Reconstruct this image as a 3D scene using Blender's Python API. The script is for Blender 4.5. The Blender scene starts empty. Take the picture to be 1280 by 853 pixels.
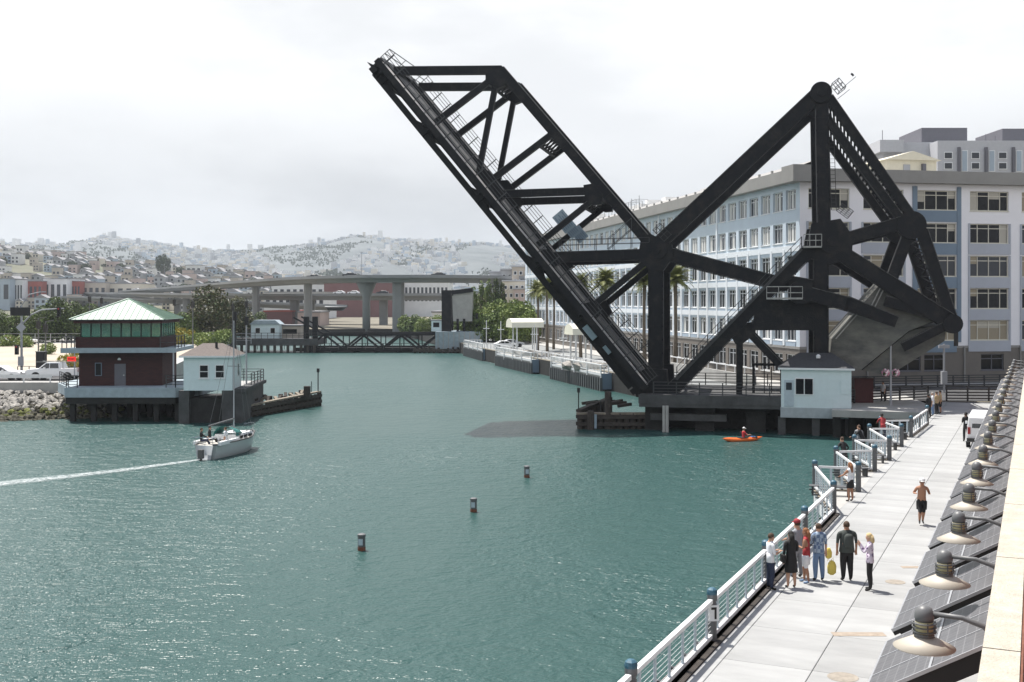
import bpy, math, random
from mathutils import Vector, Matrix, noise

R = math.radians
rnd = random.Random(7)
sc = bpy.context.scene
COL = sc.collection

# ------------------------------------------------------------------ camera
F = 1410.0            # focal length in pixels of the 1280 px wide photograph
CX, HY = 640.0, 377.0  # centre column, horizon row
HC = 10.9             # eye height above the water
cam_d = bpy.data.cameras.new('camera')
cam_d.sensor_width = 36
cam_d.lens = F / 1280 * 36
cam_d.shift_y = -(426.5 - HY) / 1280
cam_d.clip_start = 0.2
cam_d.clip_end = 20000
cam = bpy.data.objects.new('camera', cam_d)
cam.location = (0, 0, HC)
cam.rotation_euler = (R(90), 0, 0)
COL.objects.link(cam)
sc.camera = cam

# ------------------------------------------------------------------ world, sun, exposure
SUN_AZ, SUN_EL = R(-44), R(68)     # azimuth clockwise from +Y
world = bpy.data.worlds.new('World')
sc.world = world
world.use_nodes = True
nt = world.node_tree
for n in list(nt.nodes): nt.nodes.remove(n)
def N(t, **kw):
    n = nt.nodes.new(t)
    for k, v in kw.items(): setattr(n, k, v)
    return n
def LK(a, b): nt.links.new(a, b)
def mathn(op, a, b=None, clamp=False):
    n = N('ShaderNodeMath', operation=op); n.use_clamp = clamp
    for i, x in enumerate((a, b)):
        if x is None: continue
        if isinstance(x, (int, float)): n.inputs[i].default_value = x
        else: LK(x, n.inputs[i])
    return n.outputs[0]
def mixc(fac, a, b):
    n = N('ShaderNodeMix', data_type='RGBA')
    for s, x in ((n.inputs[0], fac), (n.inputs[6], a), (n.inputs[7], b)):
        if isinstance(x, (tuple, float, int)): s.default_value = x
        else: LK(x, s)
    return n.outputs[2]
def ramp01(v, a, b):
    n = N('ShaderNodeMapRange', interpolation_type='SMOOTHSTEP')
    LK(v, n.inputs[0]); n.inputs[1].default_value = a; n.inputs[2].default_value = b
    return n.outputs[0]
sky = N('ShaderNodeTexSky', sky_type='NISHITA')
sky.sun_disc = False
sky.sun_elevation = SUN_EL
sky.sun_rotation = SUN_AZ
sky.dust_density = 1.5
tc = N('ShaderNodeTexCoord')
sep = N('ShaderNodeSeparateXYZ'); LK(tc.outputs['Generated'], sep.inputs[0])
z = sep.outputs[2]
mp = N('ShaderNodeMapping'); mp.inputs['Scale'].default_value = (1, 1, 2.6); LK(tc.outputs['Generated'], mp.inputs[0])
n1 = N('ShaderNodeTexNoise'); n1.inputs['Scale'].default_value = 3.2; n1.inputs['Detail'].default_value = 7; n1.inputs['Roughness'].default_value = .55
LK(mp.outputs[0], n1.inputs['Vector'])
n2 = N('ShaderNodeTexNoise'); n2.inputs['Scale'].default_value = 9; n2.inputs['Detail'].default_value = 6; n2.inputs['Roughness'].default_value = .6
LK(mp.outputs[0], n2.inputs['Vector'])
K = 10.0   # cloud radiance is given at Background strength 1; strength below is 0.1
def c(r, g, b): return (r * K, g * K, b * K, 1)
zz = mathn('ADD', z, mathn('MULTIPLY', mathn('SUBTRACT', n1.outputs[0], .5), .16))
fogc = mixc(ramp01(zz, .03, .20), c(.37, .382, .40), c(.70, .708, .72))
fogc = mixc(mathn('MULTIPLY', ramp01(n1.outputs[0], .40, .66), .85), fogc, c(.55, .562, .58))
cover = ramp01(mathn('ADD', z, mathn('MULTIPLY', mathn('SUBTRACT', n1.outputs[0], .5), .5)), .78, .48)
col = mixc(cover, sky.outputs[0], fogc)
bg = N('ShaderNodeBackground'); bg.inputs[1].default_value = .1
LK(col, bg.inputs[0])
wo = N('ShaderNodeOutputWorld'); LK(bg.outputs[0], wo.inputs[0])

sd = Vector((math.sin(SUN_AZ) * math.cos(SUN_EL), math.cos(SUN_AZ) * math.cos(SUN_EL), math.sin(SUN_EL)))
sun_d = bpy.data.lights.new('sun', 'SUN')
sun_d.energy = 5.0
sun_d.angle = R(.55)
sun_d.color = (1, .955, .89)
sun = bpy.data.objects.new('sun', sun_d)
sun.rotation_euler = (-sd).to_track_quat('-Z', 'Y').to_euler()
COL.objects.link(sun)

sc.view_settings.view_transform = 'Standard'
sc.view_settings.look = 'None'
sc.view_settings.exposure = .62
sc.view_settings.gamma = 1
sc.view_settings.use_curve_mapping = False
sc.render.engine = 'CYCLES'
sc.cycles.use_denoising = True
sc.cycles.max_bounces = 6
sc.cycles.diffuse_bounces = 3
sc.cycles.glossy_bounces = 3
sc.cycles.transmission_bounces = 4
sc.cycles.transparent_max_bounces = 12
sc.cycles.volume_bounces = 0
sc.cycles.caustics_reflective = False
sc.cycles.caustics_refractive = False

# ------------------------------------------------------------------ pixel -> place helpers
def on_z(px, py, zz_):
    """point at height zz_ seen at a pixel (py below the horizon)"""
    Y = (HC - zz_) * F / (py - HY)
    return Vector(((px - CX) / F * Y, Y, zz_))
def at_d(px, py, Y):
    return Vector(((px - CX) / F * Y, Y, HC - (py - HY) * Y / F))
def gx(px, Y): return (px - CX) / F * Y

# ------------------------------------------------------------------ mesh builder
UP = Vector((0, 0, 1))
class MB:
    def __init__(s): s.v = []; s.f = []; s.m = []
    def poly(s, pts, m=0):
        i = len(s.v); s.v += [tuple(p) for p in pts]; s.f.append(tuple(range(i, i + len(pts)))); s.m.append(m); return s
    def _hex(s, c8, m=0):
        i = len(s.v); s.v += [tuple(p) for p in c8]
        for q in ((0, 3, 2, 1), (4, 5, 6, 7), (0, 1, 5, 4), (1, 2, 6, 5), (2, 3, 7, 6), (3, 0, 4, 7)):
            s.f.append(tuple(i + k for k in q)); s.m.append(m)
        return s
    def box(s, x0, x1, y0, y1, z0, z1, m=0):
        return s._hex([(x0, y0, z0), (x1, y0, z0), (x1, y1, z0), (x0, y1, z0), (x0, y0, z1), (x1, y0, z1), (x1, y1, z1), (x0, y1, z1)], m)
    def bar(s, a, b, w, h, up=UP, m=0, w2=None, h2=None):
        """box from a to b; w across, h along up"""
        a = Vector(a); b = Vector(b); d = (b - a)
        if d.length < 1e-6: return s
        d.normalize(); up = Vector(up)
        if abs(d.dot(up)) > .98: up = Vector((1, 0, 0)) if abs(d.x) < .9 else Vector((0, 1, 0))
        sd_ = d.cross(up).normalized(); u = sd_.cross(d).normalized()
        w2 = w if w2 is None else w2; h2 = h if h2 is None else h2
        q = []
        for p, ww, hh in ((a, w, h), (b, w2, h2)):
            q += [p - sd_ * ww / 2 - u * hh / 2, p + sd_ * ww / 2 - u * hh / 2, p + sd_ * ww / 2 + u * hh / 2, p - sd_ * ww / 2 + u * hh / 2]
        return s._hex(q, m)
    def tube(s, a, b, r, r2=None, n=8, m=0, cap=True):
        return s.path([a, b], [r, r if r2 is None else r2], n, m, cap)
    def path(s, pts, r, n=8, m=0, cap=True):
        pts = [Vector(p) for p in pts]
        if not isinstance(r, (list, tuple)): r = [r] * len(pts)
        i0 = len(s.v); prev = None
        for k, p in enumerate(pts):
            d = (pts[min(k + 1, len(pts) - 1)] - pts[max(k - 1, 0)])
            d = d.normalized() if d.length > 1e-9 else UP
            if prev is None:
                ref = Vector((0, 0, 1)) if abs(d.z) < .9 else Vector((1, 0, 0))
                prev = d.cross(ref).normalized()
            x = (prev - d * prev.dot(d)).normalized(); prev = x; y = d.cross(x)
            for j in range(n):
                t = 2 * math.pi * j / n
                s.v.append(tuple(p + (x * math.cos(t) + y * math.sin(t)) * r[k]))
        for k in range(len(pts) - 1):
            for j in range(n):
                a = i0 + k * n + j; b = i0 + k * n + (j + 1) % n
                s.f.append((a, b, b + n, a + n)); s.m.append(m)
        if cap:
            s.f.append(tuple(i0 + j for j in reversed(range(n)))); s.m.append(m)
            e = i0 + (len(pts) - 1) * n
            s.f.append(tuple(e + j for j in range(n))); s.m.append(m)
        return s
    def lathe(s, prof, n=16, c0=(0, 0, 0), m=0, sx=1, sy=1):
        i0 = len(s.v); cx, cy, cz = c0
        for r, zq in prof:
            for j in range(n):
                t = 2 * math.pi * j / n
                s.v.append((cx + r * math.cos(t) * sx, cy + r * math.sin(t) * sy, cz + zq))
        for k in range(len(prof) - 1):
            for j in range(n):
                a = i0 + k * n + j; b = i0 + k * n + (j + 1) % n
                s.f.append((a, b, b + n, a + n)); s.m.append(m)
        s.f.append(tuple(i0 + j for j in reversed(range(n)))); s.m.append(m)
        e = i0 + (len(prof) - 1) * n
        s.f.append(tuple(e + j for j in range(n))); s.m.append(m)
        return s
    def prism(s, poly, z0, z1, m=0, axis='z'):
        """poly of (x,y) extruded z0..z1 (axis z) or of (x,z) extruded along y (axis y)"""
        i0 = len(s.v); n = len(poly)
        for q in (z0, z1):
            for p in poly: s.v.append((p[0], p[1], q) if axis == 'z' else (p[0], q, p[1]))
        s.f.append(tuple(i0 + j for j in range(n))); s.m.append(m)
        s.f.append(tuple(i0 + n + j for j in reversed(range(n)))); s.m.append(m)
        for j in range(n):
            k = (j + 1) % n
            s.f.append((i0 + j, i0 + n + j, i0 + n + k, i0 + k)); s.m.append(m)
        return s
    def mesh(s, name, mats, smooth=False):
        me = bpy.data.meshes.new(name)
        me.from_pydata(s.v, [], s.f)
        if not isinstance(mats, (list, tuple)): mats = [mats]
        for x in mats: me.materials.append(M[x] if isinstance(x, str) else x)
        if len(mats) > 1: me.polygons.foreach_set('material_index', s.m)
        if smooth: me.polygons.foreach_set('use_smooth', [True] * len(s.f))
        me.update()
        return me
    def build(s, name, mats, parent=None, smooth=False, loc=None, rz=0):
        return put(name, s.mesh(name, mats, smooth), parent, loc, rz)

def put(name, me, parent=None, loc=None, rz=0, scale=None):
    o = bpy.data.objects.new(name, me); COL.objects.link(o)
    if parent is not None: o.parent = parent
    if loc is not None: o.location = loc
    if rz: o.rotation_euler = (0, 0, rz)
    if scale is not None: o.scale = scale
    return o
def tag(o, label=None, cat=None, group=None, kind=None):
    if label: o['label'] = label
    if cat: o['category'] = cat
    if group: o['group'] = group
    if kind: o['kind'] = kind
    return o
def thing(name, label, cat, loc=(0, 0, 0), rz=0, group=None):
    o = bpy.data.objects.new(name, None); COL.objects.link(o)
    o.empty_display_size = .3
    o.location = loc; o.rotation_euler = (0, 0, rz)
    return tag(o, label, cat, group)
def struct(o): return tag(o, kind='structure')
def copy_tree(o, parent=None):
    q = o.copy(); COL.objects.link(q); q.parent = parent
    for ch in o.children: copy_tree(ch, q)
    return q

# ------------------------------------------------------------------ materials
M = {}
def mat(name, col, rough=.7, var=.12, scale=2.0, bump=0.0, bscale=None, metal=0.0, col2=None, spec=.5, stretch=(1, 1, 1), detail=5):
    m = bpy.data.materials.new(name); m.use_nodes = True
    t = m.node_tree; b = t.nodes['Principled BSDF']
    b.inputs['Roughness'].default_value = rough
    b.inputs['Metallic'].default_value = metal
    b.inputs['Specular IOR Level'].default_value = spec
    tcn = t.nodes.new('ShaderNodeTexCoord'); mpn = t.nodes.new('ShaderNodeMapping')
    mpn.inputs['Scale'].default_value = stretch
    t.links.new(tcn.outputs['Object'], mpn.inputs[0])
    nz = t.nodes.new('ShaderNodeTexNoise'); nz.inputs['Scale'].default_value = scale; nz.inputs['Detail'].default_value = detail
    nz.inputs['Roughness'].default_value = .65
    t.links.new(mpn.outputs[0], nz.inputs['Vector'])
    cr = t.nodes.new('ShaderNodeValToRGB')
    a = col2 if col2 else tuple(x * (1 - var) for x in col)
    bb = col if col2 else tuple(min(1, x * (1 + var)) for x in col)
    cr.color_ramp.elements[0].position = .3; cr.color_ramp.elements[0].color = (*a, 1)
    cr.color_ramp.elements[1].position = .7; cr.color_ramp.elements[1].color = (*bb, 1)
    t.links.new(nz.outputs[0], cr.inputs[0]); t.links.new(cr.outputs[0], b.inputs['Base Color'])
    if bump:
        bn = t.nodes.new('ShaderNodeBump'); bn.inputs['Strength'].default_value = bump; bn.inputs['Distance'].default_value = .05
        n2_ = t.nodes.new('ShaderNodeTexNoise'); n2_.inputs['Scale'].default_value = bscale or scale * 6; n2_.inputs['Detail'].default_value = 4
        t.links.new(mpn.outputs[0], n2_.inputs['Vector']); t.links.new(n2_.outputs[0], bn.inputs['Height'])
        t.links.new(bn.outputs[0], b.inputs['Normal'])
    M[name] = m
    return m
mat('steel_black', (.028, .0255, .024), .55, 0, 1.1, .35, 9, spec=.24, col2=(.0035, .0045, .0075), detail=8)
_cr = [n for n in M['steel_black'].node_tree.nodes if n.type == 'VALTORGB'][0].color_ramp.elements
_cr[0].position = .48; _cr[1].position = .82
mat('steel_sunlit_edge', (.055, .055, .055), .6, .4, 2.5, .2, 9)  # dusty flange steel, paler to paint sunlight onto upper edges
mat('steel_rail', (.03, .032, .036), .5, .2)
mat('steel_light', (.30, .30, .29), .6, .25, 3)
mat('cw_concrete', (.18, .178, .16), .9, 0, .55, .3, 5, col2=(.070, .074, .072), stretch=(1, 1, 2.2))
mat('concrete', (.36, .355, .34), .9, .14, .8, .3, 8)
mat('concrete_dark', (.065, .066, .068), .9, .3, .9, .4, 6)
mat('concrete_slab', (.315, .32, .318), .88, .16, .6, .15, 14, stretch=(.5, 1.6, 1), detail=9)
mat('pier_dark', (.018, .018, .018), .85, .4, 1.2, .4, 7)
mat('timber_dark', (.05, .042, .036), .9, .45, 2.5, .5, 10)
mat('timber_pale', (.22, .19, .15), .9, .35, 2.5, .5, 10)
mat('coping', (.42, .38, .315), .92, .16, 5, .6, 30)
mat('brick_wall', (.27, .12, .08), .9, .25, 3, .4, 12)
mat('brick_dark', (.105, .035, .028), .85, .25, 4, .3, 14)
mat('white_paint', (.74, .76, .77), .55, .05, 2)
mat('rail_white', (.70, .71, .72), .5, .08, 3)
mat('rail_blue', (.42, .50, .55), .5, .08, 3)
mat('post_grey', (.11, .115, .12), .6, .15, 4)
mat('cap_blue', (.03, .10, .15), .5, .35, 8)
mat('house_white', (.60, .70, .72), .7, .05, 2)
mat('house_base', (.36, .40, .42), .8, .12, 2)
mat('roof_dark', (.05, .05, .055), .85, .2, 6, .3, 20)
mat('roof_brown', (.13, .11, .10), .9, .2, 6, .3, 20)
mat('roof_green', (.25, .345, .28), .5, .14, 2.5)
mat('maroon', (.075, .02, .022), .7, .2, 3)
mat('fascia_blue', (.30, .36, .40), .8, .18, 1.5)
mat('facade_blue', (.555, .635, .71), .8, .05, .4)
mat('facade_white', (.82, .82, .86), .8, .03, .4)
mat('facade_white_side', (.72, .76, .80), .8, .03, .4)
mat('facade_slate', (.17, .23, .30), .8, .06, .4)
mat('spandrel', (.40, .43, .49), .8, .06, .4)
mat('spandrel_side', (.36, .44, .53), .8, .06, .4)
mat('facade_base', (.165, .15, .135), .9, .1, .6, .2, 6)
mat('cornice', (.27, .265, .255), .85, .08, .5)
mat('frame_pale', (.62, .60, .52), .6, .05)
mat('frame_white', (.72, .74, .75), .6, .05)
mat('penthouse_cream', (.66, .62, .50), .85, .06)
mat('tower_grey', (.46, .47, .495), .85, .06)
mat('tower_dark', (.13, .13, .15), .85, .06)
mat('freeway', (.25, .26, .265), .9, .12, .08, col2=(.19, .20, .205))
mat('walk_concrete', (.22, .23, .23), .9, .15, .1)  # plain grey concrete of the bank walk
mat('asphalt', (.06, .06, .062), .9, .2, .5, .3, 12)
mat('lot_tan', (.38, .335, .27), .95, .14, .12, .3, 4)
mat('ground', (.16, .145, .11), .95, .35, .05, .3, 2)
mat('paint_white', (.78, .79, .80), .35, .02, spec=.6)
mat('car_red', (.35, .03, .03), .3, .05)
mat('car_dark', (.03, .035, .045), .3, .1)
mat('car_silver', (.40, .42, .45), .3, .05)
mat('tyre', (.02, .02, .02), .85, .2)
mat('chrome', (.5, .5, .5), .25, .05, metal=1.0)
mat('rubber', (.03, .03, .03), .7, .1)
mat('kayak', (.80, .16, .03), .35, .06)
mat('hull', (.50, .53, .55), .3, .05, .8)
mat('boat_trim', (.09, .09, .09), .5, .1)
mat('canvas_teal', (.02, .15, .14), .8, .1)
mat('boat_cabin', (.62, .60, .54), .5, .08)
mat('lamp_grey', (.13, .132, .135), .45, .1)
mat('lamp_shade', (.44, .40, .335), .55, .04)
mat('lamp_glass', (.70, .64, .38), .3, .1)
mat('panel_frame', (.55, .56, .58), .35, .05, metal=.6)
mat('panel_under', (.02, .02, .02), .8, .1)
mat('sign_blue', (.30, .39, .46), .5, .1)
mat('black', (.012, .012, .013), .6, .1)
mat('canopy_cream', (.82, .79, .66), .6, .03)
mat('rock_pale', (.30, .285, .26), .95, .35, 1.5, .5, 6)
mat('rock_dark', (.075, .07, .05), .95, .4, 1.5, .5, 6)
mat('rock_moss', (.11, .12, .03), .95, .4, 1.5, .5, 6)
mat('bark', (.09, .07, .05), .95, .3, 4, .4, 12)
mat('palm_bark', (.15, .12, .09), .95, .3, 4, .4, 12)
mat('rust', (.16, .06, .035), .9, .3, 4, .3)
mat('iron_plate', (.27, .24, .20), .8, .25, 5, .2)
mat('pale_iron', (.30, .25, .20), .85, .2, 5)
for nm, cc in (('pastel_cream', (.62, .57, .48)), ('pastel_white', (.68, .68, .67)), ('pastel_grey', (.36, .37, .39)), ('pastel_tan', (.46, .41, .35)),
               ('pastel_blue', (.36, .43, .50)), ('pastel_rose', (.50, .40, .37)), ('house_roof', (.25, .25, .26)), ('warehouse_red', (.32, .08, .06)),
               ('brick_far', (.17, .08, .08)), ('warehouse_white', (.70, .71, .72))):
    mat(nm, cc, .9, .08, .2)
def leafmat(name, col, col2, sub=.25):
    m = mat(name, col, .6, 0, .6, col2=col2, spec=.3)
    return m
leafmat('leaf_dark', (.075, .105, .034), (.034, .052, .020))
leafmat('leaf_mid', (.17, .24, .06), (.08, .125, .035))
leafmat('leaf_light', (.24, .29, .075), (.12, .17, .045))
leafmat('leaf_yellow', (.46, .36, .04), (.20, .18, .04))
leafmat('leaf_olive', (.11, .105, .04), (.06, .06, .028))
leafmat('leaf_palm', (.24, .25, .06), (.10, .12, .035))
leafmat('leaf_far', (.06, .085, .045), (.035, .05, .03))

def glass(name, col, rough=.06, alpha=None, spec=.9):
    m = bpy.data.materials.new(name); m.use_nodes = True
    b = m.node_tree.nodes['Principled BSDF']
    b.inputs['Base Color'].default_value = (*col, 1); b.inputs['Roughness'].default_value = rough
    b.inputs['Specular IOR Level'].default_value = spec
    if alpha is not None: b.inputs['Alpha'].default_value = alpha
    M[name] = m
glass('glass_dark', (.010, .011, .014), spec=.22)
glass('glass_mid', (.035, .04, .05), spec=.4)
glass('glass_blind', (.40, .38, .33), .3, spec=.5)
glass('glass_green', (.05, .32, .22), .05, .6)
glass('glass_car', (.015, .02, .025), .03)
glass('blind', (.66, .66, .64), .7, spec=.3)
glass('blind_tan', (.30, .26, .19), .6, spec=.4)
def plain(name, col, rough=.8, emit=0):
    m = mat(name, col, rough, .06, 5)
    if emit:
        b = m.node_tree.nodes['Principled BSDF']; b.inputs['Emission Color'].default_value = (*col, 1); b.inputs['Emission Strength'].default_value = emit
    return m
plain('led_red', (.75, .03, .02), .5, .55)
plain('flower_pink', (.75, .30, .45)); plain('flower_white', (.8, .75, .75))
plain('tail_light', (.30, .02, .02), .3)
# cloth and skin
for nm, cc in (('skin_fair', (.50, .30, .21)), ('skin_tan', (.36, .19, .12)), ('skin_dark', (.13, .07, .045)), ('hair_brown', (.06, .035, .02)), ('hair_red', (.22, .09, .035)),
               ('hair_blond', (.55, .42, .22)), ('hair_black', (.012, .011, .010)), ('hair_grey', (.30, .28, .26)), ('cloth_white', (.72, .73, .76)), ('cloth_black', (.012, .012, .013)),
               ('cloth_grey', (.28, .29, .31)), ('cloth_navy', (.025, .035, .07)), ('cloth_denim', (.14, .22, .36)), ('cloth_red', (.33, .03, .035)), ('cloth_green', (.045, .055, .05)),
               ('cloth_lilac', (.60, .52, .62)), ('cloth_plaid', (.24, .32, .44)), ('cloth_tan', (.38, .28, .16)), ('bag_yellow', (.75, .60, .13)), ('shoe_dark', (.02, .02, .02)),
               ('shoe_blue', (.18, .27, .42)), ('cap_red', (.30, .03, .04)), ('cap_white', (.75, .75, .75)), ('vest_red', (.50, .03, .04)), ('cloth_blue', (.05, .16, .42))):
    plain(nm, cc)
# check pattern for the plaid shirt
def plaid():
    m = M['cloth_plaid']; t = m.node_tree; b = t.nodes['Principled BSDF']
    tcn = t.nodes.new('ShaderNodeTexCoord'); ck = t.nodes.new('ShaderNodeTexChecker'); ck.inputs['Scale'].default_value = 9
    ck.inputs['Color1'].default_value = (.33, .42, .52, 1); ck.inputs['Color2'].default_value = (.12, .18, .29, 1)
    t.links.new(tcn.outputs['Object'], ck.inputs['Vector']); t.links.new(ck.outputs[0], b.inputs['Base Color'])
plaid()
# patterned hem on the lilac top
def lilac():
    m = M['cloth_lilac']; t = m.node_tree; b = t.nodes['Principled BSDF']
    tcn = t.nodes.new('ShaderNodeTexCoord'); vo = t.nodes.new('ShaderNodeTexVoronoi'); vo.inputs['Scale'].default_value = 11
    cr = t.nodes.new('ShaderNodeValToRGB'); cr.color_ramp.elements[0].position = .28; cr.color_ramp.elements[0].color = (.10, .05, .14, 1)
    cr.color_ramp.elements[1].position = .36; cr.color_ramp.elements[1].color = (.60, .53, .63, 1)
    t.links.new(tcn.outputs['Object'], vo.inputs['Vector']); t.links.new(vo.outputs['Distance'], cr.inputs[0]); t.links.new(cr.outputs[0], b.inputs['Base Color'])
lilac()
# bricks of the dark gatehouse and solar cells: fine print on built geometry
def brickify(name, c1, c2, mortar, sc_=1.0):
    m = bpy.data.materials.new(name); m.use_nodes = True; t = m.node_tree; b = t.nodes['Principled BSDF']
    tcn = t.nodes.new('ShaderNodeTexCoord'); sp = t.nodes.new('ShaderNodeSeparateXYZ'); ad = t.nodes.new('ShaderNodeMath'); cb = t.nodes.new('ShaderNodeCombineXYZ')
    t.links.new(tcn.outputs['Object'], sp.inputs[0]); t.links.new(sp.outputs[0], ad.inputs[0]); t.links.new(sp.outputs[1], ad.inputs[1])
    t.links.new(ad.outputs[0], cb.inputs[0]); t.links.new(sp.outputs[2], cb.inputs[1])
    br = t.nodes.new('ShaderNodeTexBrick'); br.inputs['Scale'].default_value = sc_
    br.inputs['Brick Width'].default_value = .4; br.inputs['Row Height'].default_value = .14; br.inputs['Mortar Size'].default_value = .012
    br.inputs['Color1'].default_value = (*c1, 1); br.inputs['Color2'].default_value = (*c2, 1); br.inputs['Mortar'].default_value = (*mortar, 1)
    t.links.new(cb.outputs[0], br.inputs['Vector']); t.links.new(br.outputs[0], b.inputs['Base Color']); b.inputs['Roughness'].default_value = .9
    M[name] = m
brickify('gate_brick', (.060, .021, .020), (.040, .014, .015), (.03, .018, .018))
brickify('park_brick', (.30, .12, .075), (.22, .085, .055), (.33, .30, .26))
def cells():
    m = bpy.data.materials.new('solar_cell'); m.use_nodes = True; t = m.node_tree; b = t.nodes['Principled BSDF']
    tcn = t.nodes.new('ShaderNodeTexCoord'); mpn = t.nodes.new('ShaderNodeMapping'); mpn.inputs['Scale'].default_value = (1, 1, 0)
    br = t.nodes.new('ShaderNodeTexBrick'); br.offset = 0
    br.inputs['Scale'].default_value = 1; br.inputs['Brick Width'].default_value = .155; br.inputs['Row Height'].default_value = .155; br.inputs['Mortar Size'].default_value = .006
    br.inputs['Color1'].default_value = (.105, .105, .112, 1); br.inputs['Color2'].default_value = (.125, .125, .132, 1); br.inputs['Mortar'].default_value = (.22, .22, .23, 1)  # cell grey lifted to carry the sky's sheen in the colour
    t.links.new(tcn.outputs['Object'], mpn.inputs[0]); t.links.new(mpn.outputs[0], br.inputs['Vector']); t.links.new(br.outputs[0], b.inputs['Base Color'])
    b.inputs['Roughness'].default_value = .3
    M['solar_cell'] = m
cells()
def water_mat():
    m = bpy.data.materials.new('water'); m.use_nodes = True; t = m.node_tree; b = t.nodes['Principled BSDF']
    b.inputs['Roughness'].default_value = .3; b.inputs['IOR'].default_value = 1.33
    tcn = t.nodes.new('ShaderNodeTexCoord')
    def nz(scale, st, detail=4, rough=.6, dist=0.0, rot=0):
        mpn = t.nodes.new('ShaderNodeMapping'); mpn.inputs['Scale'].default_value = st; mpn.inputs['Rotation'].default_value = (0, 0, rot); t.links.new(tcn.outputs['Object'], mpn.inputs[0])
        n = t.nodes.new('ShaderNodeTexNoise'); n.inputs['Scale'].default_value = scale; n.inputs['Detail'].default_value = detail; n.inputs['Roughness'].default_value = rough
        n.inputs['Distortion'].default_value = dist
        t.links.new(mpn.outputs[0], n.inputs['Vector']); return n.outputs[0]
    def mth(op, a, b_):
        n = t.nodes.new('ShaderNodeMath'); n.operation = op
        for i, x in enumerate((a, b_)):
            if isinstance(x, (int, float)): n.inputs[i].default_value = x
            else: t.links.new(x, n.inputs[i])
        return n.outputs[0]
    big = nz(.035, (1, .5, 1), 3, .5, .6, R(25))
    cr = t.nodes.new('ShaderNodeValToRGB')
    cr.color_ramp.elements[0].position = .35; cr.color_ramp.elements[0].color = (.020, .062, .056, 1)
    cr.color_ramp.elements[1].position = .68; cr.color_ramp.elements[1].color = (.030, .078, .075, 1)
    t.links.new(big, cr.inputs[0]); t.links.new(cr.outputs[0], b.inputs['Base Color'])
    mid = nz(.42, (.8, 1.1, 1), 2, .5, .6, R(-12)); rip = nz(1.15, (.8, 1.15, 1), 3, .55, .6, R(10)); fine = nz(4.5, (.9, 1.2, 1), 2, .5)
    h = mth('ADD', mth('ADD', mth('MULTIPLY', mid, .7), mth('MULTIPLY', rip, .8)), mth('MULTIPLY', fine, .34))
    mr = t.nodes.new('ShaderNodeMapRange'); t.links.new(big, mr.inputs[0]); mr.inputs[1].default_value = .36; mr.inputs[2].default_value = .64; mr.inputs[3].default_value = .25; mr.inputs[4].default_value = 1.1
    bn = t.nodes.new('ShaderNodeBump'); bn.inputs['Distance'].default_value = .44
    t.links.new(mr.outputs[0], bn.inputs['Strength']); t.links.new(h, bn.inputs['Height']); t.links.new(bn.outputs[0], b.inputs['Normal'])
    M['water'] = m
water_mat()
def foam_mat():
    m = bpy.data.materials.new('foam'); m.use_nodes = True; t = m.node_tree; b = t.nodes['Principled BSDF']
    b.inputs['Base Color'].default_value = (.8, .84, .85, 1); b.inputs['Roughness'].default_value = .8
    tcn = t.nodes.new('ShaderNodeTexCoord'); n = t.nodes.new('ShaderNodeTexNoise'); n.inputs['Scale'].default_value = 3.2; n.inputs['Detail'].default_value = 6; n.inputs['Roughness'].default_value = .75
    cr = t.nodes.new('ShaderNodeValToRGB'); cr.color_ramp.elements[0].position = .36; cr.color_ramp.elements[0].color = (0, 0, 0, 1); cr.color_ramp.elements[1].position = .60; cr.color_ramp.elements[1].color = (.8, .8, .8, 1)
    at = t.nodes.new('ShaderNodeAttribute'); at.attribute_name = 'fade'
    mu = t.nodes.new('ShaderNodeMath'); mu.operation = 'MULTIPLY'
    t.links.new(tcn.outputs['Object'], n.inputs['Vector']); t.links.new(n.outputs[0], cr.inputs[0]); t.links.new(cr.outputs[0], mu.inputs[0]); t.links.new(at.outputs['Fac'], mu.inputs[1]); t.links.new(mu.outputs[0], b.inputs['Alpha'])
    M['foam'] = m
foam_mat()

# ================================================================== SETTING
ZP = 2.3          # promenade level above the water
ZL = 2.95         # left quay level
UA = R(24.9)      # heading of the promenade, clockwise from +Y
US, UC = math.sin(UA), math.cos(UA)
def PS(s, p, zq=ZP): return Vector((s * US + p * UC, s * UC - p * US, zq))

w = MB().poly([(-700, -60, 0), (400, -60, 0), (400, 420, 0), (-700, 420, 0)])
struct(w.build('water', 'water'))
# land: one sheet with the channel as a notch, sides down into the water
shore = [(-4000, 113), (-48, 113), (-40, 114.5), (-51.5, 185), (-66, 262), (-88, 352), (-36, 356), (-27.5, 326), (-5.2, 207), (12.2, 137), (17, 118)]
e1, e2 = PS(103, -7.4), PS(-40, -7.4)
shore += [(31, 112), (e1.x, e1.y), (e2.x, e2.y), (6500, -60), (6500, 7000), (-6500, 7000), (-6500, 113)]
g = MB().prism([(x, y) for x, y in shore], -3, 2.22)
g.m = [0, 0] + [1] * (len(g.f) - 2)  # side faces near black: shadow along the bank painted in
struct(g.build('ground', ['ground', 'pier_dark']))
bw_ = MB().poly([(-26.5, 326, 2.228), (-4.4, 207, 2.228), (13.0, 137, 2.228), (17.8, 118.4, 2.228), (31, 113, 2.228), (31, 118, 2.228), (8, 240, 2.228), (-8, 326, 2.228)])
struct(bw_.build('bank_walk', 'walk_concrete'))
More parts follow.
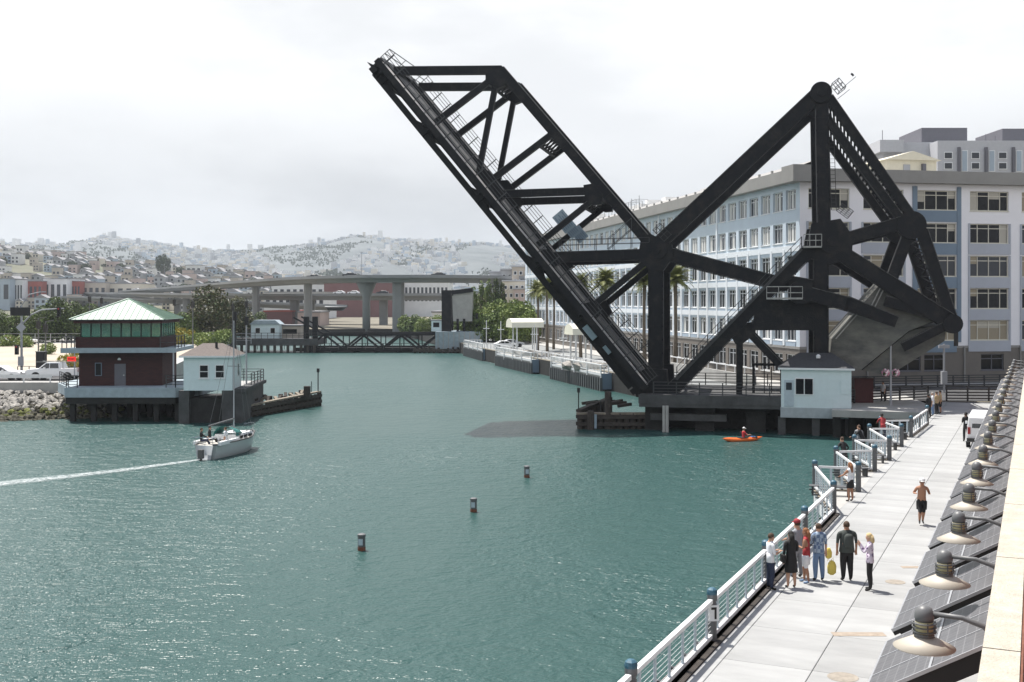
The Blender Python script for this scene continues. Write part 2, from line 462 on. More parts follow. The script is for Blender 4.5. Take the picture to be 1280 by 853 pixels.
# left quay, a step higher, pale dusty lot on it
q = MB().prism([(-420, 110.6), (-45, 110.6), (-37, 112), (-50, 185), (-64, 262), (-75, 300), (-420, 330)], -2, ZL)
struct(q.build('quay', 'concrete'))
q = MB().poly([(-400, 126, ZL + .006), (-41, 126, ZL + .006), (-57, 212, ZL + .006), (-400, 215, ZL + .006)])
struct(q.build('parking_lot', 'lot_tan'))
q = MB().poly([(-400, 112.2, ZL + .004), (-38, 112.6, ZL + .004), (-40.2, 125, ZL + .004), (-400, 125, ZL + .004)])
struct(q.build('road', 'asphalt'))

# promenade of separate concrete slabs
pr = MB().prism([tuple(PS(s, p)[:2]) for s, p in ((-8, -7.62), (-8, -.2), (106, -.2), (104, -7.62))], ZP - .55, ZP - .05)
prom = struct(pr.build('promenade', 'concrete_dark'))
cols = [(-7.6, -6.82), (-6.82, -4.72), (-4.72, -2.62), (-2.62, -.45)]
ROW = 3.05
def slab_mesh(wd):
    g_ = .008; L = ROW
    b = MB()
    x0, x1, y0, y1 = -wd / 2 + g_, wd / 2 - g_, -L / 2 + g_, L / 2 - g_
    e = .012
    b.poly([(x0 + e, y0 + e, .05), (x1 - e, y0 + e, .05), (x1 - e, y1 - e, .05), (x0 + e, y1 - e, .05)])
    o4 = [(x0, y0), (x1, y0), (x1, y1), (x0, y1)]; i4 = [(x0 + e, y0 + e), (x1 - e, y0 + e), (x1 - e, y1 - e), (x0 + e, y1 - e)]
    for k in range(4):
        k2 = (k + 1) % 4
        b.poly([(*o4[k], .04), (*o4[k2], .04), (*i4[k2], .05), (*i4[k], .05)])
        b.poly([(*o4[k], 0), (*o4[k2], 0), (*o4[k2], .04), (*o4[k], .04)])
    return b.mesh('slab', 'concrete_slab')
# slab tint varies from piece to piece
def slab_tint():
    t = M['concrete_slab'].node_tree; b = t.nodes['Principled BSDF']
    oi = t.nodes.new('ShaderNodeObjectInfo'); mr = t.nodes.new('ShaderNodeMapRange'); mr.inputs[3].default_value = .90; mr.inputs[4].default_value = 1.06
    t.links.new(oi.outputs['Random'], mr.inputs[0])
    mx = t.nodes.new('ShaderNodeMix'); mx.data_type = 'RGBA'; mx.blend_type = 'MULTIPLY'; mx.inputs[0].default_value = 1
    src = b.inputs['Base Color'].links[0].from_socket
    t.links.new(src, mx.inputs[6]); t.links.new(mr.outputs[0], mx.inputs[7]); t.links.new(mx.outputs[2], b.inputs['Base Color'])
slab_tint()
for a, b in cols:
    me = slab_mesh(b - a)
    for k in range(31):
        s = 10 + k * ROW
        put('slab', me, prom, PS(s, (a + b) / 2, ZP - .05), -UA)
# flush iron covers on the promenade
for s, p, lx, ly, nm, lab in ((30.2, -4.15, 1.35, .34, 'trench_cover', 'long rusty tan drain cover near the woman raising a camera'), (38.6, -3.5, .95, .28, 'trench_cover', 'short tan drain cover in front of the shirtless runner')):
    o = MB().box(-lx / 2, lx / 2, -ly / 2, ly / 2, 0, .008).build(nm, 'pale_iron', None, loc=PS(s, p, ZP), rz=-UA + R(24)); tag(o, lab, 'drain cover')
for s, p, r, lab in ((26.6, -4.0, .35, 'round rusty manhole cover on the promenade near the solar panels'), (36.3, -3.9, .3, 'faint round manhole cover between the trench drains')):
    o = MB().lathe([(r, 0), (r, .006), (r * .96, .010), (r * .9, .007)], 24).build('manhole_cover', 'iron_plate', None, loc=PS(s, p, ZP)); tag(o, lab, 'manhole cover')
# street paving behind the promenade end
BA = R(-10.8)   # building grid heading
BU = Vector((math.cos(.1885), math.sin(.1885), 0)); BV = Vector((-math.sin(.1885), math.cos(.1885), 0))
BC = Vector((29.6, 116, 0))     # building corner towards the bridge
def BP(a, b, zq): return Vector((BC.x + BU.x * a + BV.x * b, BC.y + BU.y * a + BV.y * b, zq))
st = MB().poly([BP(-6.5, -16, 2.262), BP(60, -34, 2.262), BP(60, -4.2, 2.262), BP(-4.2, -4.2, 2.262), BP(-4.2, 0, 2.262), BP(-6.5, 0, 2.262)])
struct(st.build('street', 'asphalt'))
pv = MB().prism([tuple(BP(-4.2, -4.2, 0)[:2]), tuple(BP(60, -4.2, 0)[:2]), tuple(BP(60, 30, 0)[:2]), tuple(BP(-4.2, 150, 0)[:2])], 2.0, 2.40)
struct(pv.build('pavement', 'concrete'))

# ------------------------------------------------------------------ hills (terrain) in polar steps
def lerp_tab(tab, x):
    if x <= tab[0][0]: return tab[0][1]
    for (a, va), (b, vb) in zip(tab, tab[1:]):
        if x <= b: return va + (vb - va) * (x - a) / (b - a)
    return tab[-1][1]
def sst(a, b, x):
    t = max(0, min(1, (x - a) / (b - a))); return t * t * (3 - 2 * t)
NEAR = [(-500, 80), (-200, 66), (0, 54), (60, 50), (120, 44), (180, 38), (240, 34), (330, 29), (420, 24), (520, 19), (640, 14), (900, 10), (1400, 6)]
FAR = [(-500, 150), (-100, 170), (0, 190), (60, 204), (130, 222), (190, 214), (240, 172), (290, 176), (330, 190), (420, 208), (470, 232), (520, 224), (600, 198), (640, 178), (720, 130), (900, 60), (1500, 40)]
def near_h(px, Y):
    n_ = noise.noise(Vector((px * .012, Y * .004, 3.1))) * 5
    return 2.2 + (lerp_tab(NEAR, px) + n_) * sst(620, 1080, Y)
def far_h(px, Y):
    n_ = noise.fractal(Vector((px * .012, Y * .0012, 7.7)), 1.0, 2.0, 4)
    rid = sst(1500, 4300, Y) * lerp_tab(FAR, px)
    mid = 55 * sst(1300, 2300, Y) * (1 + noise.noise(Vector((px * .01, 1.5, .2))))
    return 14 + max(rid, mid * .8) + n_ * 22 * sst(1300, 2600, Y)
def terrain(name, pxs, ys, hf, m):
    b = MB(); nx = len(pxs)
    for Y in ys:
        for px in pxs: b.v.append((gx(px, Y), Y, hf(px, Y)))
    for j in range(len(ys) - 1):
        for i in range(nx - 1):
            a = j * nx + i; b.f.append((a, a + 1, a + nx + 1, a + nx)); b.m.append(0)
    return struct(b.build(name, m, smooth=True))
mat('hill_near', (.07, .085, .05), .95, 0, .02, col2=(.16, .15, .11))
mat('hill_far', (.05, .065, .07), .95, 0, .006, col2=(.13, .145, .15))  # bluish tones paint distance haze into the hill colour
terrain('hill', list(range(-320, 1000, 12)), list(range(600, 1300, 25)), near_h, 'hill_near')
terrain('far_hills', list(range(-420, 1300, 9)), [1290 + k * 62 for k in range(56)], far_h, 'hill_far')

# ================================================================== BASCULE BRIDGE
TH = R(12); BW = 7.8
BO = Vector((12.38, 97, 0)); BN = Vector((math.sin(TH), math.cos(TH), 0)); BX = Vector((math.cos(TH), -math.sin(TH), 0))
def BL(px, py, wq=0.0):
    """bridge-plane coordinates (x along the bridge, z up) of a pixel on the truss plane at offset wq"""
    D = Vector(((px - CX) / F, 1, -(py - HY) / F))
    t = (BO.dot(BN) + wq) / D.dot(BN)
    P = D * t
    return Vector(((P - BO).dot(BX), 0, P.z + HC))
def BWORLD(x, y, zq): return BO + BX * x + BN * y + Vector((0, 0, zq))
PXM = 97 / F
YA = Vector((0, 1, 0))
bridge = thing('bascule_bridge', 'huge black steel bascule bridge raised open with its truss leaf in the air', 'bridge', BO, -TH)
def V(p, y=0.0): return Vector((p.x, y, p.z))
def member(name, p, q, th, wd, both=True, m='steel_black', th2=None, ys=(0.0, BW), lab=None):
    a = p if isinstance(p, Vector) else BL(*p); b = q if isinstance(q, Vector) else BL(*q)
    for y in (ys if both else ys[:1]):
        t = th * PXM; t2 = (th2 or th) * PXM
        mb = MB()
        # built-up box section: core plus four flange angles standing a little proud
        mb.bar(V(a, y), V(b, y), t * .92, wd * .9, up=YA, w2=t2 * .92, h2=wd * .9)
        d = (V(b) - V(a)).normalized(); n_ = Vector((-d.z, 0, d.x))
        for sn in (-1, 1):
            mb.bar(V(a, y) + n_ * sn * t * .5, V(b, y) + n_ * sn * t2 * .5, .05, wd, up=YA, m=1 if n_.z * sn > .25 else 0)  # upward flanges get the paler tone, a painted sunlit edge
        L = (V(b) - V(a)).length
        k = .9
        while k < L - .5:      # stiffener / batten plates
            f = k / L; c0 = V(a).lerp(V(b), f); tt = t + (t2 - t) * f
            for yy in (y - wd * .46, y + wd * .46):
                mb.bar(c0 + n_ * tt * .5 + YA * yy, c0 - n_ * tt * .5 + YA * yy, .16, .03, up=YA)
            k += 1.15
        o = mb.build(name, [m, 'steel_sunlit_edge'], bridge)
        if lab: o['label'] = lab
def disc(name, c0, r, y0, y1, m='steel_black', n=24):
    p = BL(*c0) if not isinstance(c0, Vector) else c0
    poly = [(p.x + r * math.cos(2 * math.pi * k / n), p.z + r * math.sin(2 * math.pi * k / n)) for k in range(n)]
    return MB().prism(poly, y0, y1, axis='y').build(name, m, bridge)
def plate(name, pts, wd=.75, ys=(0.0, BW), m='steel_black'):
    poly = [(BL(*p).x, BL(*p).z) for p in pts]
    for y in ys: MB().prism(poly, y - wd / 2, y + wd / 2, axis='y').build(name, m, bridge)
# moving leaf trusses
member('top_chord', (626, 88), (818, 312), 12, .74)
member('end_strut', (493, 89), (626, 88), 10, .62)
member('truss_diagonal', (545, 153), (622, 94), 7, .5)
member('truss_hanger', (598, 219), (621, 98), 6, .46)
member('truss_diagonal', (607, 231), (690, 168), 7, .5)
member('truss_strut', (620, 243), (742, 239), 9, .6)
member('truss_diagonal', (672, 306), (744, 248), 6.5, .5)
member('truss_strut', (684, 322), (815, 318), 13, .66)
member('truss_diagonal', (738, 385), (814, 322), 7, .5)
member('end_post', (820, 488), (820, 315), 18, .8)
plate('gusset_plate', [(608, 85), (628, 83), (638, 98), (632, 108), (622, 112), (608, 104)])
plate('gusset_plate', [(730, 232), (742, 230), (754, 244), (752, 256), (742, 257), (732, 250)])
plate('gusset_plate', [(802, 296), (814, 293), (840, 306), (842, 321), (830, 338), (812, 338), (798, 324)], .9)
plate('gusset_plate', [(590, 216), (612, 214), (634, 244), (622, 256)], .7)
plate('gusset_plate', [(674, 312), (690, 312), (700, 330), (690, 336)], .7)
plate('gusset_plate', [(728, 380), (744, 376), (752, 392), (744, 400)], .7)
plate('heel_casting', [(790, 470), (808, 460), (834, 462), (836, 496), (796, 496)], 1.1)
# leaf floor in leaf coordinates: a along the leaf from the heel, b square to the floor
LH, LT = BL(815, 482), BL(493, 89)
LE = (LT - LH).normalized(); LN = Vector((LE.z, 0, -LE.x))
if LN.x < 0: LN = -LN
LLEN = (BL(484, 78) - LH).length
def LP(a, b, y=0.0): return LH + LE * a + LN * b + YA * y
def lbar(mb, a0, a1, b0, b1, y0, y1, m=0):
    mb._hex([LP(a0, b0, y0), LP(a1, b0, y0), LP(a1, b0, y1), LP(a0, b0, y1), LP(a0, b1, y0), LP(a1, b1, y0), LP(a1, b1, y1), LP(a0, b1, y1)], m)
    return mb
panel = [0.6] + [(BL(*p) - LH).dot(LE) for p in ((738, 385), (684, 321), (614, 236), (545, 153), (493, 89))] + [LLEN - .3]
for y in (0, BW):
    lbar(MB(), -.6, LLEN - .2, -.78, -.02, y - .36, y + .36).build('bottom_chord', 'steel_black', bridge)
    lbar(MB(), 1.0, LLEN, -1.80, -1.28, y - .2, y + .2).build('lower_girder', 'steel_black', bridge)
for i, a in enumerate(panel):
    mb = lbar(MB(), a - .25, a + .25, -1.75, -.35, -.4, BW + .4)
    mb.prism([(0, 0), (0, 0), (0, 0)], 0, 0) if False else None
    for y0, y1 in ((-2.25, -.4), (BW + .4, BW + 2.25)):
        lbar(mb, a - .12, a + .12, -.9, -.3, y0, y1)
    mb.build('floor_beam', 'steel_black', bridge)
    # haunch between floor beam and lower girder
    for y in (0, BW):
        pts = [LP(a - 1.6, -1.40), LP(a - .25, -.78), LP(a + .25, -.78), LP(a + 1.6, -1.40)]
        MB().prism([(p.x, p.z) for p in pts], y - .12, y + .12, axis='y').build('haunch_plate', 'steel_black', bridge)
for y in (0, BW):
    lbar(MB(), .3, 12.5, -1.30, -.76, y - .14, y + .14).build('web_plate', 'steel_black', bridge)
for k in range(6):
    y = .9 + k * (BW - 1.8) / 5
    lbar(MB(), .2, LLEN - .4, -1.14, -.5, y - .12, y + .12).build('stringer', 'steel_black', bridge)
mat('deck_grate', (.07, .07, .07), .8, .3, 6, .3)
lbar(MB(), .2, LLEN - .1, -.48, -.34, .42, BW - .42).build('road_deck', 'deck_grate', bridge)
for y0, y1, ye in ((-2.2, -.42, -2.26), (BW + .42, BW + 2.2, BW + 2.26)):
    n_pl = 14
    for k in range(n_pl):
        a0 = .3 + k * (LLEN - .5) / n_pl; a1 = a0 + (LLEN - .5) / n_pl - .06
        lbar(MB(), a0, a1, -.26, -.12, y0, y1).build('sidewalk_panel', 'concrete', bridge)
    lbar(MB(), .1, LLEN, -.62, -.06, ye - .05, ye + .05).build('fascia_beam', 'steel_black', bridge)
    rb = MB()
    k = .4
    while k < LLEN:
        rb.bar(LP(k, -.1, ye), LP(k, 1.12, ye), .085, .085, up=YA); k += 1.45
    for b in (.3, .58, .86, 1.12): rb.bar(LP(.3, b, ye), LP(LLEN - .1, b, ye), .05, .05, up=YA)
    rb.build('railing', 'steel_rail', bridge)
# end gate at the tip
rb = MB()
for b in (.1, .6, 1.15): rb.bar(LP(LLEN - .1, b, -2.2), LP(LLEN - .1, b, BW + 2.2), .06, .06)
for y in (-2.2, -.6, BW * .33, BW * .66, BW + .6, BW + 2.2): rb.bar(LP(LLEN - .1, -.1, y), LP(LLEN - .1, 1.15, y), .05, .05, up=YA)
rb.build('end_railing', 'steel_rail', bridge)
lbar(MB(), LLEN - .35, LLEN + .25, -1.55, -.05, -1.2, BW + 1.2).build('end_floor_beam', 'steel_black', bridge)
# hydraulic-green service boxes low on the leaf
lbar(MB(), 6.2, 7.6, -1.5, -.95, -.45, -.2).build('service_box', 'sign_blue', bridge)
lbar(MB(), 4.4, 5.2, -1.2, -.85, -.45, -.2).build('service_box', 'sign_blue', bridge)
# portals and sway struts between the two trusses
for p in ((626, 90), (690, 168), (744, 244), (816, 312)):
    q = BL(*p)
    mb = MB().bar(V(q, 0), V(q, BW), .45, .45)
    d = -LN
    q2 = q + d * 1.5
    mb.bar(V(q2, 0), V(q2, BW), .22, .22)
    n_ = 6
    for k in range(n_):
        y0 = k * BW / n_; y1 = (k + 1) * BW / n_
        mb.bar(V(q, y0), V(q2, y1), .12, .12); mb.bar(V(q2, y0), V(q, y1), .12, .12)
    mb.build('sway_frame', 'steel_black', bridge)
tl = [BL(628, 90), BL(690, 163), BL(748, 232), BL(814, 308)]
for a, b in zip(tl, tl[1:]):
    MB().bar(V(a, 0), V(b, BW), .25, .25).bar(V(a, BW), V(b, 0), .25, .25).build('lateral_bracing', 'steel_black', bridge)
# road signs hung between the trusses (lettering too small to read)
sg = MB()
for (px, py, sx, sy, y) in ((705, 277, 1.2, 1.9, 1.2), (714, 286, 1.1, 1.6, 3.9), (724, 293, 1.1, 1.4, 6.5)):
    p = BL(px, py, y)
    ctr = V(p, y)
    ax = LE; bx = LN
    sg2 = MB()
    e = .04
    sg2._hex([ctr + ax * u * sy / 2 + bx * v * sx / 2 + YA * yy for yy in (-e, e) for u, v in ((-1, -1), (1, -1), (1, 1), (-1, 1))])
    for k in range(5):
        vv = -.7 + k * .33
        sg2._hex([ctr + ax * u * sy / 2 * .8 + bx * (vv + dv) * sx / 2 + YA * yy for yy in (-e - .01, -e) for u, dv in ((-1, -.07), (.6 if k % 2 else 1, -.07), (.6 if k % 2 else 1, .07), (-1, .07))], 1)
    sg2.build('sign_panel', ['sign_blue', 'facade_slate'], bridge)
# catwalk on the level strut at node U4
rb = MB()
a, b = BL(700, 314), BL(812, 311)
for y in (-.5, .5):
    for h in (.5, .95): rb.bar(V(a, y) + UP * h, V(b, y) + UP * h, .04, .04)
    for k in range(6):
        c0 = V(a, y).lerp(V(b, y), k / 5); rb.bar(c0, c0 + UP * .95, .05, .05)
rb.build('catwalk_railing', 'steel_rail', bridge)
rb = MB()
a, b = BL(760, 312), BL(790, 286)
for y in (-.4, .4):
    rb.bar(V(a, y), V(b, y), .05, .05); rb.bar(V(a, y) + UP * .9, V(b, y) + UP * .9, .04, .04)
    for k in range(5):
        c0 = V(a, y).lerp(V(b, y), k / 4); rb.bar(c0, c0 + UP * .9, .04, .04)
rb.build('catwalk_stair', 'steel_rail', bridge)
def cage(cx, cy, wpx, hpx, ang, y0, y1):
    rb = MB(); p = BL(cx, cy); ca, sa = math.cos(ang), math.sin(ang)
    W2, H2 = wpx * PXM / 2, hpx * PXM / 2
    def q(u, v, y): return Vector((p.x + u * ca - v * sa, y, p.z + u * sa + v * ca))
    for y in (y0, y1):
        for u in (-1, -.33, .33, 1): rb.bar(q(u * W2, -H2, y), q(u * W2, H2, y), .05, .05, up=YA)
        for v in (-1, 0, 1): rb.bar(q(-W2, v * H2, y), q(W2, v * H2, y), .05, .05, up=YA)
    for u in (-1, 1):
        for v in (-1, 0, 1): rb.bar(q(u * W2, v * H2, y0), q(u * W2, v * H2, y1), .05, .05)
    rb.build('access_cage', 'steel_rail', bridge)
cage(828, 291, 20, 12, -R(45), -.6, .6)
cage(1048, 108, 10, 13, R(38), -.7, .7)
cage(1056, 264, 16, 9, -R(38), -.8, .6)
# counterweight link, operating strut, counterweight truss
member('counterweight_link', (820, 308), (1022, 118), 17, .85)
member('operating_strut', (836, 318), (986, 357), 17, .7, th2=15)
member('rack_strut', (992, 362), (1060, 381), 15, .9, both=False, ys=(-1.2,), th2=17)
member('rack_strut', (1056, 379), (1118, 402), 17, .9, both=False, ys=(-1.2,), th2=13)
member('counterweight_post', (1027, 116), (1030, 296), 15, .85)
def laced_leg(p0, q0, p1, q1, n_, th0=10, th1=9):
    '''two flanges with zigzag lacing bars in the open web between them'''
    member('counterweight_leg', p0, q0, th0, .85); member('counterweight_leg', p1, q1, th1, .85)
    for yb in (0.0, BW):
        mb = MB()
        for yy in (yb - .38, yb + .38):
            for k in range(n_):
                a0, a1 = BL(*p0).lerp(BL(*q0), k / n_), BL(*p0).lerp(BL(*q0), (k + 1) / n_); b0, b1 = BL(*p1).lerp(BL(*q1), k / n_), BL(*p1).lerp(BL(*q1), (k + 1) / n_)
                mb.bar(V(a0, yy), V(b1, yy), .10, .05, up=YA).bar(V(b0, yy), V(a1, yy), .10, .05, up=YA)
        mb.build('lacing', 'steel_black', bridge)
laced_leg((1036, 122), (1140, 272), (1036, 152), (1124, 272), 22)
member('counterweight_leg', (1152, 288), (1190, 402), 13, .85)
member('counterweight_arm', (1044, 302), (1138, 276), 13, .85, th2=16)
member('counterweight_arm', (1044, 312), (1186, 402), 18, .85, th2=20)
member('counterweight_brace', (1138, 286), (1114, 350), 13, .6)
member('counterweight_brace', (1106, 376), (1176, 396), 12, .5, both=False, ys=(-.1,))
member('counterweight_brace', (1128, 434), (1180, 408), 10, .5, both=False, ys=(-.15,))
for y in (0, BW):
    disc('pin_housing', (1026, 117), .88, y - .62, y + .62)
    disc('pin_housing', (1139, 282), 1.15, y - .52, y + .52)
    disc('pin_housing', (1190, 405), .78, y - .5, y + .5)
    disc('trunnion_bearing', (1040, 302), 1.1, y - .56, y + .56)
    disc('pin_housing', (822, 312), .9, y - .6, y + .6)
for p, r in (((1026, 117), .35), ((1040, 302), .4), ((822, 312), .35)):
    q = BL(*p); MB().tube(V(q, -.8), V(q, BW + .8), r, n=12).build('cross_shaft', 'steel_black', bridge)
plate('gusset_plate', [(1014, 280), (1050, 274), (1066, 296), (1064, 322), (1040, 330), (1006, 322)], .9)
def lacing(p, q, n_, y0=.45, y1=BW - .45, off=0.0):
    a, b = BL(*p), BL(*q); mb = MB()
    for k in range(n_):
        u0 = V(a).lerp(V(b), k / n_); u1 = V(a).lerp(V(b), (k + 1) / n_)
        mb.bar(V(u0, y0), V(u1, y1), .08, .07).bar(V(u0, y1), V(u1, y0), .08, .07)
        mb.bar(V(u0, y0), V(u0, y1), .10, .10)
    mb.build('lacing', 'steel_black', bridge)
lacing((1152, 300), (1184, 388), 6)
lacing((1027, 140), (1029, 280), 6)
# concrete counterweight, stepped block between the trusses
cwp = [(1104, 352), (1040, 424), (1036, 462), (1077, 463), (1137, 414), (1178, 398), (1158, 380)]
MB().prism([(BL(*p).x, BL(*p).z) for p in cwp], .42, BW - .42, axis='y').build('counterweight', 'cw_concrete', bridge)
cwp2 = [(1079, 464), (1139, 414), (1186, 405), (1183, 427), (1112, 471)]
MB().prism([(BL(*p).x, BL(*p).z) for p in cwp2], .9, BW - .9, axis='y').build('counterweight', 'cw_concrete', bridge)['label'] = 'lower step of the concrete counterweight'
rb = MB()
for o_ in (0, 5):
    rb.bar(V(BL(1131 + o_, 300), .3), V(BL(1086 + o_, 390), .3), .09, .09); rb.bar(V(BL(1069 + o_, 391), .3), V(BL(1040 + o_, 424), .3), .09, .09)
rb.build('edge_rail', 'steel_light', bridge)
# fixed tower
member('tower_post', (1026, 306), (1026, 462), 17, .95)
member('tower_leg', (1012, 312), (836, 492), 17, .9)
member('tower_strut', (976, 350), (1020, 358), 14, .7)
member('tower_post', (924, 428), (924, 496), 6.5, .5)
member('tower_brace', (934, 414), (982, 464), 8, .5)
plate('gusset_plate', [(908, 410), (946, 404), (944, 418), (928, 430), (919, 430)], .6)
plate('machinery_girder', [(946, 374), (1020, 376), (1020, 413), (940, 413)], .9)
q0, q1 = BL(948, 378), BL(1018, 410)
MB().box(q0.x, q1.x, .9, BW - .9, q1.z + .2, q0.z - .3).build('machinery_room', 'steel_black', bridge)
disc('pinion_gear', (1000, 366), 1.0, -1.7, -.7)
q0, q1 = BL(958, 368), BL(1002, 373)
fl = MB().box(q0.x, q1.x, -1.9, -.4, q1.z - .1, q1.z + .05)
fl.build('platform', 'steel_light', bridge)
rb = MB()
for h in (.45, .95): rb.bar((q0.x, -1.85, q1.z + h), (q1.x, -1.85, q1.z + h), .07, .07)
for k in range(4): xx = q0.x + (q1.x - q0.x) * k / 3; rb.bar((xx, -1.85, q1.z), (xx, -1.85, q1.z + .95), .05, .05)
rb.build('platform_railing', 'steel_light', bridge)
q0, q1 = BL(1004, 306), BL(1026, 309)
MB().box(q0.x, q1.x, -1.3, -.4, q1.z - .1, q1.z + .03).build('platform', 'steel_light', bridge)
rb = MB()
for h in (.5, 1.0): rb.bar((q0.x, -1.25, q1.z + h), (q1.x, -1.25, q1.z + h), .06, .06)
for k in range(4): xx = q0.x + (q1.x - q0.x) * k / 3; rb.bar((xx, -1.25, q1.z), (xx, -1.25, q1.z + 1), .05, .05)
rb.build('platform_railing', 'steel_light', bridge)
# stair on the tower leg
a, b = BL(846, 474), BL(1002, 312)
rb = MB(); sn = 46
for k in range(sn):
    c0 = V(a, -.1).lerp(V(b, -.1), k / sn)
    rb.box(c0.x - .16, c0.x + .16, -.55, .35, c0.z, c0.z + .04)
for y in (-.6, .4):
    for h in (.55, 1.05): rb.bar(V(a, y) + UP * h, V(b, y) + UP * h, .045, .045)
    rb.bar(V(a, y), V(b, y), .08, .2)
    for k in range(13):
        c0 = V(a, y).lerp(V(b, y), k / 12); rb.bar(c0, c0 + UP * 1.05, .045, .045)
rb.build('stair', 'steel_rail', bridge)
# ladder up the counterweight post
rb = MB(); a, b = BL(1043, 262), BL(1040, 168)
for o_ in (-.2, .2): rb.bar(V(a, .6) + Vector((o_, 0, 0)), V(b, .6) + Vector((o_, 0, 0)), .05, .05, up=YA)
for k in range(20):
    c0 = V(a, .6).lerp(V(b, .6), k / 19); rb.bar(c0 - Vector((.2, 0, 0)), c0 + Vector((.2, 0, 0)), .03, .03)
rb.build('ladder', 'steel_rail', bridge)
rb = MB(); a, b = BL(1052, 111), BL(1070, 96)
rb.bar(V(a), V(b), .04, .04); rb.bar(V(BL(1047, 124)), V(BL(1062, 112)), .04, .04)
rb.tube(V(BL(1064, 92), 0), V(BL(1067, 95), 0), .09); rb.build('antenna', 'steel_rail', bridge)
# hanging traffic signal under the counterweight end
q = BL(1197, 424); MB().box(q.x - .15, q.x + .15, .6, .9, q.z - .6, q.z + .55).build('signal_box', 'black', bridge)

# pier and approach deck (fixed)
pier = thing('bridge_pier', 'dark concrete bridge pier with railed deck under the black steel tower', 'pier', BO, -TH)
xr = BL(1000, 490).x
MB().box(-1.2, xr + 3.5, -2.6, BW + 2.6, 2.05, 3.05).build('deck_slab', 'concrete_dark', pier)
MB().box(-1.25, xr + 3.5, -2.66, -2.6, 2.35, 3.10).build('fascia', 'concrete_dark', pier)
for x0 in (0, 4.2, 8.4):
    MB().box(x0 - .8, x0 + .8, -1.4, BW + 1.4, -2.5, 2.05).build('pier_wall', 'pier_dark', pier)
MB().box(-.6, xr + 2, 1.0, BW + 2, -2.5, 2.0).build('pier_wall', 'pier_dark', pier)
MB().box(-.3, 6, -2.0, -1.2, .9, 1.45).build('fender_beam', 'concrete_dark', pier)
for x0 in (.9, 1.15): MB().tube((x0, -2.75, -2), (x0, -2.75, 2.2), .14).build('pile', 'concrete', pier)
for y in (-2.5, BW + 2.5):
    rb = MB()
    k = 0
    while k * 1.9 < xr - .5:
        rb.bar((k * 1.9, y, 3.05), (k * 1.9, y, 4.15), .09, .09); k += 1
    for h in (3.35, 3.62, 3.88, 4.15): rb.bar((0, y, h), (xr - .2, y, h), .06, .06)
    rb.build('railing', 'steel_rail', pier)
# gate frame beside the control house
rb = MB(); a = BL(942, 492, -1.5); b = BL(978, 452, -1.5)
rb.bar((a.x, 1.5, 3.05), (a.x, 1.5, 5.6), .22, .22); rb.bar((a.x, 1.5, 5.5), (b.x, 1.5, 5.5), .22, .22); rb.bar((b.x, 1.5, 3.05), (b.x, 1.5, 5.6), .22, .22)
rb.bar((a.x + .9, 1.5, 3.05), (a.x + .9, 1.5, 5.3), .08, .08); rb.bar((a.x + 1.5, 1.5, 3.05), (a.x + 1.5, 1.5, 5.3), .08, .08)
rb.build('gate_frame', 'steel_black', pier)
# timber fender with dolphins in front of the pier
fd = thing('timber_fender', 'black timber fender with ladder and piles at the foot of the raised leaf', 'fender', (5.6, 96.2, 0))
for k in range(13):
    MB().tube((.25 + k * .56, .1 + rnd.uniform(-.05, .05), -2.5), (.25 + k * .56, .1, 1.25 + rnd.uniform(-.12, .15)), .22, n=8).build('pile', 'timber_dark', fd)
for k in range(12):
    u = k / 11
    MB().tube((.2 + 3.2 * u, .5 + 7 * u, -2.5), (.2 + 3.2 * u, .5 + 7 * u, 1.5 + .5 * u + rnd.uniform(-.15, .2)), .22, n=8).build('pile', 'timber_dark', fd)
MB().box(.1, 7.5, .34, .46, -2.2, 1.2).build('back_boards', 'timber_dark', fd); MB().bar((.3, .8, .1), (3.4, 7.4, .3), .12, 2.6).build('back_boards', 'timber_dark', fd)
for h in (.45, 1.05):
    MB().box(0, 7.6, -.28, -.08, h - .15, h + .15).build('wale', 'timber_dark', fd)
    MB().bar((-.05, .2, h), (3.2, 7.5, h + .4), .2, .3).build('wale', 'timber_dark', fd)
MB().box(-.1, 7.6, -.1, .42, 1.25, 1.42).build('cap_beam', 'timber_pale', fd)
MB().bar((.1, .3, 1.55), (3.4, 7.6, 2.0), .5, .22).build('cap_beam', 'timber_dark', fd)
for k in range(9):
    x = .5 + rnd.random() * 3.2; y = 1.8 + rnd.random() * 4.5
    MB().bar((x, y, 1.75), (x + .8 + rnd.random(), y + rnd.uniform(-.3, .5), 1.9), .3, .25).build('loose_timber', 'timber_dark', fd)
for x, y, h in ((1.1, -.35, 1.6), (2.6, .1, 3.2)): MB().tube((x, y, -1), (x, y, h), .3, n=10).build('pile', 'timber_dark', fd)
MB().box(.95, 1.6, -.36, -.30, .1, 1.3).build('marker_board', 'sign_blue', fd)
lm = MB()
for x in (.1, 2.0, 2.3): lm.bar((x, .4, 1.3), (x, .4, 3.1 if x < 1 else 2.4), .09, .09)
lm.box(-.02, .22, .28, .52, 3.1, 3.5)
lm.build('navigation_light', 'black', fd)

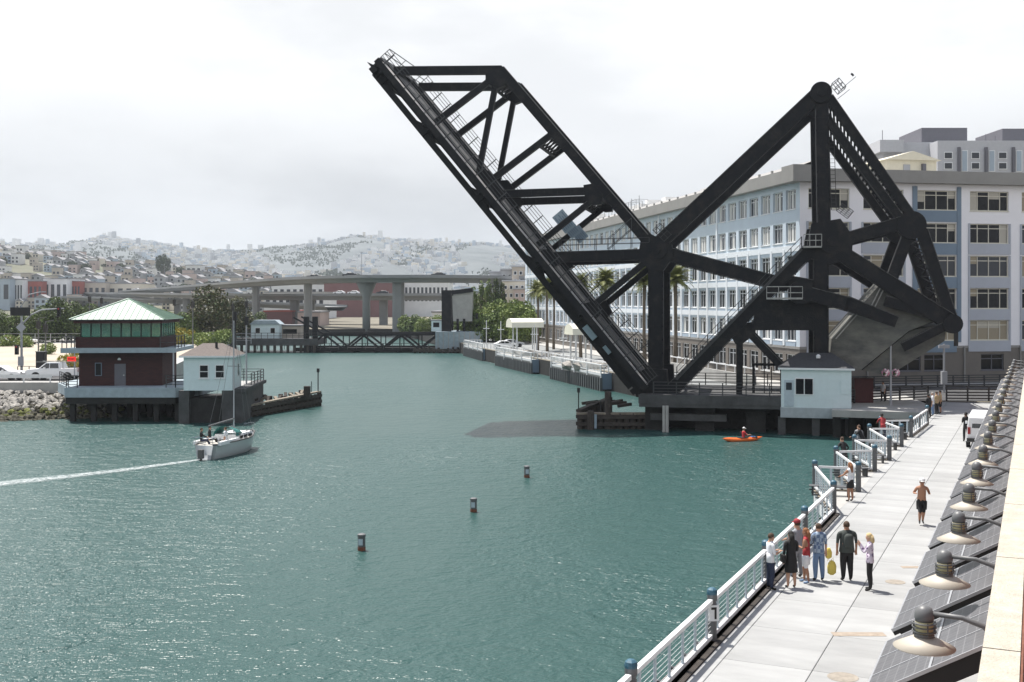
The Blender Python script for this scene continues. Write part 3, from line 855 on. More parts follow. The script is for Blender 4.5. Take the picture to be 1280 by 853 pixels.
# ================================================================== OFFICE BUILDING
BRZ = .1885     # rotation of the building's local x (along the street front)
office = thing('office_building', 'long pale blue and white office block of six storeys behind the bridge', 'building', BC, BRZ)
LW, LD = 46.0, 142.0     # street front (local +x), channel front (local +y)
ZT, ZB = 23.3, 6.1
GR = 2.40
rows = [(20.5, 22.6), (17.05, 19.15), (13.5, 15.75), (10.1, 12.3), (6.75, 8.9)]
fr_b = [(.95 + 6.12 * k, 5.5 + 6.12 * k) for k in range(7)]
nb = 43; sp = 3.25
sd_b = [(.95 + sp * k, .95 + sp * k + 2.4) for k in range(nb)]
def wall_with_holes(axis, L, holes_x, holes_z, z0, z1, y=0.0, m=0, reveal=.28):
    """facade sheet on local y=0 (axis x) or x=0 (axis y) with real window openings and reveals"""
    mb = MB()
    def P(u, v, d):
        return (u, d, v) if axis == 'x' else (d, u, v)
    flip = axis == 'y'
    def qd(a, b, c_, d_, mm=0): mb.poly([a, d_, c_, b] if flip else [a, b, c_, d_], mm)
    zs = [z0]
    for a, b in sorted(holes_z): zs += [a, b]
    zs += [z1]
    for k in range(len(zs) - 1):
        za, zb_ = zs[k], zs[k + 1]
        if k % 2 == 0:
            qd(P(0, za, y), P(L, za, y), P(L, zb_, y), P(0, zb_, y), m)
        else:
            u = 0
            for (a, b) in holes_x:
                qd(P(u, za, y), P(a, za, y), P(a, zb_, y), P(u, zb_, y), m)
                qd(P(a, za, y), P(a, za, y + reveal), P(a, zb_, y + reveal), P(a, zb_, y), m)
                qd(P(b, za, y + reveal), P(b, za, y), P(b, zb_, y), P(b, zb_, y + reveal), m)
                qd(P(a, za, y), P(b, za, y), P(b, za, y + reveal), P(a, za, y + reveal), m)
                qd(P(a, zb_, y + reveal), P(b, zb_, y + reveal), P(b, zb_, y), P(a, zb_, y), m)
                u = b
            qd(P(u, za, y), P(L, za, y), P(L, zb_, y), P(u, zb_, y), m)
    return mb
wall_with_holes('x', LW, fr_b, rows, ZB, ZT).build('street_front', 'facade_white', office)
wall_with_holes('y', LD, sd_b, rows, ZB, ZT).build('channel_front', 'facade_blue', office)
gx_b = [(10.8, 13.6), (14.0, 16.4), (20.6, 23.3), (27, 30), (33, 36)]
wall_with_holes('x', LW, gx_b, [(3.6, 5.3)], GR - .2, ZB).build('base_wall', 'facade_base', office)
gy_b = [(a, b) for i, (a, b) in enumerate(sd_b)]
wall_with_holes('y', LD, gy_b, [(3.3, 5.35)], GR - .2, ZB).build('base_wall', 'facade_base', office)
# closed back of the volume and dark rooms behind the glass
MB().box(.9, LW, .9, LD - .3, GR - .2, ZT).build('core', 'glass_dark', office)
MB().box(-.06, LW, -.06, -.0, ZB - .14, ZB + .12).box(-.06, 0, 0, LD, ZB - .14, ZB + .12).build('string_course', 'cornice', office)
# slate bays, spandrels, pilasters
MB().box(fr_b[2][0] - .55, fr_b[2][0] - .02, -.10, -.004, ZB + .5, ZT - .3).box(fr_b[2][1] + .02, fr_b[2][1] + .5, -.10, -.004, ZB + .5, ZT - .3).build('slate_bay', 'facade_slate', office)
sp_f = MB().box(-.22, 4.77, -.09, -.004, 0, 1.15).mesh('spandrel', 'spandrel')
sp_s = MB().box(.02, 4.53, -.09, -.004, 0, 1.2).mesh('spandrel', 'facade_slate')
for i, (a, b) in enumerate(fr_b):
    for k, (z0, z1) in enumerate(rows):
        if i == 2: put('spandrel', sp_s, office, (a, 0, z0 - 1.22))
        elif k: put('spandrel', sp_f, office, (a, 0, z0 - 1.17))
    if i != 2:
        for k, (z0, z1) in enumerate(rows[1:]):
            MB().box(a - .22, a - .02, -.09, -.004, z0 - .02, z1 + .02).box(b + .02, b + .22, -.09, -.004, z0 - .02, z1 + .02).build('window_surround', 'spandrel', office)
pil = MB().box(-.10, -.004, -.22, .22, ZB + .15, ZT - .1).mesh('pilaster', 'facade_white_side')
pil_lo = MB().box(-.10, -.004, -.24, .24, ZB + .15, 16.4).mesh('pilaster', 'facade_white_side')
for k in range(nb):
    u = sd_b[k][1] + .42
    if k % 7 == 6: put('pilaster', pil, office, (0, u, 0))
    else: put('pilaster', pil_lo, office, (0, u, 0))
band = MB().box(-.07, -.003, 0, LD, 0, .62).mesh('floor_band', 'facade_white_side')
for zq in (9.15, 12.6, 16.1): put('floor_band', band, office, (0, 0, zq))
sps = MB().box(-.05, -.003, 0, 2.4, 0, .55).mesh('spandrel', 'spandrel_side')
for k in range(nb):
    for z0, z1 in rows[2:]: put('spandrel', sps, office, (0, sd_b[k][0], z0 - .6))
# windows: frame with mullions, panes as sub-parts
def win(axis, Wd, H, mull, trans, fm, depth=.2):
    f = MB(); e = .09
    def bx_(u0, u1, v0, v1, d0, d1, mm=0):
        if axis == 'x': f.box(u0, u1, d0, d1, v0, v1, mm)
        else: f.box(d0, d1, u0, u1, v0, v1, mm)
    d0, d1 = depth - .06, depth + .05
    bx_(0, Wd, 0, e, d0, d1); bx_(0, Wd, H - e, H, d0, d1); bx_(0, e, e, H - e, d0, d1); bx_(Wd - e, Wd, e, H - e, d0, d1)
    for u in mull: bx_(u - .04, u + .04, e, H - e, d0 + .01, d1)
    us = [e] + sorted(x for u in mull for x in (u - .04, u + .04)) + [Wd - e]
    for k in range(0, len(us), 2): bx_(us[k], us[k + 1], trans - .04, trans + .04, d0 + .02, d1)
    bx_(-.05, Wd + .05, -.08, -.002, -.07, depth)      # sill
    return f.mesh('window', fm)
def pane(axis, Wd, H, m, depth=.215):
    p = MB()
    if axis == 'x': p.box(.09, Wd - .09, depth, depth + .02, .09, H - .09)
    else: p.box(depth, depth + .02, .09, Wd - .09, .09, H - .09)
    return p.mesh('pane', m)
wf = win('x', 4.55, 2.12, (.95, 2.27, 3.6), 1.62, 'frame_pale')
wf_m = {k: pane('x', 4.55, 2.12, k) for k in ('glass_dark', 'glass_mid', 'glass_blind', 'blind_tan')}
for i, (a, b) in enumerate(fr_b):
    for k, (z0, z1) in enumerate(rows):
        o = put('window', wf, office, (a, 0, z0 + .015), scale=(1, 1, (z1 - z0 - .03) / 2.12))
        put('pane', wf_m['blind_tan' if k == 4 and i in (3, 2) else ('glass_mid' if rnd.random() < .3 else 'glass_dark')], o)
        for u0, u1 in ((.13, .9), (1.0, 2.22), (2.33, 3.55), (3.65, 4.42)):
            if rnd.random() < .28: MB().box(u0, u1, .204, .212, rnd.choice((.1, .9, 1.3)), 2.0).build('blind', rnd.choice(('blind_tan', 'glass_blind', 'blind_tan')), o)
ws = win('y', 2.4, 2.12, (.80, 1.60), 1.66, 'frame_white', .22)
ws_m = {k: pane('y', 2.4, 2.12, k) for k in ('glass_dark', 'glass_mid')}
blind_me = [MB().box(.16, .20, x0, x1, .12, h).mesh('blind', 'blind') for x0, x1, h in ((.12, .5, 1.6), (.9, 1.3, 1.95), (1.7, 2.2, 1.95), (.12, .4, 1.95), (1.66, 1.95, 1.95))]
for i, (a, b) in enumerate(sd_b):
    for k, (z0, z1) in enumerate(rows):
        o = put('window', ws, office, (0, a, z0 + .015), scale=(1, 1, (z1 - z0 - .03) / 2.12))
        put('pane', ws_m['glass_mid' if rnd.random() < .5 else 'glass_dark'], o)
        for j, bm_ in enumerate(blind_me):
            if rnd.random() < (.62 if k < 2 else .06) and j < 5: put('blind', bm_, o)
wg = win('y', 2.4, 2.05, (1.2,), 1.5, 'frame_white'); wg_p = pane('y', 2.4, 2.05, 'glass_dark')
for i, (a, b) in enumerate(gy_b):
    o = put('ground_window', wg, office, (0, a, 3.3)); put('pane', wg_p, o)
for a, b in gx_b:
    o = put('ground_window', win('x', b - a, 1.7, ((b - a) / 2,), 1.2, 'tower_dark'), office, (a, 0, 3.6)); put('pane', pane('x', b - a, 1.7, 'glass_dark'), o)
for x in (7.5, 18.6, 25.2, 31.5): MB().tube((x, -.12, GR), (x, -.12, ZB), .09).build('downpipe', 'cornice', office)
# cornice with lit top edge, corner block, roof
co = MB().box(-.9, LW, -.9, -.02, ZT - .05, ZT + 1.25).box(-.9, -.02, -.02, LD, ZT - .05, ZT + 1.25)
co.build('cornice', 'cornice', office)
MB().box(-1.3, 1.6, -1.25, 1.6, ZT - .15, ZT + 1.55).build('corner_block', 'cornice', office)
MB().box(0, LW, 0, LD, ZT, ZT + .6).build('roof', 'concrete', office)
slope = MB().poly([(-.9, -.9, ZT + 1.26), (-.9, LD, ZT + 1.26), (3.0, LD, ZT + 2.6), (3.0, 1.6, ZT + 2.6)])
slope.poly([(3.0, 1.6, ZT + 2.6), (3.0, LD, ZT + 2.6), (3.2, LD, ZT + .6), (3.2, 1.6, ZT + .6)])
slope.build('roof_slope', 'cornice', office)
for k in range(40): MB().box(-.7, -.5, 2 + k * 3.4, 2.25 + k * 3.4, ZT + 1.26, ZT + 1.62).build('roof_bracket', 'cornice', office)
ph = MB().box(14.2, 20.3, 8, 15, ZT + .6, ZT + 3.5); ph.prism([(13.8, ZT + 3.5), (17.2, ZT + 4.5), (20.7, ZT + 3.5)], 7.6, 15.4, axis='y')
ph.build('penthouse', 'penthouse_cream', office)
MB().box(16.2, 17.0, 7.9, 8, ZT + 1, ZT + 3.0).build('penthouse_door', 'pastel_grey', office)
MB().box(18.4, 18.8, 7.6, 8, ZT + 2.2, ZT + 3.1).build('vent_box', 'tower_dark', office)
for x, y, sx, sy, h in ((14, 26, 8, 10, 3.4), (10, 44, 7, 12, 4.2), (5.5, 62, 6, 8, 2.8), (8, 80, 8, 14, 4.0), (5, 100, 5, 7, 3)):
    MB().box(x, x + sx, y, y + sy, ZT + .6, ZT + .6 + h).box(x + sx * .2, x + sx * .5, y + 1, y + 3, ZT + .6 + h, ZT + 1.4 + h).build('rooftop_plant_room', 'pastel_white', office)
for x, y in ((4, 70), (4.5, 76), (5, 90)):
    rb = MB()
    for dx in (0, 2):
        for dy in (0, 3): rb.bar((x + dx, y + dy, ZT + .6), (x + dx, y + dy, ZT + 4.4), .08, .08)
    for h in (2.6, 4.4):
        rb.bar((x, y, ZT + h), (x + 2, y, ZT + h), .07, .07); rb.bar((x, y + 3, ZT + h), (x + 2, y + 3, ZT + h), .07, .07); rb.bar((x, y, ZT + h), (x, y + 3, ZT + h), .07, .07)
    rb.tube((x + 1, y + 1.5, ZT + .6), (x + 1, y + 1.5, ZT + 5.2), .06); rb.build('rooftop_frame', 'pastel_grey', office)
# ------------------------------------------------------------------ grey apartment block behind
apt = thing('apartment_block', 'grey stepped apartment block rising behind the office roof', 'building', (0, 0, 0))
Yb = 200.0
def pxbox(mb, x0, x1, y0, y1, Y, D, zmin=None, m=0):
    a = at_d(x0, y1, Y); b = at_d(x1, y0, Y)
    mb.box(a.x, b.x, Y, Y + D, a.z if zmin is None else zmin, b.z, m); return mb
pxbox(MB(), 1172, 1330, 176, 300, Yb, 25, 2.2).build('wall', 'tower_grey', apt)
pxbox(MB(), 1104, 1172, 178, 300, Yb + 4, 20, 2.2).build('wall', 'tower_grey', apt)
pxbox(MB(), 1152, 1209, 160, 178, Yb + 6, 12).build('roof_storey', 'tower_dark', apt)
pxbox(MB(), 1253, 1300, 161, 178, Yb + 6, 12).build('roof_storey', 'tower_dark', apt)
pxbox(MB(), 1100, 1130, 175, 190, Yb + 2, 12).build('roof_storey', 'tower_grey', apt)
for k in range(6):
    xq = 1180 + k * 17
    for yq in (190, 203):
        if k % 2 == 0:
            o = pxbox(MB(), xq, xq + 11, yq, yq + 9, Yb - .12, .1).build('window', 'frame_white', apt); pxbox(MB(), xq + 1, xq + 10, yq + 1, yq + 8, Yb - .16, .03).build('pane', 'glass_mid', o)
    if k % 2: pxbox(MB(), xq + 1, xq + 4, 184, 215, Yb - .5, .5).build('pilaster', 'tower_dark', apt)
    if k % 2: o = pxbox(MB(), xq + 5, xq + 13, 188, 215, Yb - .12, .1).build('window', 'frame_white', apt); pxbox(MB(), xq + 6, xq + 12, 189, 214, Yb - .16, .03).build('pane', 'pastel_blue', o)
for xq, yt in ((1103, 163), (1232, 168), (1244, 170)):
    p = at_d(xq, yt, Yb + 3); MB().tube((p.x, Yb + 3, p.z - 3), (p.x, Yb + 3, p.z), .06).build('mast', 'tower_dark', apt)

# ------------------------------------------------------------------ far apartments on the channel
fa = thing('terrace_apartments', 'grey and cream stepped apartment terrace beyond the poplars', 'building', (0, 0, 0))
Yq = 330.0
for i, (x0, x1, yt, m, dy) in enumerate(((612, 628, 341, 'tower_grey', 12), (626, 642, 338, 'tower_grey', 6), (640, 662, 334, 'pastel_tan', 0), (655, 700, 340, 'pastel_grey', 8), (628, 664, 352, 'pastel_cream', -4), (642, 668, 362, 'pastel_rose', -8))):
    pxbox(MB(), x0, x1, yt, 400, Yq + dy, 12, 2.2).build('wall', m, fa)
    pxbox(MB(), x0 - 1, x1 + 1, yt - 2, yt - .2, Yq + dy - .4, 12.6).build('parapet', 'tower_grey', fa)
    for r_ in range(3):
        for cq in range(int((x1 - x0) / 7)):
            xx = x0 + 2 + cq * 7; yy = yt + 5 + r_ * 10
            o = pxbox(MB(), xx, xx + 4, yy, yy + 5, Yq + dy - .12, .1).build('window', 'frame_white', fa); pxbox(MB(), xx + .6, xx + 3.4, yy + .6, yy + 4.4, Yq + dy - .16, .03).build('pane', 'glass_mid', o)

# ------------------------------------------------------------------ trees
def leaf_cloud(n_, lobes, size, seed, flat=.0):
    r_ = random.Random(seed); mb = MB()
    tot = sum(a * b * c_ for (_, (a, b, c_)) in lobes)
    for ctr, rad in lobes:
        k_ = int(n_ * rad[0] * rad[1] * rad[2] / tot)
        for _ in range(k_):
            while True:
                u = Vector((r_.uniform(-1, 1), r_.uniform(-1, 1), r_.uniform(-1, 1)))
                if .25 < u.length < 1: break
            if r_.random() < .6: u = u.normalized() * r_.uniform(.72, 1.06)
            nn = noise.noise(Vector((u.x * 2.1 + seed, u.y * 2.1, u.z * 2.1 + ctr[0])))
            if nn < -.16: continue
            u = u * (1 + .18 * nn)
            p = Vector((ctr[0] + u.x * rad[0], ctr[1] + u.y * rad[1], ctr[2] + u.z * rad[2]))
            t = Vector((r_.gauss(0, 1), r_.gauss(0, 1), r_.gauss(0, .7))).normalized(); b = t.cross(Vector((r_.gauss(0, 1), r_.gauss(0, 1), r_.gauss(0, 1)))).normalized()
            s_ = size * r_.uniform(.6, 1.35)
            mb.poly([p - t * s_ * .5 - b * s_ * .12, p + b * s_ * -.34, p + t * s_ * .55, p + b * s_ * .34], 1 if r_.random() < .28 else 0)
    return mb
def trunk_mesh(h, r0, limbs, seed, m='bark'):
    r_ = random.Random(seed); mb = MB()
    mb.path([(0, 0, -.3), (r_.uniform(-.1, .1), r_.uniform(-.1, .1), h * .5), (r_.uniform(-.25, .25), r_.uniform(-.25, .25), h)], [r0, r0 * .75, r0 * .35], 8)
    for k in range(limbs):
        a = 2 * math.pi * k / limbs + r_.uniform(-.4, .4); z0 = h * r_.uniform(.35, .8)
        d = Vector((math.cos(a), math.sin(a), r_.uniform(.5, 1.1))).normalized()
        L = h * r_.uniform(.28, .5)
        mb.path([(0, 0, z0), tuple(Vector((0, 0, z0)) + d * L * .5), tuple(Vector((0, 0, z0)) + d * L + Vector((0, 0, .1 * L)))], [r0 * .4, r0 * .28, r0 * .1], 6)
    return mb.mesh('trunk', m, True)
TREE = {}
def tree_kind(key, h, lobes, n_, size, mats, r0=.2, limbs=5, seed=1):
    TREE[key] = (trunk_mesh(h, r0, limbs, seed), leaf_cloud(n_, lobes, size, seed).mesh('crown', mats))
tree_kind('broad', 5.5, [((0, 0, 4.6), (3.3, 3.1, 2.9)), ((1.9, .4, 3.0), (2.3, 2.1, 2.2)), ((-2.0, -.3, 2.9), (2.3, 2.2, 2.3)), ((.3, -1, 6.9), (1.9, 1.8, 1.5)), ((0, -1.2, 2.2), (2.2, 1.6, 1.8))], 7000, .42, ['leaf_dark', 'leaf_mid'], .3, 6, 11)
tree_kind('bushy', 4.0, [((0, 0, 3.1), (2.5, 2.4, 2.5)), ((1.4, .2, 1.9), (1.9, 1.7, 1.7)), ((-1.5, 0, 2.0), (1.8, 1.7, 1.8)), ((.2, .3, 5.2), (1.3, 1.2, 1.2))], 5600, .38, ['leaf_mid', 'leaf_dark'], .22, 5, 12)
tree_kind('light', 4.5, [((0, 0, 3.4), (2.3, 2.2, 2.7)), ((1.3, .3, 2.2), (1.8, 1.7, 1.9)), ((-1.2, .2, 2.3), (1.7, 1.6, 1.8)), ((-.6, .2, 5.4), (1.4, 1.3, 1.3))], 5200, .38, ['leaf_light', 'leaf_mid'], .2, 5, 13)
tree_kind('poplar', 11, [((0, 0, 3.2), (1.2, 1.2, 2.6)), ((.1, 0, 6.4), (1.25, 1.2, 3.2)), ((0, .1, 9.8), (.85, .85, 2.6)), ((0, 0, 12.2), (.5, .5, 1.7))], 6500, .36, ['leaf_mid', 'leaf_light'], .2, 7, 14)
tree_kind('poplar_dark', 11, [((0, 0, 3.4), (1.1, 1.1, 2.6)), ((0, 0, 7), (1.05, 1, 3.4)), ((0, 0, 10.8), (.65, .65, 2.6))], 6000, .36, ['leaf_dark', 'leaf_mid'], .2, 7, 15)
tree_kind('cypress', 8, [((0, 0, 7), (3.4, 3, 2.6)), ((1.5, 0, 8.8), (2.2, 2, 1.6)), ((-1.6, .3, 8.2), (2, 2, 1.6)), ((0, 0, 10), (1.6, 1.6, 1))], 2600, .6, ['leaf_far', 'leaf_dark'], .4, 5, 16)
tree_kind('olive', 5, [((0, 0, 4.2), (3.7, 3.3, 3.0)), ((2.4, 0, 2.8), (2.4, 2.2, 2.4)), ((-2.6, .2, 3.0), (2.5, 2.3, 2.4)), ((.8, .2, 7), (2, 1.9, 1.5)), ((-1, 0, 6.6), (1.8, 1.8, 1.4))], 8000, .40, ['leaf_olive', 'leaf_dark'], .3, 6, 17)
tree_kind('shrub', 1.0, [((0, 0, .8), (1.3, 1.2, .9)), ((.8, .2, .6), (.9, .9, .7)), ((-.8, 0, .7), (.9, .8, .7))], 1500, .26, ['leaf_light', 'leaf_mid'], .08, 4, 18)
tree_kind('shrub_yellow', 1.0, [((0, 0, .9), (1.2, 1.1, .95)), ((.7, .2, .6), (.9, .9, .7))], 1500, .24, ['leaf_yellow', 'leaf_light'], .08, 4, 19)
def tree(key, name, loc, sx, sz, label, group=None, cat='tree', rz=None):
    t = thing(name, label, cat, loc, rnd.uniform(0, 6.28) if rz is None else rz, group)
    tr, cr = TREE[key]
    put('trunk' if cat == 'tree' else 'stem', tr, t); put('crown' if cat == 'tree' else 'foliage', cr, t)
    t.scale = (sx, sx, sz)
    return t
# left bank planting behind the lot
G1 = 'dark trees behind the parking lot'
for px, Y, s, k in ((-15, 215, .95, 'broad'), (22, 225, .95, 'bushy'), (48, 218, .85, 'broad'), (72, 222, 1.05, 'broad'), (98, 228, 1.1, 'bushy'), (118, 236, .9, 'broad'), (4, 222, .9, 'bushy'), (36, 226, .85, 'bushy'), (60, 230, 1.0, 'bushy'), (85, 226, .95, 'broad')):
    tree(k, 'leafy_tree', (gx(px, Y), Y, ZL - .2), s, s * 1.02, 'dark leafy tree in the row behind the sandy parking lot', G1)
G2 = 'light green trees behind the gatehouse'
for px, Y, s, k in ((165, 230, 1.0, 'light'), (188, 240, 1.15, 'light'), (206, 226, 1.0, 'light'), (226, 232, .95, 'bushy'), (140, 240, 1.0, 'light'), (176, 234, .9, 'light'), (198, 238, 1.0, 'bushy'), (216, 240, .9, 'light'), (238, 236, .85, 'light'), (152, 236, .9, 'bushy')):
    tree(k, 'leafy_tree', (gx(px, Y), Y, ZL - .2), s, s, 'light green tree behind the green-roofed gatehouse', G2)
tree('olive', 'spreading_tree', (gx(264, 238), 238, 2.3), 1.32, 1.42, 'large spreading olive green tree before the freeway column')
tree('olive', 'spreading_tree', (gx(294, 246), 246, 2.3), 1.0, 1.15, 'smaller spreading olive tree beside the large one, nearer the far bridge')
tree('broad', 'leafy_tree', (gx(322, 300), 300, 2.3), .8, .7, 'low dark tree between the olive trees and the freeway pillars')
G3 = 'yellow flowering shrubs by the gatehouse'
for px, Y, s in ((82, 132, .85), (92, 134, 1.0), (204, 200, 1.7), (211, 203, 1.8), (228, 210, 1.5), (237, 212, 1.3)):
    tree('shrub_yellow', 'flowering_shrub', (gx(px, Y), Y, ZL), s, s * 1.1, 'yellow flowering shrub beside the brick gatehouse', G3, 'shrub')
G4 = 'green shrubs along the left bank'
for px, Y, s in ((220, 206, 1.6), (60, 170, 1.0), (110, 190, 1.2), (130, 195, 1.3), (30, 196, 1.2), (262, 200, 1.5), (250, 205, 1.4), (280, 212, 1.6), (10, 200, 1.2)):
    tree('shrub', 'green_shrub', (gx(px, Y), Y, ZL), s, s, 'green shrub at the edge of the left bank lot', G4, 'shrub')
# right bank: poplars, broad trees and hedge bushes
G5 = 'poplars beyond the far bridge'
for px, Y, s, k, sz in ((592, 262, 1.1, 'poplar', .88), (602, 268, 1.15, 'poplar', .98), (611, 262, 1.15, 'poplar', 1.0), (620, 258, 1.0, 'poplar_dark', 1.04), (628, 262, .95, 'poplar_dark', .98), (583, 275, 1.1, 'poplar', .85)):
    tree(k, 'poplar_tree', (gx(px, Y), Y, 2.3), s, sz, 'tall dark narrow poplar' if k == 'poplar_dark' else 'tall bright green poplar beyond the far bridge', G5 if k == 'poplar' else 'dark poplars')
G6 = 'bright leafy trees on the right bank'
for px, Y, s, k in ((640, 246, 1.3, 'light'), (652, 238, 1.25, 'light'), (636, 236, 1.1, 'light'), (622, 238, 1.1, 'bushy'), (610, 242, 1.0, 'light'), (662, 232, 1.0, 'light'), (598, 250, 1.0, 'light'), (645, 242, 1.1, 'bushy'), (630, 246, 1.3, 'light'), (616, 246, 1.2, 'light'), (604, 240, .9, 'bushy'), (657, 244, 1.2, 'bushy'), (590, 246, 1.0, 'light'), (648, 228, .8, 'light')):
    tree(k, 'leafy_tree', (gx(px, Y), Y, 2.3), s, s * 1.05, 'bright green bushy tree in front of the poplars', G6)
G7 = 'rounded bushes on the far creek bank'
for k in range(17):
    px = 506 + k * 7.2; Y = 330 - k * 3.2 + rnd.uniform(-6, 6)
    tree('bushy' if k % 3 else 'light', 'creek_bush', (gx(px, Y), Y, 1.6), rnd.uniform(.75, 1.0), rnd.uniform(.6, .95) if k < 9 else rnd.uniform(.9, 1.35), 'rounded green bush on the creek bank beyond the far bridge', G7, 'bush')
# palms
def frond_mesh(seed):
    r_ = random.Random(seed); mb = MB(); L = 2.6; n_ = 7
    pts = [Vector((0, L * (k / n_), .55 * math.sin(k / n_ * 2.2) - 1.15 * (k / n_) ** 2.2)) for k in range(n_ + 1)]
    for k in range(n_):
        a, b = pts[k], pts[k + 1]; d = (b - a).normalized()
        mb.bar(a, b, .04, .04)
        for j in range(3):
            p = a.lerp(b, j / 3); ln = .75 * math.sin((k + j / 3 + .8) / (n_ + 1) * math.pi) + .15
            for sx in (-1, 1):
                tip = p + Vector((sx * ln * .8, ln * .45, -ln * .35 + r_.uniform(-.1, .1)))
                mb.poly([p - d * .07, p + d * .07, tip])
    return mb.mesh('frond', 'leaf_palm')
fronds = [frond_mesh(k) for k in range(3)]
def palm(px, Y, yc, label, s=1.0):
    zt = HC - (yc - HY) * Y / F
    t = thing('palm_tree', label, 'palm tree', (gx(px, Y), Y, 2.35), rnd.uniform(0, 6), 'palm trees on the right bank promenade')
    h = zt - 2.35
    MB().path([(0, 0, -.2), (.08, .05, h * .4), (.02, .1, h * .75), (0, 0, h)], [.3 * s, .22 * s, .2 * s, .26 * s], 10).build('trunk', 'palm_bark', t, True)
    n_ = 46
    for k in range(n_):
        o = put('frond', fronds[k % 3], t, (0, 0, h))
        el = R(80) - R(112) * (k / n_) ** 1.2
        o.rotation_euler = (el, 0, k * 2.399 + rnd.uniform(-.2, .2)); o.scale = (s, s * rnd.uniform(.85, 1.1), s)
    return t
palm(672, 200, 366, 'tall palm beside the white canopy', .95); palm(684, 196, 362, 'tall palm beside the white canopy', .95); palm(692, 204, 366, 'tall palm beside the white canopy', .9)
palm(757, 160, 355, 'palm seen through the raised bridge leaf', 1.0)
palm(806, 146, 352, 'palm just behind the bridge end post', 1.0); palm(844, 142, 352, 'palm just behind the bridge end post', 1.0)
palm(726, 172, 360, 'palm half hidden behind the raised leaf', .95)

# ------------------------------------------------------------------ elevated freeway
def poly_path(tab): return [at_d(*t) for t in tab]
def deck(tab, wd, th, name, label, pillars, pm='freeway', flare=None):
    pts = poly_path(tab)
    fw = thing(name, label, 'freeway', (pts[0].x, pts[0].y, 0))
    off = Vector((pts[0].x, pts[0].y, 0))
    # smooth the centre line
    def cr_(t):
        n_ = len(pts) - 1; i = min(int(t), n_ - 1); f_ = t - i
        p0, p1, p2, p3 = pts[max(i - 1, 0)], pts[i], pts[i + 1], pts[min(i + 2, n_)]
        return .5 * ((2 * p1) + (p2 - p0) * f_ + (2 * p0 - 5 * p1 + 4 * p2 - p3) * f_ ** 2 + (3 * p1 - p0 - 3 * p2 + p3) * f_ ** 3)
    S = [cr_(k * (len(pts) - 1) / 60) for k in range(61)]
    prof = [(-wd / 2, 0), (-wd / 2, .9), (-wd / 2 + .3, .9), (-wd / 2 + .3, 0), (wd / 2 - .3, 0), (wd / 2 - .3, .9), (wd / 2, .9), (wd / 2, 0), (wd / 2 - 1.4, -th * .45), (wd / 2 - 2.2, -th), (-wd / 2 + 2.2, -th), (-wd / 2 + 1.4, -th * .45)]
    mb = MB(); n_ = len(prof)
    for k, p in enumerate(S):
        d = S[min(k + 1, 60)] - S[max(k - 1, 0)]; d.z = 0; d.normalize(); sd_ = Vector((d.y, -d.x, 0))
        for u, v in prof: mb.v.append(tuple(p - off + sd_ * u + UP * v))
    for k in range(60):
        for j in range(n_):
            a = k * n_ + j; b = k * n_ + (j + 1) % n_
            mb.f.append((a, b, b + n_, a + n_)); mb.m.append(0)
    mb.build('deck', 'freeway', fw)
    for t, wp, fl in pillars:
        p = cr_(t) - off
        if fl: MB().lathe([(wp * .5, 0), (wp * .5, p.z - th - 6), (wp * .55, p.z - th - 4.5), (wp * 1.1, p.z - th - 1.2), (wp * 1.35, p.z - th + .2)], 8, (p.x, p.y, 0), sy=.7).build('pillar', 'freeway', fw, True)
        else: MB().prism([(p.x + wp / 2 * a, p.y + wp / 2 * b) for a, b in ((-1, -.6), (-.6, -1), (.6, -1), (1, -.6), (1, .6), (.6, 1), (-.6, 1), (-1, .6))], 0, p.z - th + .15).build('pillar', 'freeway', fw)
    return fw
deck([(690, 350, 330), (640, 349, 338), (560, 348, 342), (498, 348, 346), (458, 348, 356), (385, 350, 390), (320, 354, 440), (222, 361, 600), (103, 369, 900), (0, 373, 1200), (-150, 374, 1500)], 12, 1.35, 'elevated_freeway',
     'curving upper freeway deck on tall pillars beyond the far bridge', [(3, 3.5, False), (4, 2.5, True), (5, 2.6, False), (6, 2.6, False), (7, 3.3, False), (8, 3.6, False)])
deck([(700, 371, 395), (600, 370, 405), (500, 370, 415), (400, 370, 432), (330, 370, 460), (170, 368, 640), (40, 366, 900), (-80, 365, 1100)], 13, 1.7, 'elevated_freeway',
     'lower freeway deck with short pillars passing behind the tall pillars', [(1.4, 3, False), (2.2, 3, False), (3.2, 4.0, False), (3.6, 3.4, False), (4.2, 3.2, False), (4.6, 3, False), (5.1, 4, False), (5.6, 4, False), (6.2, 5, False)])
deck([(420, 384, 480), (300, 379, 540), (150, 374, 650), (0, 370, 800), (-100, 369, 900)], 12, 1.6, 'elevated_freeway',
     'low freeway ramp descending behind the trees on the left', [(.5, 3, False), (1.2, 3, False), (2, 3, False), (2.6, 3, False), (3.3, 4, False)])
# lamp standard on the freeway pillar
p = at_d(452, 348, 356)
lp = thing('freeway_mast', 'thin tall mast standing on the flared freeway pillar', 'mast', p); MB().tube((0, 0, 0), (0, 0, 8.2), .16, .07).build('pole', 'pastel_grey', lp); MB().box(-.5, .5, -.1, .1, 8.1, 8.25).build('head', 'pastel_grey', lp)

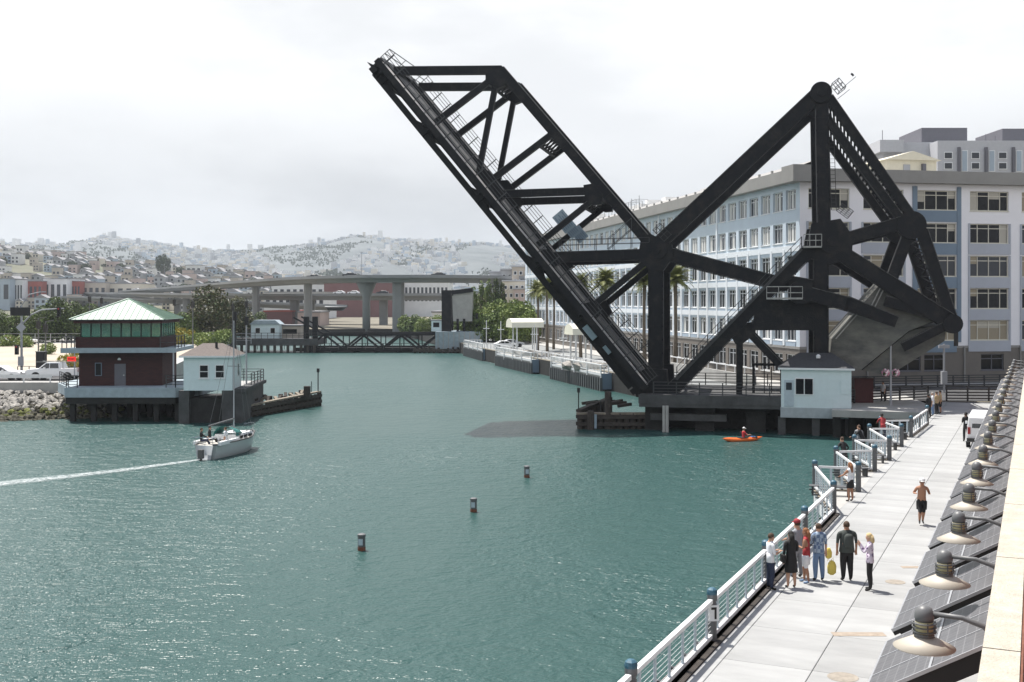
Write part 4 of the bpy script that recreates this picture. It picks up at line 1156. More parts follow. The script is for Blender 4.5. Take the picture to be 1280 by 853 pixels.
# ------------------------------------------------------------------ far bascule bridge (low truss, closed)
fb = thing('low_truss_bridge', 'low black truss bridge lying closed across the far end of the channel', 'bridge', (gx(470, 240), 240, 0))
x0, x1 = gx(382, 240) - gx(470, 240), gx(547, 240) - gx(470, 240)
zt_, zb_ = HC - (418 - HY) * 240 / F, HC - (437 - HY) * 240 / F
for y in (0, 9):
    xs = [x0 + (x1 - x0) * k / 7 for k in range(8)]
    MB().bar((xs[1], y, zt_), (xs[7], y, zt_), .5, .55).build('top_chord', 'steel_black', fb)
    MB().bar((x0 - 2, y, zb_), (x1, y, zb_), .5, .75).build('bottom_chord', 'steel_black', fb)
    for k in range(7):
        a = (xs[k], y, zb_ if k % 2 == 0 else zt_); b = (xs[k + 1], y, zt_ if k % 2 == 0 else zb_)
        MB().bar(a, b, .4, .42).build('diagonal', 'steel_black', fb)
    for k in range(1, 8): MB().bar((xs[k], y, zb_), (xs[k], y, zt_), .2, .22).build('hanger', 'steel_black', fb)
    MB().bar((xs[0] - 2.6, y, zt_ + 3.6), (xs[1], y, zt_), .35, .35).build('diagonal', 'steel_black', fb)
for k in range(6):
    xx = x0 + 1 + k * (x1 - x0) / 6; MB().box(xx - .2, xx + .2, -.6, 9.6, zb_ - 1.1, zb_ - .36).build('floor_beam', 'steel_black', fb)
MB().box(x0, x1, .4, 8.6, zb_ - .3, zb_ + .1).build('road_deck', 'asphalt', fb)
rb = MB()
for h in (.8, 1.3): rb.bar((x0 - 12, -.7, zb_ + h), (x1, -.7, zb_ + h), .1, .1)
for k in range(22): xx = x0 - 12 + k * (x1 - x0 + 12) / 21; rb.bar((xx, -.7, zb_), (xx, -.7, zb_ + 1.3), .1, .1)
rb.build('railing', 'steel_rail', fb)
for xq in (383, 394):
    X = gx(xq, 240) - gx(470, 240); MB().box(X - .55, X + .55, -.4, .5, -1, HC + (377 - 396) * 240 / F + .0).build('tower_post', 'steel_black', fb)
X0, X1 = gx(552, 240) - gx(470, 240), gx(564, 240) - gx(470, 240)
MB().box(X0, X1, 0, 1.2, 4.4, HC + (377 - 363) * 240 / F).box(X0, X1, 7.8, 9, 4.4, HC + (377 - 363) * 240 / F).build('tower_post', 'steel_black', fb)
cwp3 = [(gx(a, 240) - gx(470, 240), HC - (b - HY) * 240 / F) for a, b in ((565, 370), (580, 364), (590, 362), (590, 402), (566, 402))]
MB().prism(cwp3, .4, 8.6, axis='y').build('counterweight', 'concrete', fb)
MB().bar((X1, .2, HC + (377 - 366) * 240 / F), (X1 + 4.6, .2, HC + (377 - 362.5) * 240 / F), .5, .9).build('counterweight_arm', 'steel_black', fb)
for xq in (572, 580, 596, 602):
    X = gx(xq, 240) - gx(470, 240); MB().box(X - .25, X + .25, .2, .8, 4.4, 7.2 if xq < 590 else 8.4).build('brace_post', 'steel_black', fb)
Xa, Xb = gx(545, 240) - gx(470, 240), gx(604, 240) - gx(470, 240)
MB().box(Xa, Xb, -2, 11, .9, 4.5).build('abutment', 'fascia_blue', fb)
for k in range(9):
    xx = Xa + (Xb - Xa) * (k + .5) / 9; MB().box(xx - .07, xx + .07, -2.08, -2.004, 1.0, 4.4).build('abutment_rib', 'concrete', fb)
for k in range(16):
    xx = gx(520, 240) - gx(470, 240) + k * 1.0; MB().tube((xx, -2.6 + rnd.uniform(-.2, .2), -2), (xx, -2.6, 1.0 + rnd.uniform(-.2, .4)), .25, n=7).build('pile', 'timber_dark', fb)
MB().box(gx(520, 240) - gx(470, 240) - .4, Xb, -2.95, -2.6, .3, .9).build('wale', 'timber_dark', fb)
# left abutment with its little house
Xc, Xd = gx(250, 240) - gx(470, 240), gx(398, 240) - gx(470, 240)
MB().box(Xc, Xd, -1, 11, 1.6, 3.0).build('abutment', 'concrete_dark', fb)
for k in range(18):
    xx = Xc + (Xd - Xc) * (k + .5) / 18; MB().tube((xx, -.9, -2), (xx, -.9, 1.65), .32, n=7).build('pile', 'timber_dark', fb)
rb = MB()
for h in (3.6, 4.2): rb.bar((Xc, -.9, h), (Xd, -.9, h), .09, .09)
for k in range(20): xx = Xc + (Xd - Xc) * k / 19; rb.bar((xx, -.9, 3), (xx, -.9, 4.2), .09, .09)
rb.build('railing', 'steel_rail', fb)
fh = thing('bridge_tender_hut', 'small pale blue hut with dark windows on the far bridge abutment', 'hut', (gx(330, 240), 241, 3.0))
MB().box(-3, 3, 0, 4, 0, 3.0).build('wall', 'house_white', fh)
MB().prism([(-3.3, 3.0), (3.3, 3.0), (2.2, 3.9), (-2.2, 3.9)], -.3, 4.3, axis='y').build('roof', 'fascia_blue', fh)
for xx in (-2.1, 1.1):
    o = MB().box(xx, xx + 1.1, -.06, -.003, 1.0, 2.3).build('window', 'frame_white', fh); MB().box(xx + .1, xx + 1.0, -.09, -.062, 1.1, 2.2).build('pane', 'glass_dark', o)
sh = thing('brown_shed', 'low brown timber shed between the pale hut and the far truss', 'shed', (gx(363, 244), 244, 3.0))
MB().box(-2.3, 2.3, 0, 4, 0, 2.6).build('wall', 'pastel_tan', sh); MB().box(-2.5, 2.5, -.3, 4.3, 2.6, 2.85).build('roof', 'house_roof', sh); MB().box(-1.6, 1.4, -.05, -.003, .9, 1.9).build('window', 'glass_dark', sh)
bk = thing('control_cabin', 'tiny white control cabin at the foot of the far counterweight tower', 'cabin', (gx(546, 240), 240.5, 4.5))
MB().box(-1.2, 1.0, 0, 2.4, 0, 2.3).build('wall', 'house_white', bk); MB().box(-1.4, 1.2, -.2, 2.6, 2.3, 2.5).build('roof', 'house_roof', bk); MB().box(-.8, .5, -.04, -.003, .9, 1.9).build('window', 'glass_dark', bk)

# ------------------------------------------------------------------ buildings on the flat and on the hills
def block(name, px0, px1, yt, Y, D, m, label, roof='house_roof', zb=2.2, wins=0, group=None, cat='building'):
    a = at_d(px0, yt, Y); b = at_d(px1, yt, Y)
    t = thing(name, label, cat, ((a.x + b.x) / 2, Y, zb), 0, group); W2 = (b.x - a.x) / 2; H = a.z - zb
    MB().box(-W2, W2, 0, D, -2, H).build('wall', m, t)
    MB().box(-W2 - .3, W2 + .3, -.3, D + .3, H, H + .5).build('roof', roof, t)
    for k in range(wins):
        xx = -W2 + (k + .3) * 2 * W2 / wins; o = MB().box(xx, xx + 1.1 * W2 / wins, -.1, -.01, H * .45, H * .85).build('window', 'glass_mid', t)
    return t
block('warehouse', 330, 405, 366, 560, 40, 'warehouse_white', 'white warehouse with tall windows seen between the freeway decks', wins=9)
block('brick_warehouse', 405, 492, 354, 620, 40, 'brick_far', 'long dark red brick warehouse behind the freeway')
block('white_office', 500, 560, 353, 640, 40, 'warehouse_white', 'white office block with dark window strips behind the freeway', wins=12)
block('white_office', 340, 420, 356, 680, 40, 'warehouse_white', 'white office block left of the red brick warehouse', wins=10)
block('grey_shed', 330, 365, 390, 430, 30, 'brick_far', 'low red roofed shed under the freeway', 'warehouse_red')
block('shed', 540, 562, 391, 380, 20, 'pastel_white', 'small pale shed below the freeway by the creek')
block('shed', 372, 400, 391, 400, 20, 'pastel_rose', 'small rosy shed below the freeway pillars')
for i, (a, b, yt, m, lab) in enumerate(((-30, 12, 349, 'pastel_blue', 'pale blue gabled warehouse at the foot of the hill'), (14, 28, 350, 'warehouse_white', 'small white gabled warehouse at the foot of the hill'), (30, 52, 352, 'warehouse_red', 'red walled warehouse left of the white block'),
        (54, 84, 349, 'warehouse_white', 'wide white block between the two red warehouses'), (85, 100, 352, 'warehouse_red', 'red walled warehouse right of the white block'), (102, 132, 354, 'pastel_tan', 'low tan warehouse below the hillside houses'), (134, 176, 355, 'pastel_cream', 'cream warehouse next to the freeway curve'))):
    block('warehouse', a, b, yt, 690 + 8 * i, 30, m, lab, wins=4)
block('white_tower_block', 232, 251, 332, 1000, 20, 'pastel_white', 'white apartment block on the hill right of the lone tree', zb=26, wins=3)
# hillside houses
HM = []
for k, (wall, roof) in enumerate((('pastel_cream', 'house_roof'), ('pastel_white', 'house_roof'), ('pastel_grey', 'house_roof'), ('pastel_tan', 'house_roof'), ('pastel_blue', 'house_roof'), ('pastel_rose', 'house_roof'))):
    Wq, Dq, Hq = 6.5 + k % 3, 10, 6.5 + (k * 1.7) % 3
    a = MB().box(-Wq / 2, Wq / 2, 0, Dq, -4, Hq)
    wm = MB().box(0, 1.7, -.08, -.01, 0, 1.6)
    wp_ = [(-Wq / 2 + .9 + c_ * (Wq / 2 - .3), 1.4 + r_ * 2.9) for r_ in range(2) for c_ in range(2)]
    if k % 2: rf = MB().box(-Wq / 2 - .2, Wq / 2 + .2, -.2, Dq + .2, Hq, Hq + .4)
    else: rf = MB().prism([(-Wq / 2 - .3, Hq), (Wq / 2 + .3, Hq), (0, Hq + 2.2)], -.3, Dq + .3, axis='y')
    HM.append((a.mesh('wall', wall), rf.mesh('roof', roof), wm.mesh('window', 'glass_mid'), wall, wp_))
NAMES = {'pastel_cream': 'cream', 'pastel_white': 'white', 'pastel_grey': 'grey', 'pastel_tan': 'tan', 'pastel_blue': 'pale blue', 'pastel_rose': 'rose'}
cnt = 0
for rowY in range(700, 1120, 34):
    px = -30 + rnd.uniform(0, 6)
    while px < 345:
        if noise.noise(Vector((px * .02, rowY * .01, .4))) > -.45 and rnd.random() < .86:
            k = rnd.choice((0, 1, 1, 2, 2, 3, 4, 4, 5)); Y = rowY + rnd.uniform(-8, 8); wl, rf, wn, wall, wp_ = HM[k]
            t = thing('hillside_house', '%s house in the rows climbing the near hill' % NAMES[wall], 'house', (gx(px, Y), Y, near_h(px, Y)), rnd.uniform(-.25, .25), '%s houses on the near hill' % NAMES[wall])
            put('wall', wl, t); put('roof', rf, t)
            for wx, wz in wp_: put('window', wn, t, (wx, 0, wz))
            s_ = rnd.uniform(.7, 1.0); t.scale = (s_, s_, s_ * rnd.uniform(.85, 1.15)); cnt += 1
        px += rnd.uniform(9, 15) * 900 / rowY
G8 = 'dark trees among the hillside houses'
for k in range(70):
    px = rnd.uniform(-20, 340); Y = rnd.uniform(700, 1080)
    if k < 14: px = rnd.gauss(205, 24); Y = rnd.uniform(760, 900)
    s_ = rnd.uniform(.7, 1.25)
    tree('cypress', 'hillside_tree', (gx(px, Y), Y, near_h(px, Y) - 3), s_, s_ * rnd.uniform(.7, 1), 'dark rounded tree among the hillside houses', G8)
tree('cypress', 'lone_tree', (gx(204, 900), 900, near_h(204, 900) - .5), 1.7, 2.15, 'tall lone dark tree standing above the hillside houses')
# far city on the hills: a mass nobody could count
fc = MB()
for _ in range(7500):
    px = rnd.uniform(-60, 760); Y = 1350 + 3000 * rnd.random() ** .8
    if noise.noise(Vector((px * .016, Y * .0016, 2.4))) < -.12: continue
    h = far_h(px, Y); X = gx(px, Y); s_ = rnd.uniform(3.5, 8.5); hh = rnd.uniform(5, 12)
    if rnd.random() < .03: hh *= 2.6
    fc.box(X - s_, X + s_, Y, Y + 12, h - 5, h + hh, rnd.choice((0, 0, 0, 1, 2, 3)))
o = fc.build('far_city', ['pastel_white', 'pastel_cream', 'pastel_grey', 'pastel_blue']); tag(o, 'mass of pale houses spread over the hazy far hills', 'city', kind='stuff')
ft = leaf_cloud(9, [((0, 0, 0), (1, 1, 1))], .3, 4); ft = MB()
r_ = random.Random(5)
for _ in range(5200):
    px = r_.uniform(-60, 760); Y = 1350 + 3000 * r_.random()
    if noise.noise(Vector((px * .02 + 5, Y * .002, 9.4))) < .12: continue
    h = far_h(px, Y); X = gx(px, Y)
    for j in range(5):
        p = Vector((X + r_.uniform(-9, 9), Y + r_.uniform(-9, 9), h + r_.uniform(1, 7))); s_ = r_.uniform(3, 6)
        t = Vector((r_.gauss(0, 1), r_.gauss(0, .4), r_.gauss(0, 1))).normalized(); b = t.cross(Vector((0, 1, .2))).normalized()
        ft.poly([p - t * s_ * .6, p - b * s_ * .5, p + t * s_ * .6, p + b * s_ * .5])
o = ft.build('far_woods', 'leaf_far'); tag(o, 'dark woods among the houses on the hazy far hills', 'trees', kind='stuff')

# ================================================================== LEFT BANK
# gatehouse with green metal roof
gh = thing('brick_gatehouse', 'dark brick gatehouse with pale green metal pyramid roof and glazed upper room', 'building', (gx(151, 104), 104, 3.15), R(5))
GW, GD = 3.75, 6.2      # half width, depth
MB().box(-GW, GW, 0, GD, -.1, 3.1).build('wall', 'gate_brick', gh)
MB().box(-4.95, 5.2, -1.25, GD + 1.25, 3.1, 3.45).build('balcony_slab', 'fascia_blue', gh)
MB().box(-5.0, 5.25, -1.33, -1.252, 3.06, 3.52).build('fascia', 'fascia_blue', gh)
MB().box(-GW, GW, -1.0, -.8, 3.46, 4.5).box(-GW, -GW + .2, -.8, GD, 3.46, 4.5).box(GW - .2, GW, -.8, GD, 3.46, 4.5).build('parapet', 'gate_brick', gh)
MB().box(-GW + .9, GW - .9, 1.0, GD - .9, 3.46, 4.4).box(-1.2, -.2, .9, 1.6, 4.4, 5.1).box(.9, 2.2, .9, 1.6, 4.4, 4.9).build('upper_room_core', 'black', gh)
for k in range(9):
    x = -3.6 + k * .9; MB().box(x - .05, x + .05, .1, .2, 3.46, 5.75).build('mullion', 'black', gh)
    if k < 8: MB().box(x + .05, x + .85, .13, .16, 3.5, 5.75).build('pane', 'glass_green', gh)
for k in range(7):
    y = .3 + k * .95
    for x in (-3.6, 3.6):
        MB().box(x - .05, x + .05, y - .05, y + .05, 3.46, 5.75).build('mullion', 'black', gh)
        if k < 6: MB().box(x - .015, x + .015, y + .05, y + .9, 3.5, 5.75).build('pane', 'glass_green', gh)
ex, ey0, ey1 = 4.25, -1.3, GD + .9
MB().box(-ex + .3, ex - .3, ey0 + .3, ey1 - .3, 5.75, 6.08).build('eave_band', 'maroon', gh)
ap = (0, (ey0 + ey1) / 2, 8.0)
e4 = [(-ex, ey0, 6.1), (ex, ey0, 6.1), (ex, ey1, 6.1), (-ex, ey1, 6.1)]
rf = MB()
for k in range(4): rf.poly([e4[k], e4[(k + 1) % 4], ap])
rf.poly(list(reversed(e4)))
roof = rf.build('roof', 'roof_green', gh)
for k in range(4):      # standing seams
    a, b = Vector(e4[k]), Vector(e4[(k + 1) % 4]); A = Vector(ap); n_ = (b - a).cross(A - a).normalized(); mid = (a + b) / 2
    MB().bar(a + n_ * .03, A + n_ * .03, .10, .10, up=n_).build('hip_cap', 'roof_green', roof)
    for j in range(1, 16):
        f = j / 16; p = a.lerp(b, f); t = 1 - abs(2 * f - 1)
        q = p + (A - mid) * t
        MB().bar(p + n_ * .02, q + n_ * .02, .035, .06, up=n_).build('seam', 'roof_green', roof)
MB().box(-ex - .04, ex + .04, ey0 - .04, ey1 + .04, 6.0, 6.1).build('gutter', 'roof_dark', gh)
o = MB().box(-.55, .45, -.06, -.003, -.05, 2.0).build('door', 'tower_dark', gh); MB().box(.25, .35, -.09, -.062, .9, 1.0).build('handle', 'chrome', o)
o = MB().box(-2.3, -1.7, -.06, -.003, .9, 2.1).build('window', 'facade_slate', gh); MB().box(-2.24, -1.76, -.08, -.062, .96, 2.04).build('pane', 'glass_dark', o)
MB().lathe([(.14, 0), (.16, .08), (.08, .2)], 10, (-.1, -.15, 2.35)).build('wall_lamp', 'white_paint', gh)
def rail_run(parent, pts, z0, h, bars, post_sp, m='steel_rail', r=.05, name='railing'):
    rb = MB()
    for a, b in zip(pts, pts[1:]):
        a = Vector(a); b = Vector(b); L = (b - a).length; n_ = max(1, round(L / post_sp))
        for k in range(n_ + 1):
            p = a.lerp(b, k / n_); rb.bar((p.x, p.y, z0), (p.x, p.y, z0 + h), r * 1.4, r * 1.4)
        for t in range(bars):
            hh = h * (t + 1) / bars; rb.bar((a.x, a.y, z0 + hh), (b.x, b.y, z0 + hh), r, r)
    return rb.build(name, m, parent)
rail_run(gh, [(-4.9, 3, 0), (-4.9, -1.2, 0), (-3.8, -1.2, 0)], 3.45, 1.1, 2, 1.2)
rail_run(gh, [(3.8, -1.2, 0), (5.15, -1.2, 0), (5.15, 3, 0)], 3.45, 1.1, 2, 1.2)
MB().bar((5.0, -1.2, 0), (5.0, -1.2, 3.1), .12, .12).build('balcony_post', 'pastel_grey', gh)
# slab on piles under the gatehouse
sl = thing('gatehouse_platform', 'blue grey concrete platform on piles carrying the brick gatehouse', 'platform', (gx(150, 101.5), 101.5, 0))
MB().prism([(-5.3, 1.2), (-5.0, 0), (5.0, .0), (6.6, 1.6), (6.6, 11), (-8.0, 11), (-8.0, 6)], 2.25, 3.13).build('slab', 'fascia_blue', sl)
MB().prism([(-5.0, .25), (4.9, .25), (4.9, 10.8), (-5.0, 10.8)], 1.65, 2.25).build('cross_beam', 'pier_dark', sl)
for k in range(6):
    for y in (1.0, 5.0, 9.0):
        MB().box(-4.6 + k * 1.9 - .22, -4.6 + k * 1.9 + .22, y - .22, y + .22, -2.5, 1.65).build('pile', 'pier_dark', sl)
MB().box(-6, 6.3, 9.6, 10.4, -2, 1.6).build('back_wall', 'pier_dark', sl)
rail_run(sl, [(-7.9, 6.2, 0), (-5.2, 1.4, 0), (-4.9, .15, 0), (-3.9, .15, 0)], 3.13, 1.1, 4, 1.3)
rail_run(sl, [(4.1, .15, 0), (4.95, .15, 0), (6.5, 1.7, 0), (6.5, 6, 0)], 3.13, 1.1, 4, 1.3)
# white hut and abutment
hut = thing('white_hut', 'small white bridge hut with two sash windows and brown hip roof', 'hut', (gx(260, 100.6), 100.6, 2.95), R(3))
MB().box(-2.15, 2.15, 0, 4.2, 0, 2.95).build('wall', 'house_white', hut)
MB().box(-2.5, 2.5, -.35, 4.55, 2.95, 3.1).build('eave', 'white_paint', hut)
rf = MB(); e4 = [(-2.5, -.35, 3.1), (2.5, -.35, 3.1), (2.5, 4.55, 3.1), (-2.5, 4.55, 3.1)]; r1, r2 = (-.9, 2.1, 4.15), (.9, 2.1, 4.15)
rf.poly([e4[0], e4[1], r2, r1]); rf.poly([e4[1], e4[2], r2]); rf.poly([e4[2], e4[3], r1, r2]); rf.poly([e4[3], e4[0], r1]); rf.poly(list(reversed(e4)))
o = rf.build('roof', 'roof_brown', hut); MB().tube((.5, 1.2, 3.5), (.5, 1.2, 4.3), .12).build('chimney', 'black', o)
for xx in (-.35, 1.05):
    o = MB().box(xx - .42, xx + .42, -.05, -.003, 1.1, 2.3).box(xx - .5, xx + .5, -.09, -.003, 1.0, 1.09).build('window', 'white_paint', hut)
    MB().box(xx - .34, xx + .34, -.07, -.052, 1.17, 1.66).build('pane', 'glass_dark', o); MB().box(xx - .34, xx + .34, -.07, -.052, 1.73, 2.23).build('pane', 'glass_dark', o)
o = MB().box(2.153, 2.2, 2.2, 3.0, 1.1, 2.3).build('window', 'white_paint', hut); MB().box(2.202, 2.21, 2.28, 2.92, 1.18, 2.22).build('pane', 'glass_dark', o)
MB().bar((2.25, .2, 0), (2.25, .2, 2.9), .06, .06).build('downpipe', 'pastel_grey', hut)
ab = thing('concrete_abutment', 'weathered concrete bridge abutment under the white hut with railed top', 'abutment', (gx(260, 100.6), 100.6, 0), R(3))
MB().box(-2.6, -1.7, .1, 6, -2.5, 2.93).box(1.2, 2.1, .1, 6, -2.5, 2.93).build('column', 'concrete_dark', ab)
MB().box(-2.6, 2.2, .6, 6, -2.5, 2.2).build('wall', 'pier_dark', ab)
MB().box(2.22, 2.9, .5, 12, -2.5, 2.75).build('wing_wall', 'concrete_dark', ab)
MB().box(2.15, 3.15, .35, 12.3, 2.75, 3.05).build('coping', 'concrete_dark', ab)
MB().box(.3, 2.15, 4.6, 12.2, 2.6, 2.98).build('deck', 'concrete', ab)
rail_run(ab, [(2.9, 5.2, 0), (2.9, 12.1, 0), (-1.0, 12.1, 0)], 3.05, 1.1, 4, 1.6)
def fender_run(name, label, a, b, wd, n_, h0, h1, group=None):
    a = Vector(a); b = Vector(b); t = thing(name, label, 'fender', a); d = b - a; sd_ = Vector((-d.y, d.x, 0)).normalized()
    for k in range(n_):
        p = d * (k / (n_ - 1)); h = h0 + (h1 - h0) * k / (n_ - 1)
        MB().tube((p.x, p.y, -2.5), (p.x, p.y, h + rnd.uniform(-.15, .12)), .24, n=8).build('pile', 'timber_dark', t)
        if k % 3 == 0: MB().tube((p.x + sd_.x * wd, p.y + sd_.y * wd, -2.5), (p.x + sd_.x * wd, p.y + sd_.y * wd, h + rnd.uniform(0, .35)), .24, n=8).build('pile', 'timber_dark', t)
    for hh in (.35, .8): MB().bar(Vector((0, 0, h0 * hh)) - sd_ * .25, d + Vector((0, 0, h1 * hh)) - sd_ * .25, .2, .3).build('wale', 'timber_dark', t)
    MB().bar((0, 0, h0 + .1), (d.x, d.y, h1 + .1), .5, .16).build('cap_beam', 'timber_pale', t)
    for k in range(n_ - 1):
        p = d * ((k + .5) / n_) + sd_ * rnd.uniform(.2, wd)
        q = d * ((k + 1.6) / n_) + sd_ * rnd.uniform(.2, wd)
        MB().bar((p.x, p.y, h0 + rnd.uniform(-.1, .1)), (q.x, q.y, h1 + rnd.uniform(-.1, .25)), .3, .22).build('plank', 'timber_dark' if k % 2 else 'timber_pale', t)
    return t
f2 = fender_run('timber_fender', 'long black timber fender reaching out from the white hut abutment', (-25.0, 105.2, 0), (-20.2, 118.2, 0), 2.2, 22, 1.0, 1.35)
MB().box(3.9, 4.5, 9.0, 9.6, 1.2, 2.3).build('bollard', 'timber_dark', f2)
lm = MB()
lm.bar((4.75, 12.6, 1.2), (4.75, 12.6, 3.6), .1, .1); lm.box(4.62, 4.88, 12.48, 12.72, 3.5, 3.9); lm.bar((4.2, 11.8, 1.2), (4.2, 11.8, 2.6), .06, .06)
lm.build('navigation_light', 'black', f2)
for px, Y, yt, lab in ((308, 107, 398, 'thin grey pole on the abutment right of the white hut'), (294, 109, 392, 'dark pole just behind the white hut')):
    p = at_d(px, yt, Y); t = thing('signal_pole', lab, 'pole', (p.x, Y, 2.95)); MB().tube((0, 0, 0), (0, 0, p.z - 2.95), .09, .07).build('pole', 'pastel_grey' if px > 300 else 'black', t); MB().box(-.16, .16, -.12, .12, p.z - 3.6, p.z - 2.8).build('lamp_head', 'black', t)
# riprap
def rock(r_, s_):
    vs = []; t = (1 + 5 ** .5) / 2
    for v in ((-1, t, 0), (1, t, 0), (-1, -t, 0), (1, -t, 0), (0, -1, t), (0, 1, t), (0, -1, -t), (0, 1, -t), (t, 0, -1), (t, 0, 1), (-t, 0, -1), (-t, 0, 1)):
        vs.append(Vector(v).normalized() * r_.uniform(.7, 1.15) * s_)
    fs = ((0, 11, 5), (0, 5, 1), (0, 1, 7), (0, 7, 10), (0, 10, 11), (1, 5, 9), (5, 11, 4), (11, 10, 2), (10, 7, 6), (7, 1, 8), (3, 9, 4), (3, 4, 2), (3, 2, 6), (3, 6, 8), (3, 8, 9), (4, 9, 5), (2, 4, 11), (6, 2, 10), (8, 6, 7), (9, 8, 1))
    return vs, fs
rr = random.Random(3); rk = {0: MB(), 1: MB(), 2: MB()}
def slope_z(X, Y):
    far = 110.6; near = 102.3 + max(0, (X + 48)) * .35
    return max(-.6, min(2.1, 2.1 * (Y - near) / max(1, far - near)))
for _ in range(2300):
    X = rr.uniform(-66, -37); Y = rr.uniform(101.6, 110.4)
    zq = slope_z(X, Y)
    if zq < -.55: continue
    s_ = rr.uniform(.14, .42); vs, fs = rock(rr, s_); sq = rr.uniform(.6, .9)
    m_ = 0 if zq > .75 + rr.uniform(-.25, .3) else (2 if zq > .2 + rr.uniform(-.1, .2) and rr.random() < .6 else 1)
    b = rk[m_]; i0 = len(b.v)
    b.v += [(X + v.x, Y + v.y, zq + v.z * sq) for v in vs]; b.f += [tuple(i0 + q for q in f_) for f_ in fs]; b.m += [0] * 20
bank = thing('riprap_bank', 'slope of pale broken rocks below the sea wall, mossy at the waterline', 'rocks', (0, 0, 0)); bank['kind'] = 'stuff'
for k, m_ in ((0, 'rock_pale'), (1, 'rock_dark'), (2, 'rock_moss')):
    o = rk[k].build('rocks', m_, bank); o['kind'] = 'stuff'
sb = MB()
for i in range(30):
    for j in range(9):
        sb.v.append((-68 + i * 1.06, 101.4 + j * 1.15, slope_z(-68 + i * 1.06, 101.4 + j * 1.15) - .18))
for i in range(29):
    for j in range(8): a = i * 9 + j; sb.f.append((a, a + 9, a + 10, a + 1)); sb.m.append(0)
struct(sb.build('embankment', 'rock_dark'))
# sea wall rail
rl = thing('quay_railing', 'white low guard rail along the sea wall above the rocks', 'railing', (-47, 110.9, ZL))
for k in range(7): MB().box(-14 + k * 2.6 - .05, -14 + k * 2.6 + .05, -.05, .05, 0, .75).build('post', 'rail_white', rl)
MB().box(-14.2, 1.8, -.09, -.05, .42, .78).build('rail', 'rail_white', rl)
# ------------------------------------------------------------------ vehicles
def wheel_into(parent, x, y, r, wd=.22):
    t = MB(); prof = [(r * .62, -wd / 2), (r * .95, -wd / 2), (r, -wd * .3), (r, wd * .3), (r * .95, wd / 2), (r * .62, wd / 2)]
    t.lathe(prof, 18); o = t.build('wheel', 'tyre', parent, True); o.location = (x, y, r); o.rotation_euler = (R(90), 0, 0)
    rm = MB().lathe([(r * .63, -wd * .42), (r * .6, -wd * .3), (r * .2, -wd * .36), (r * .2, wd * .36), (r * .6, wd * .3), (r * .63, wd * .42)], 14); rm.build('rim', 'chrome', o)
def car_body(prof, W2, tuck=.12):
    """side outline (x,z) lofted across with rounded shoulders"""
    mb = MB(); n_ = len(prof); secs = [(-W2, .93), (-W2 * .94, 1.0), (W2 * .94, 1.0), (W2, .93)]
    zc = sum(p[1] for p in prof) / n_; xc = sum(p[0] for p in prof) / n_
    for y, k in secs:
        for x, zq in prof:
            yy = y * (1 - tuck * max(0, (zq - 1.0)) / .7)
            mb.v.append((xc + (x - xc) * (.985 if k < 1 else 1), yy, zc + (zq - zc) * k))
    for s_ in range(3):
        for j in range(n_):
            a = s_ * n_ + j; b = s_ * n_ + (j + 1) % n_; mb.f.append((a, b, b + n_, a + n_)); mb.m.append(0)
    mb.f.append(tuple(range(n_ - 1, -1, -1))); mb.m.append(0); mb.f.append(tuple(range(3 * n_, 4 * n_))); mb.m.append(0)
    return mb
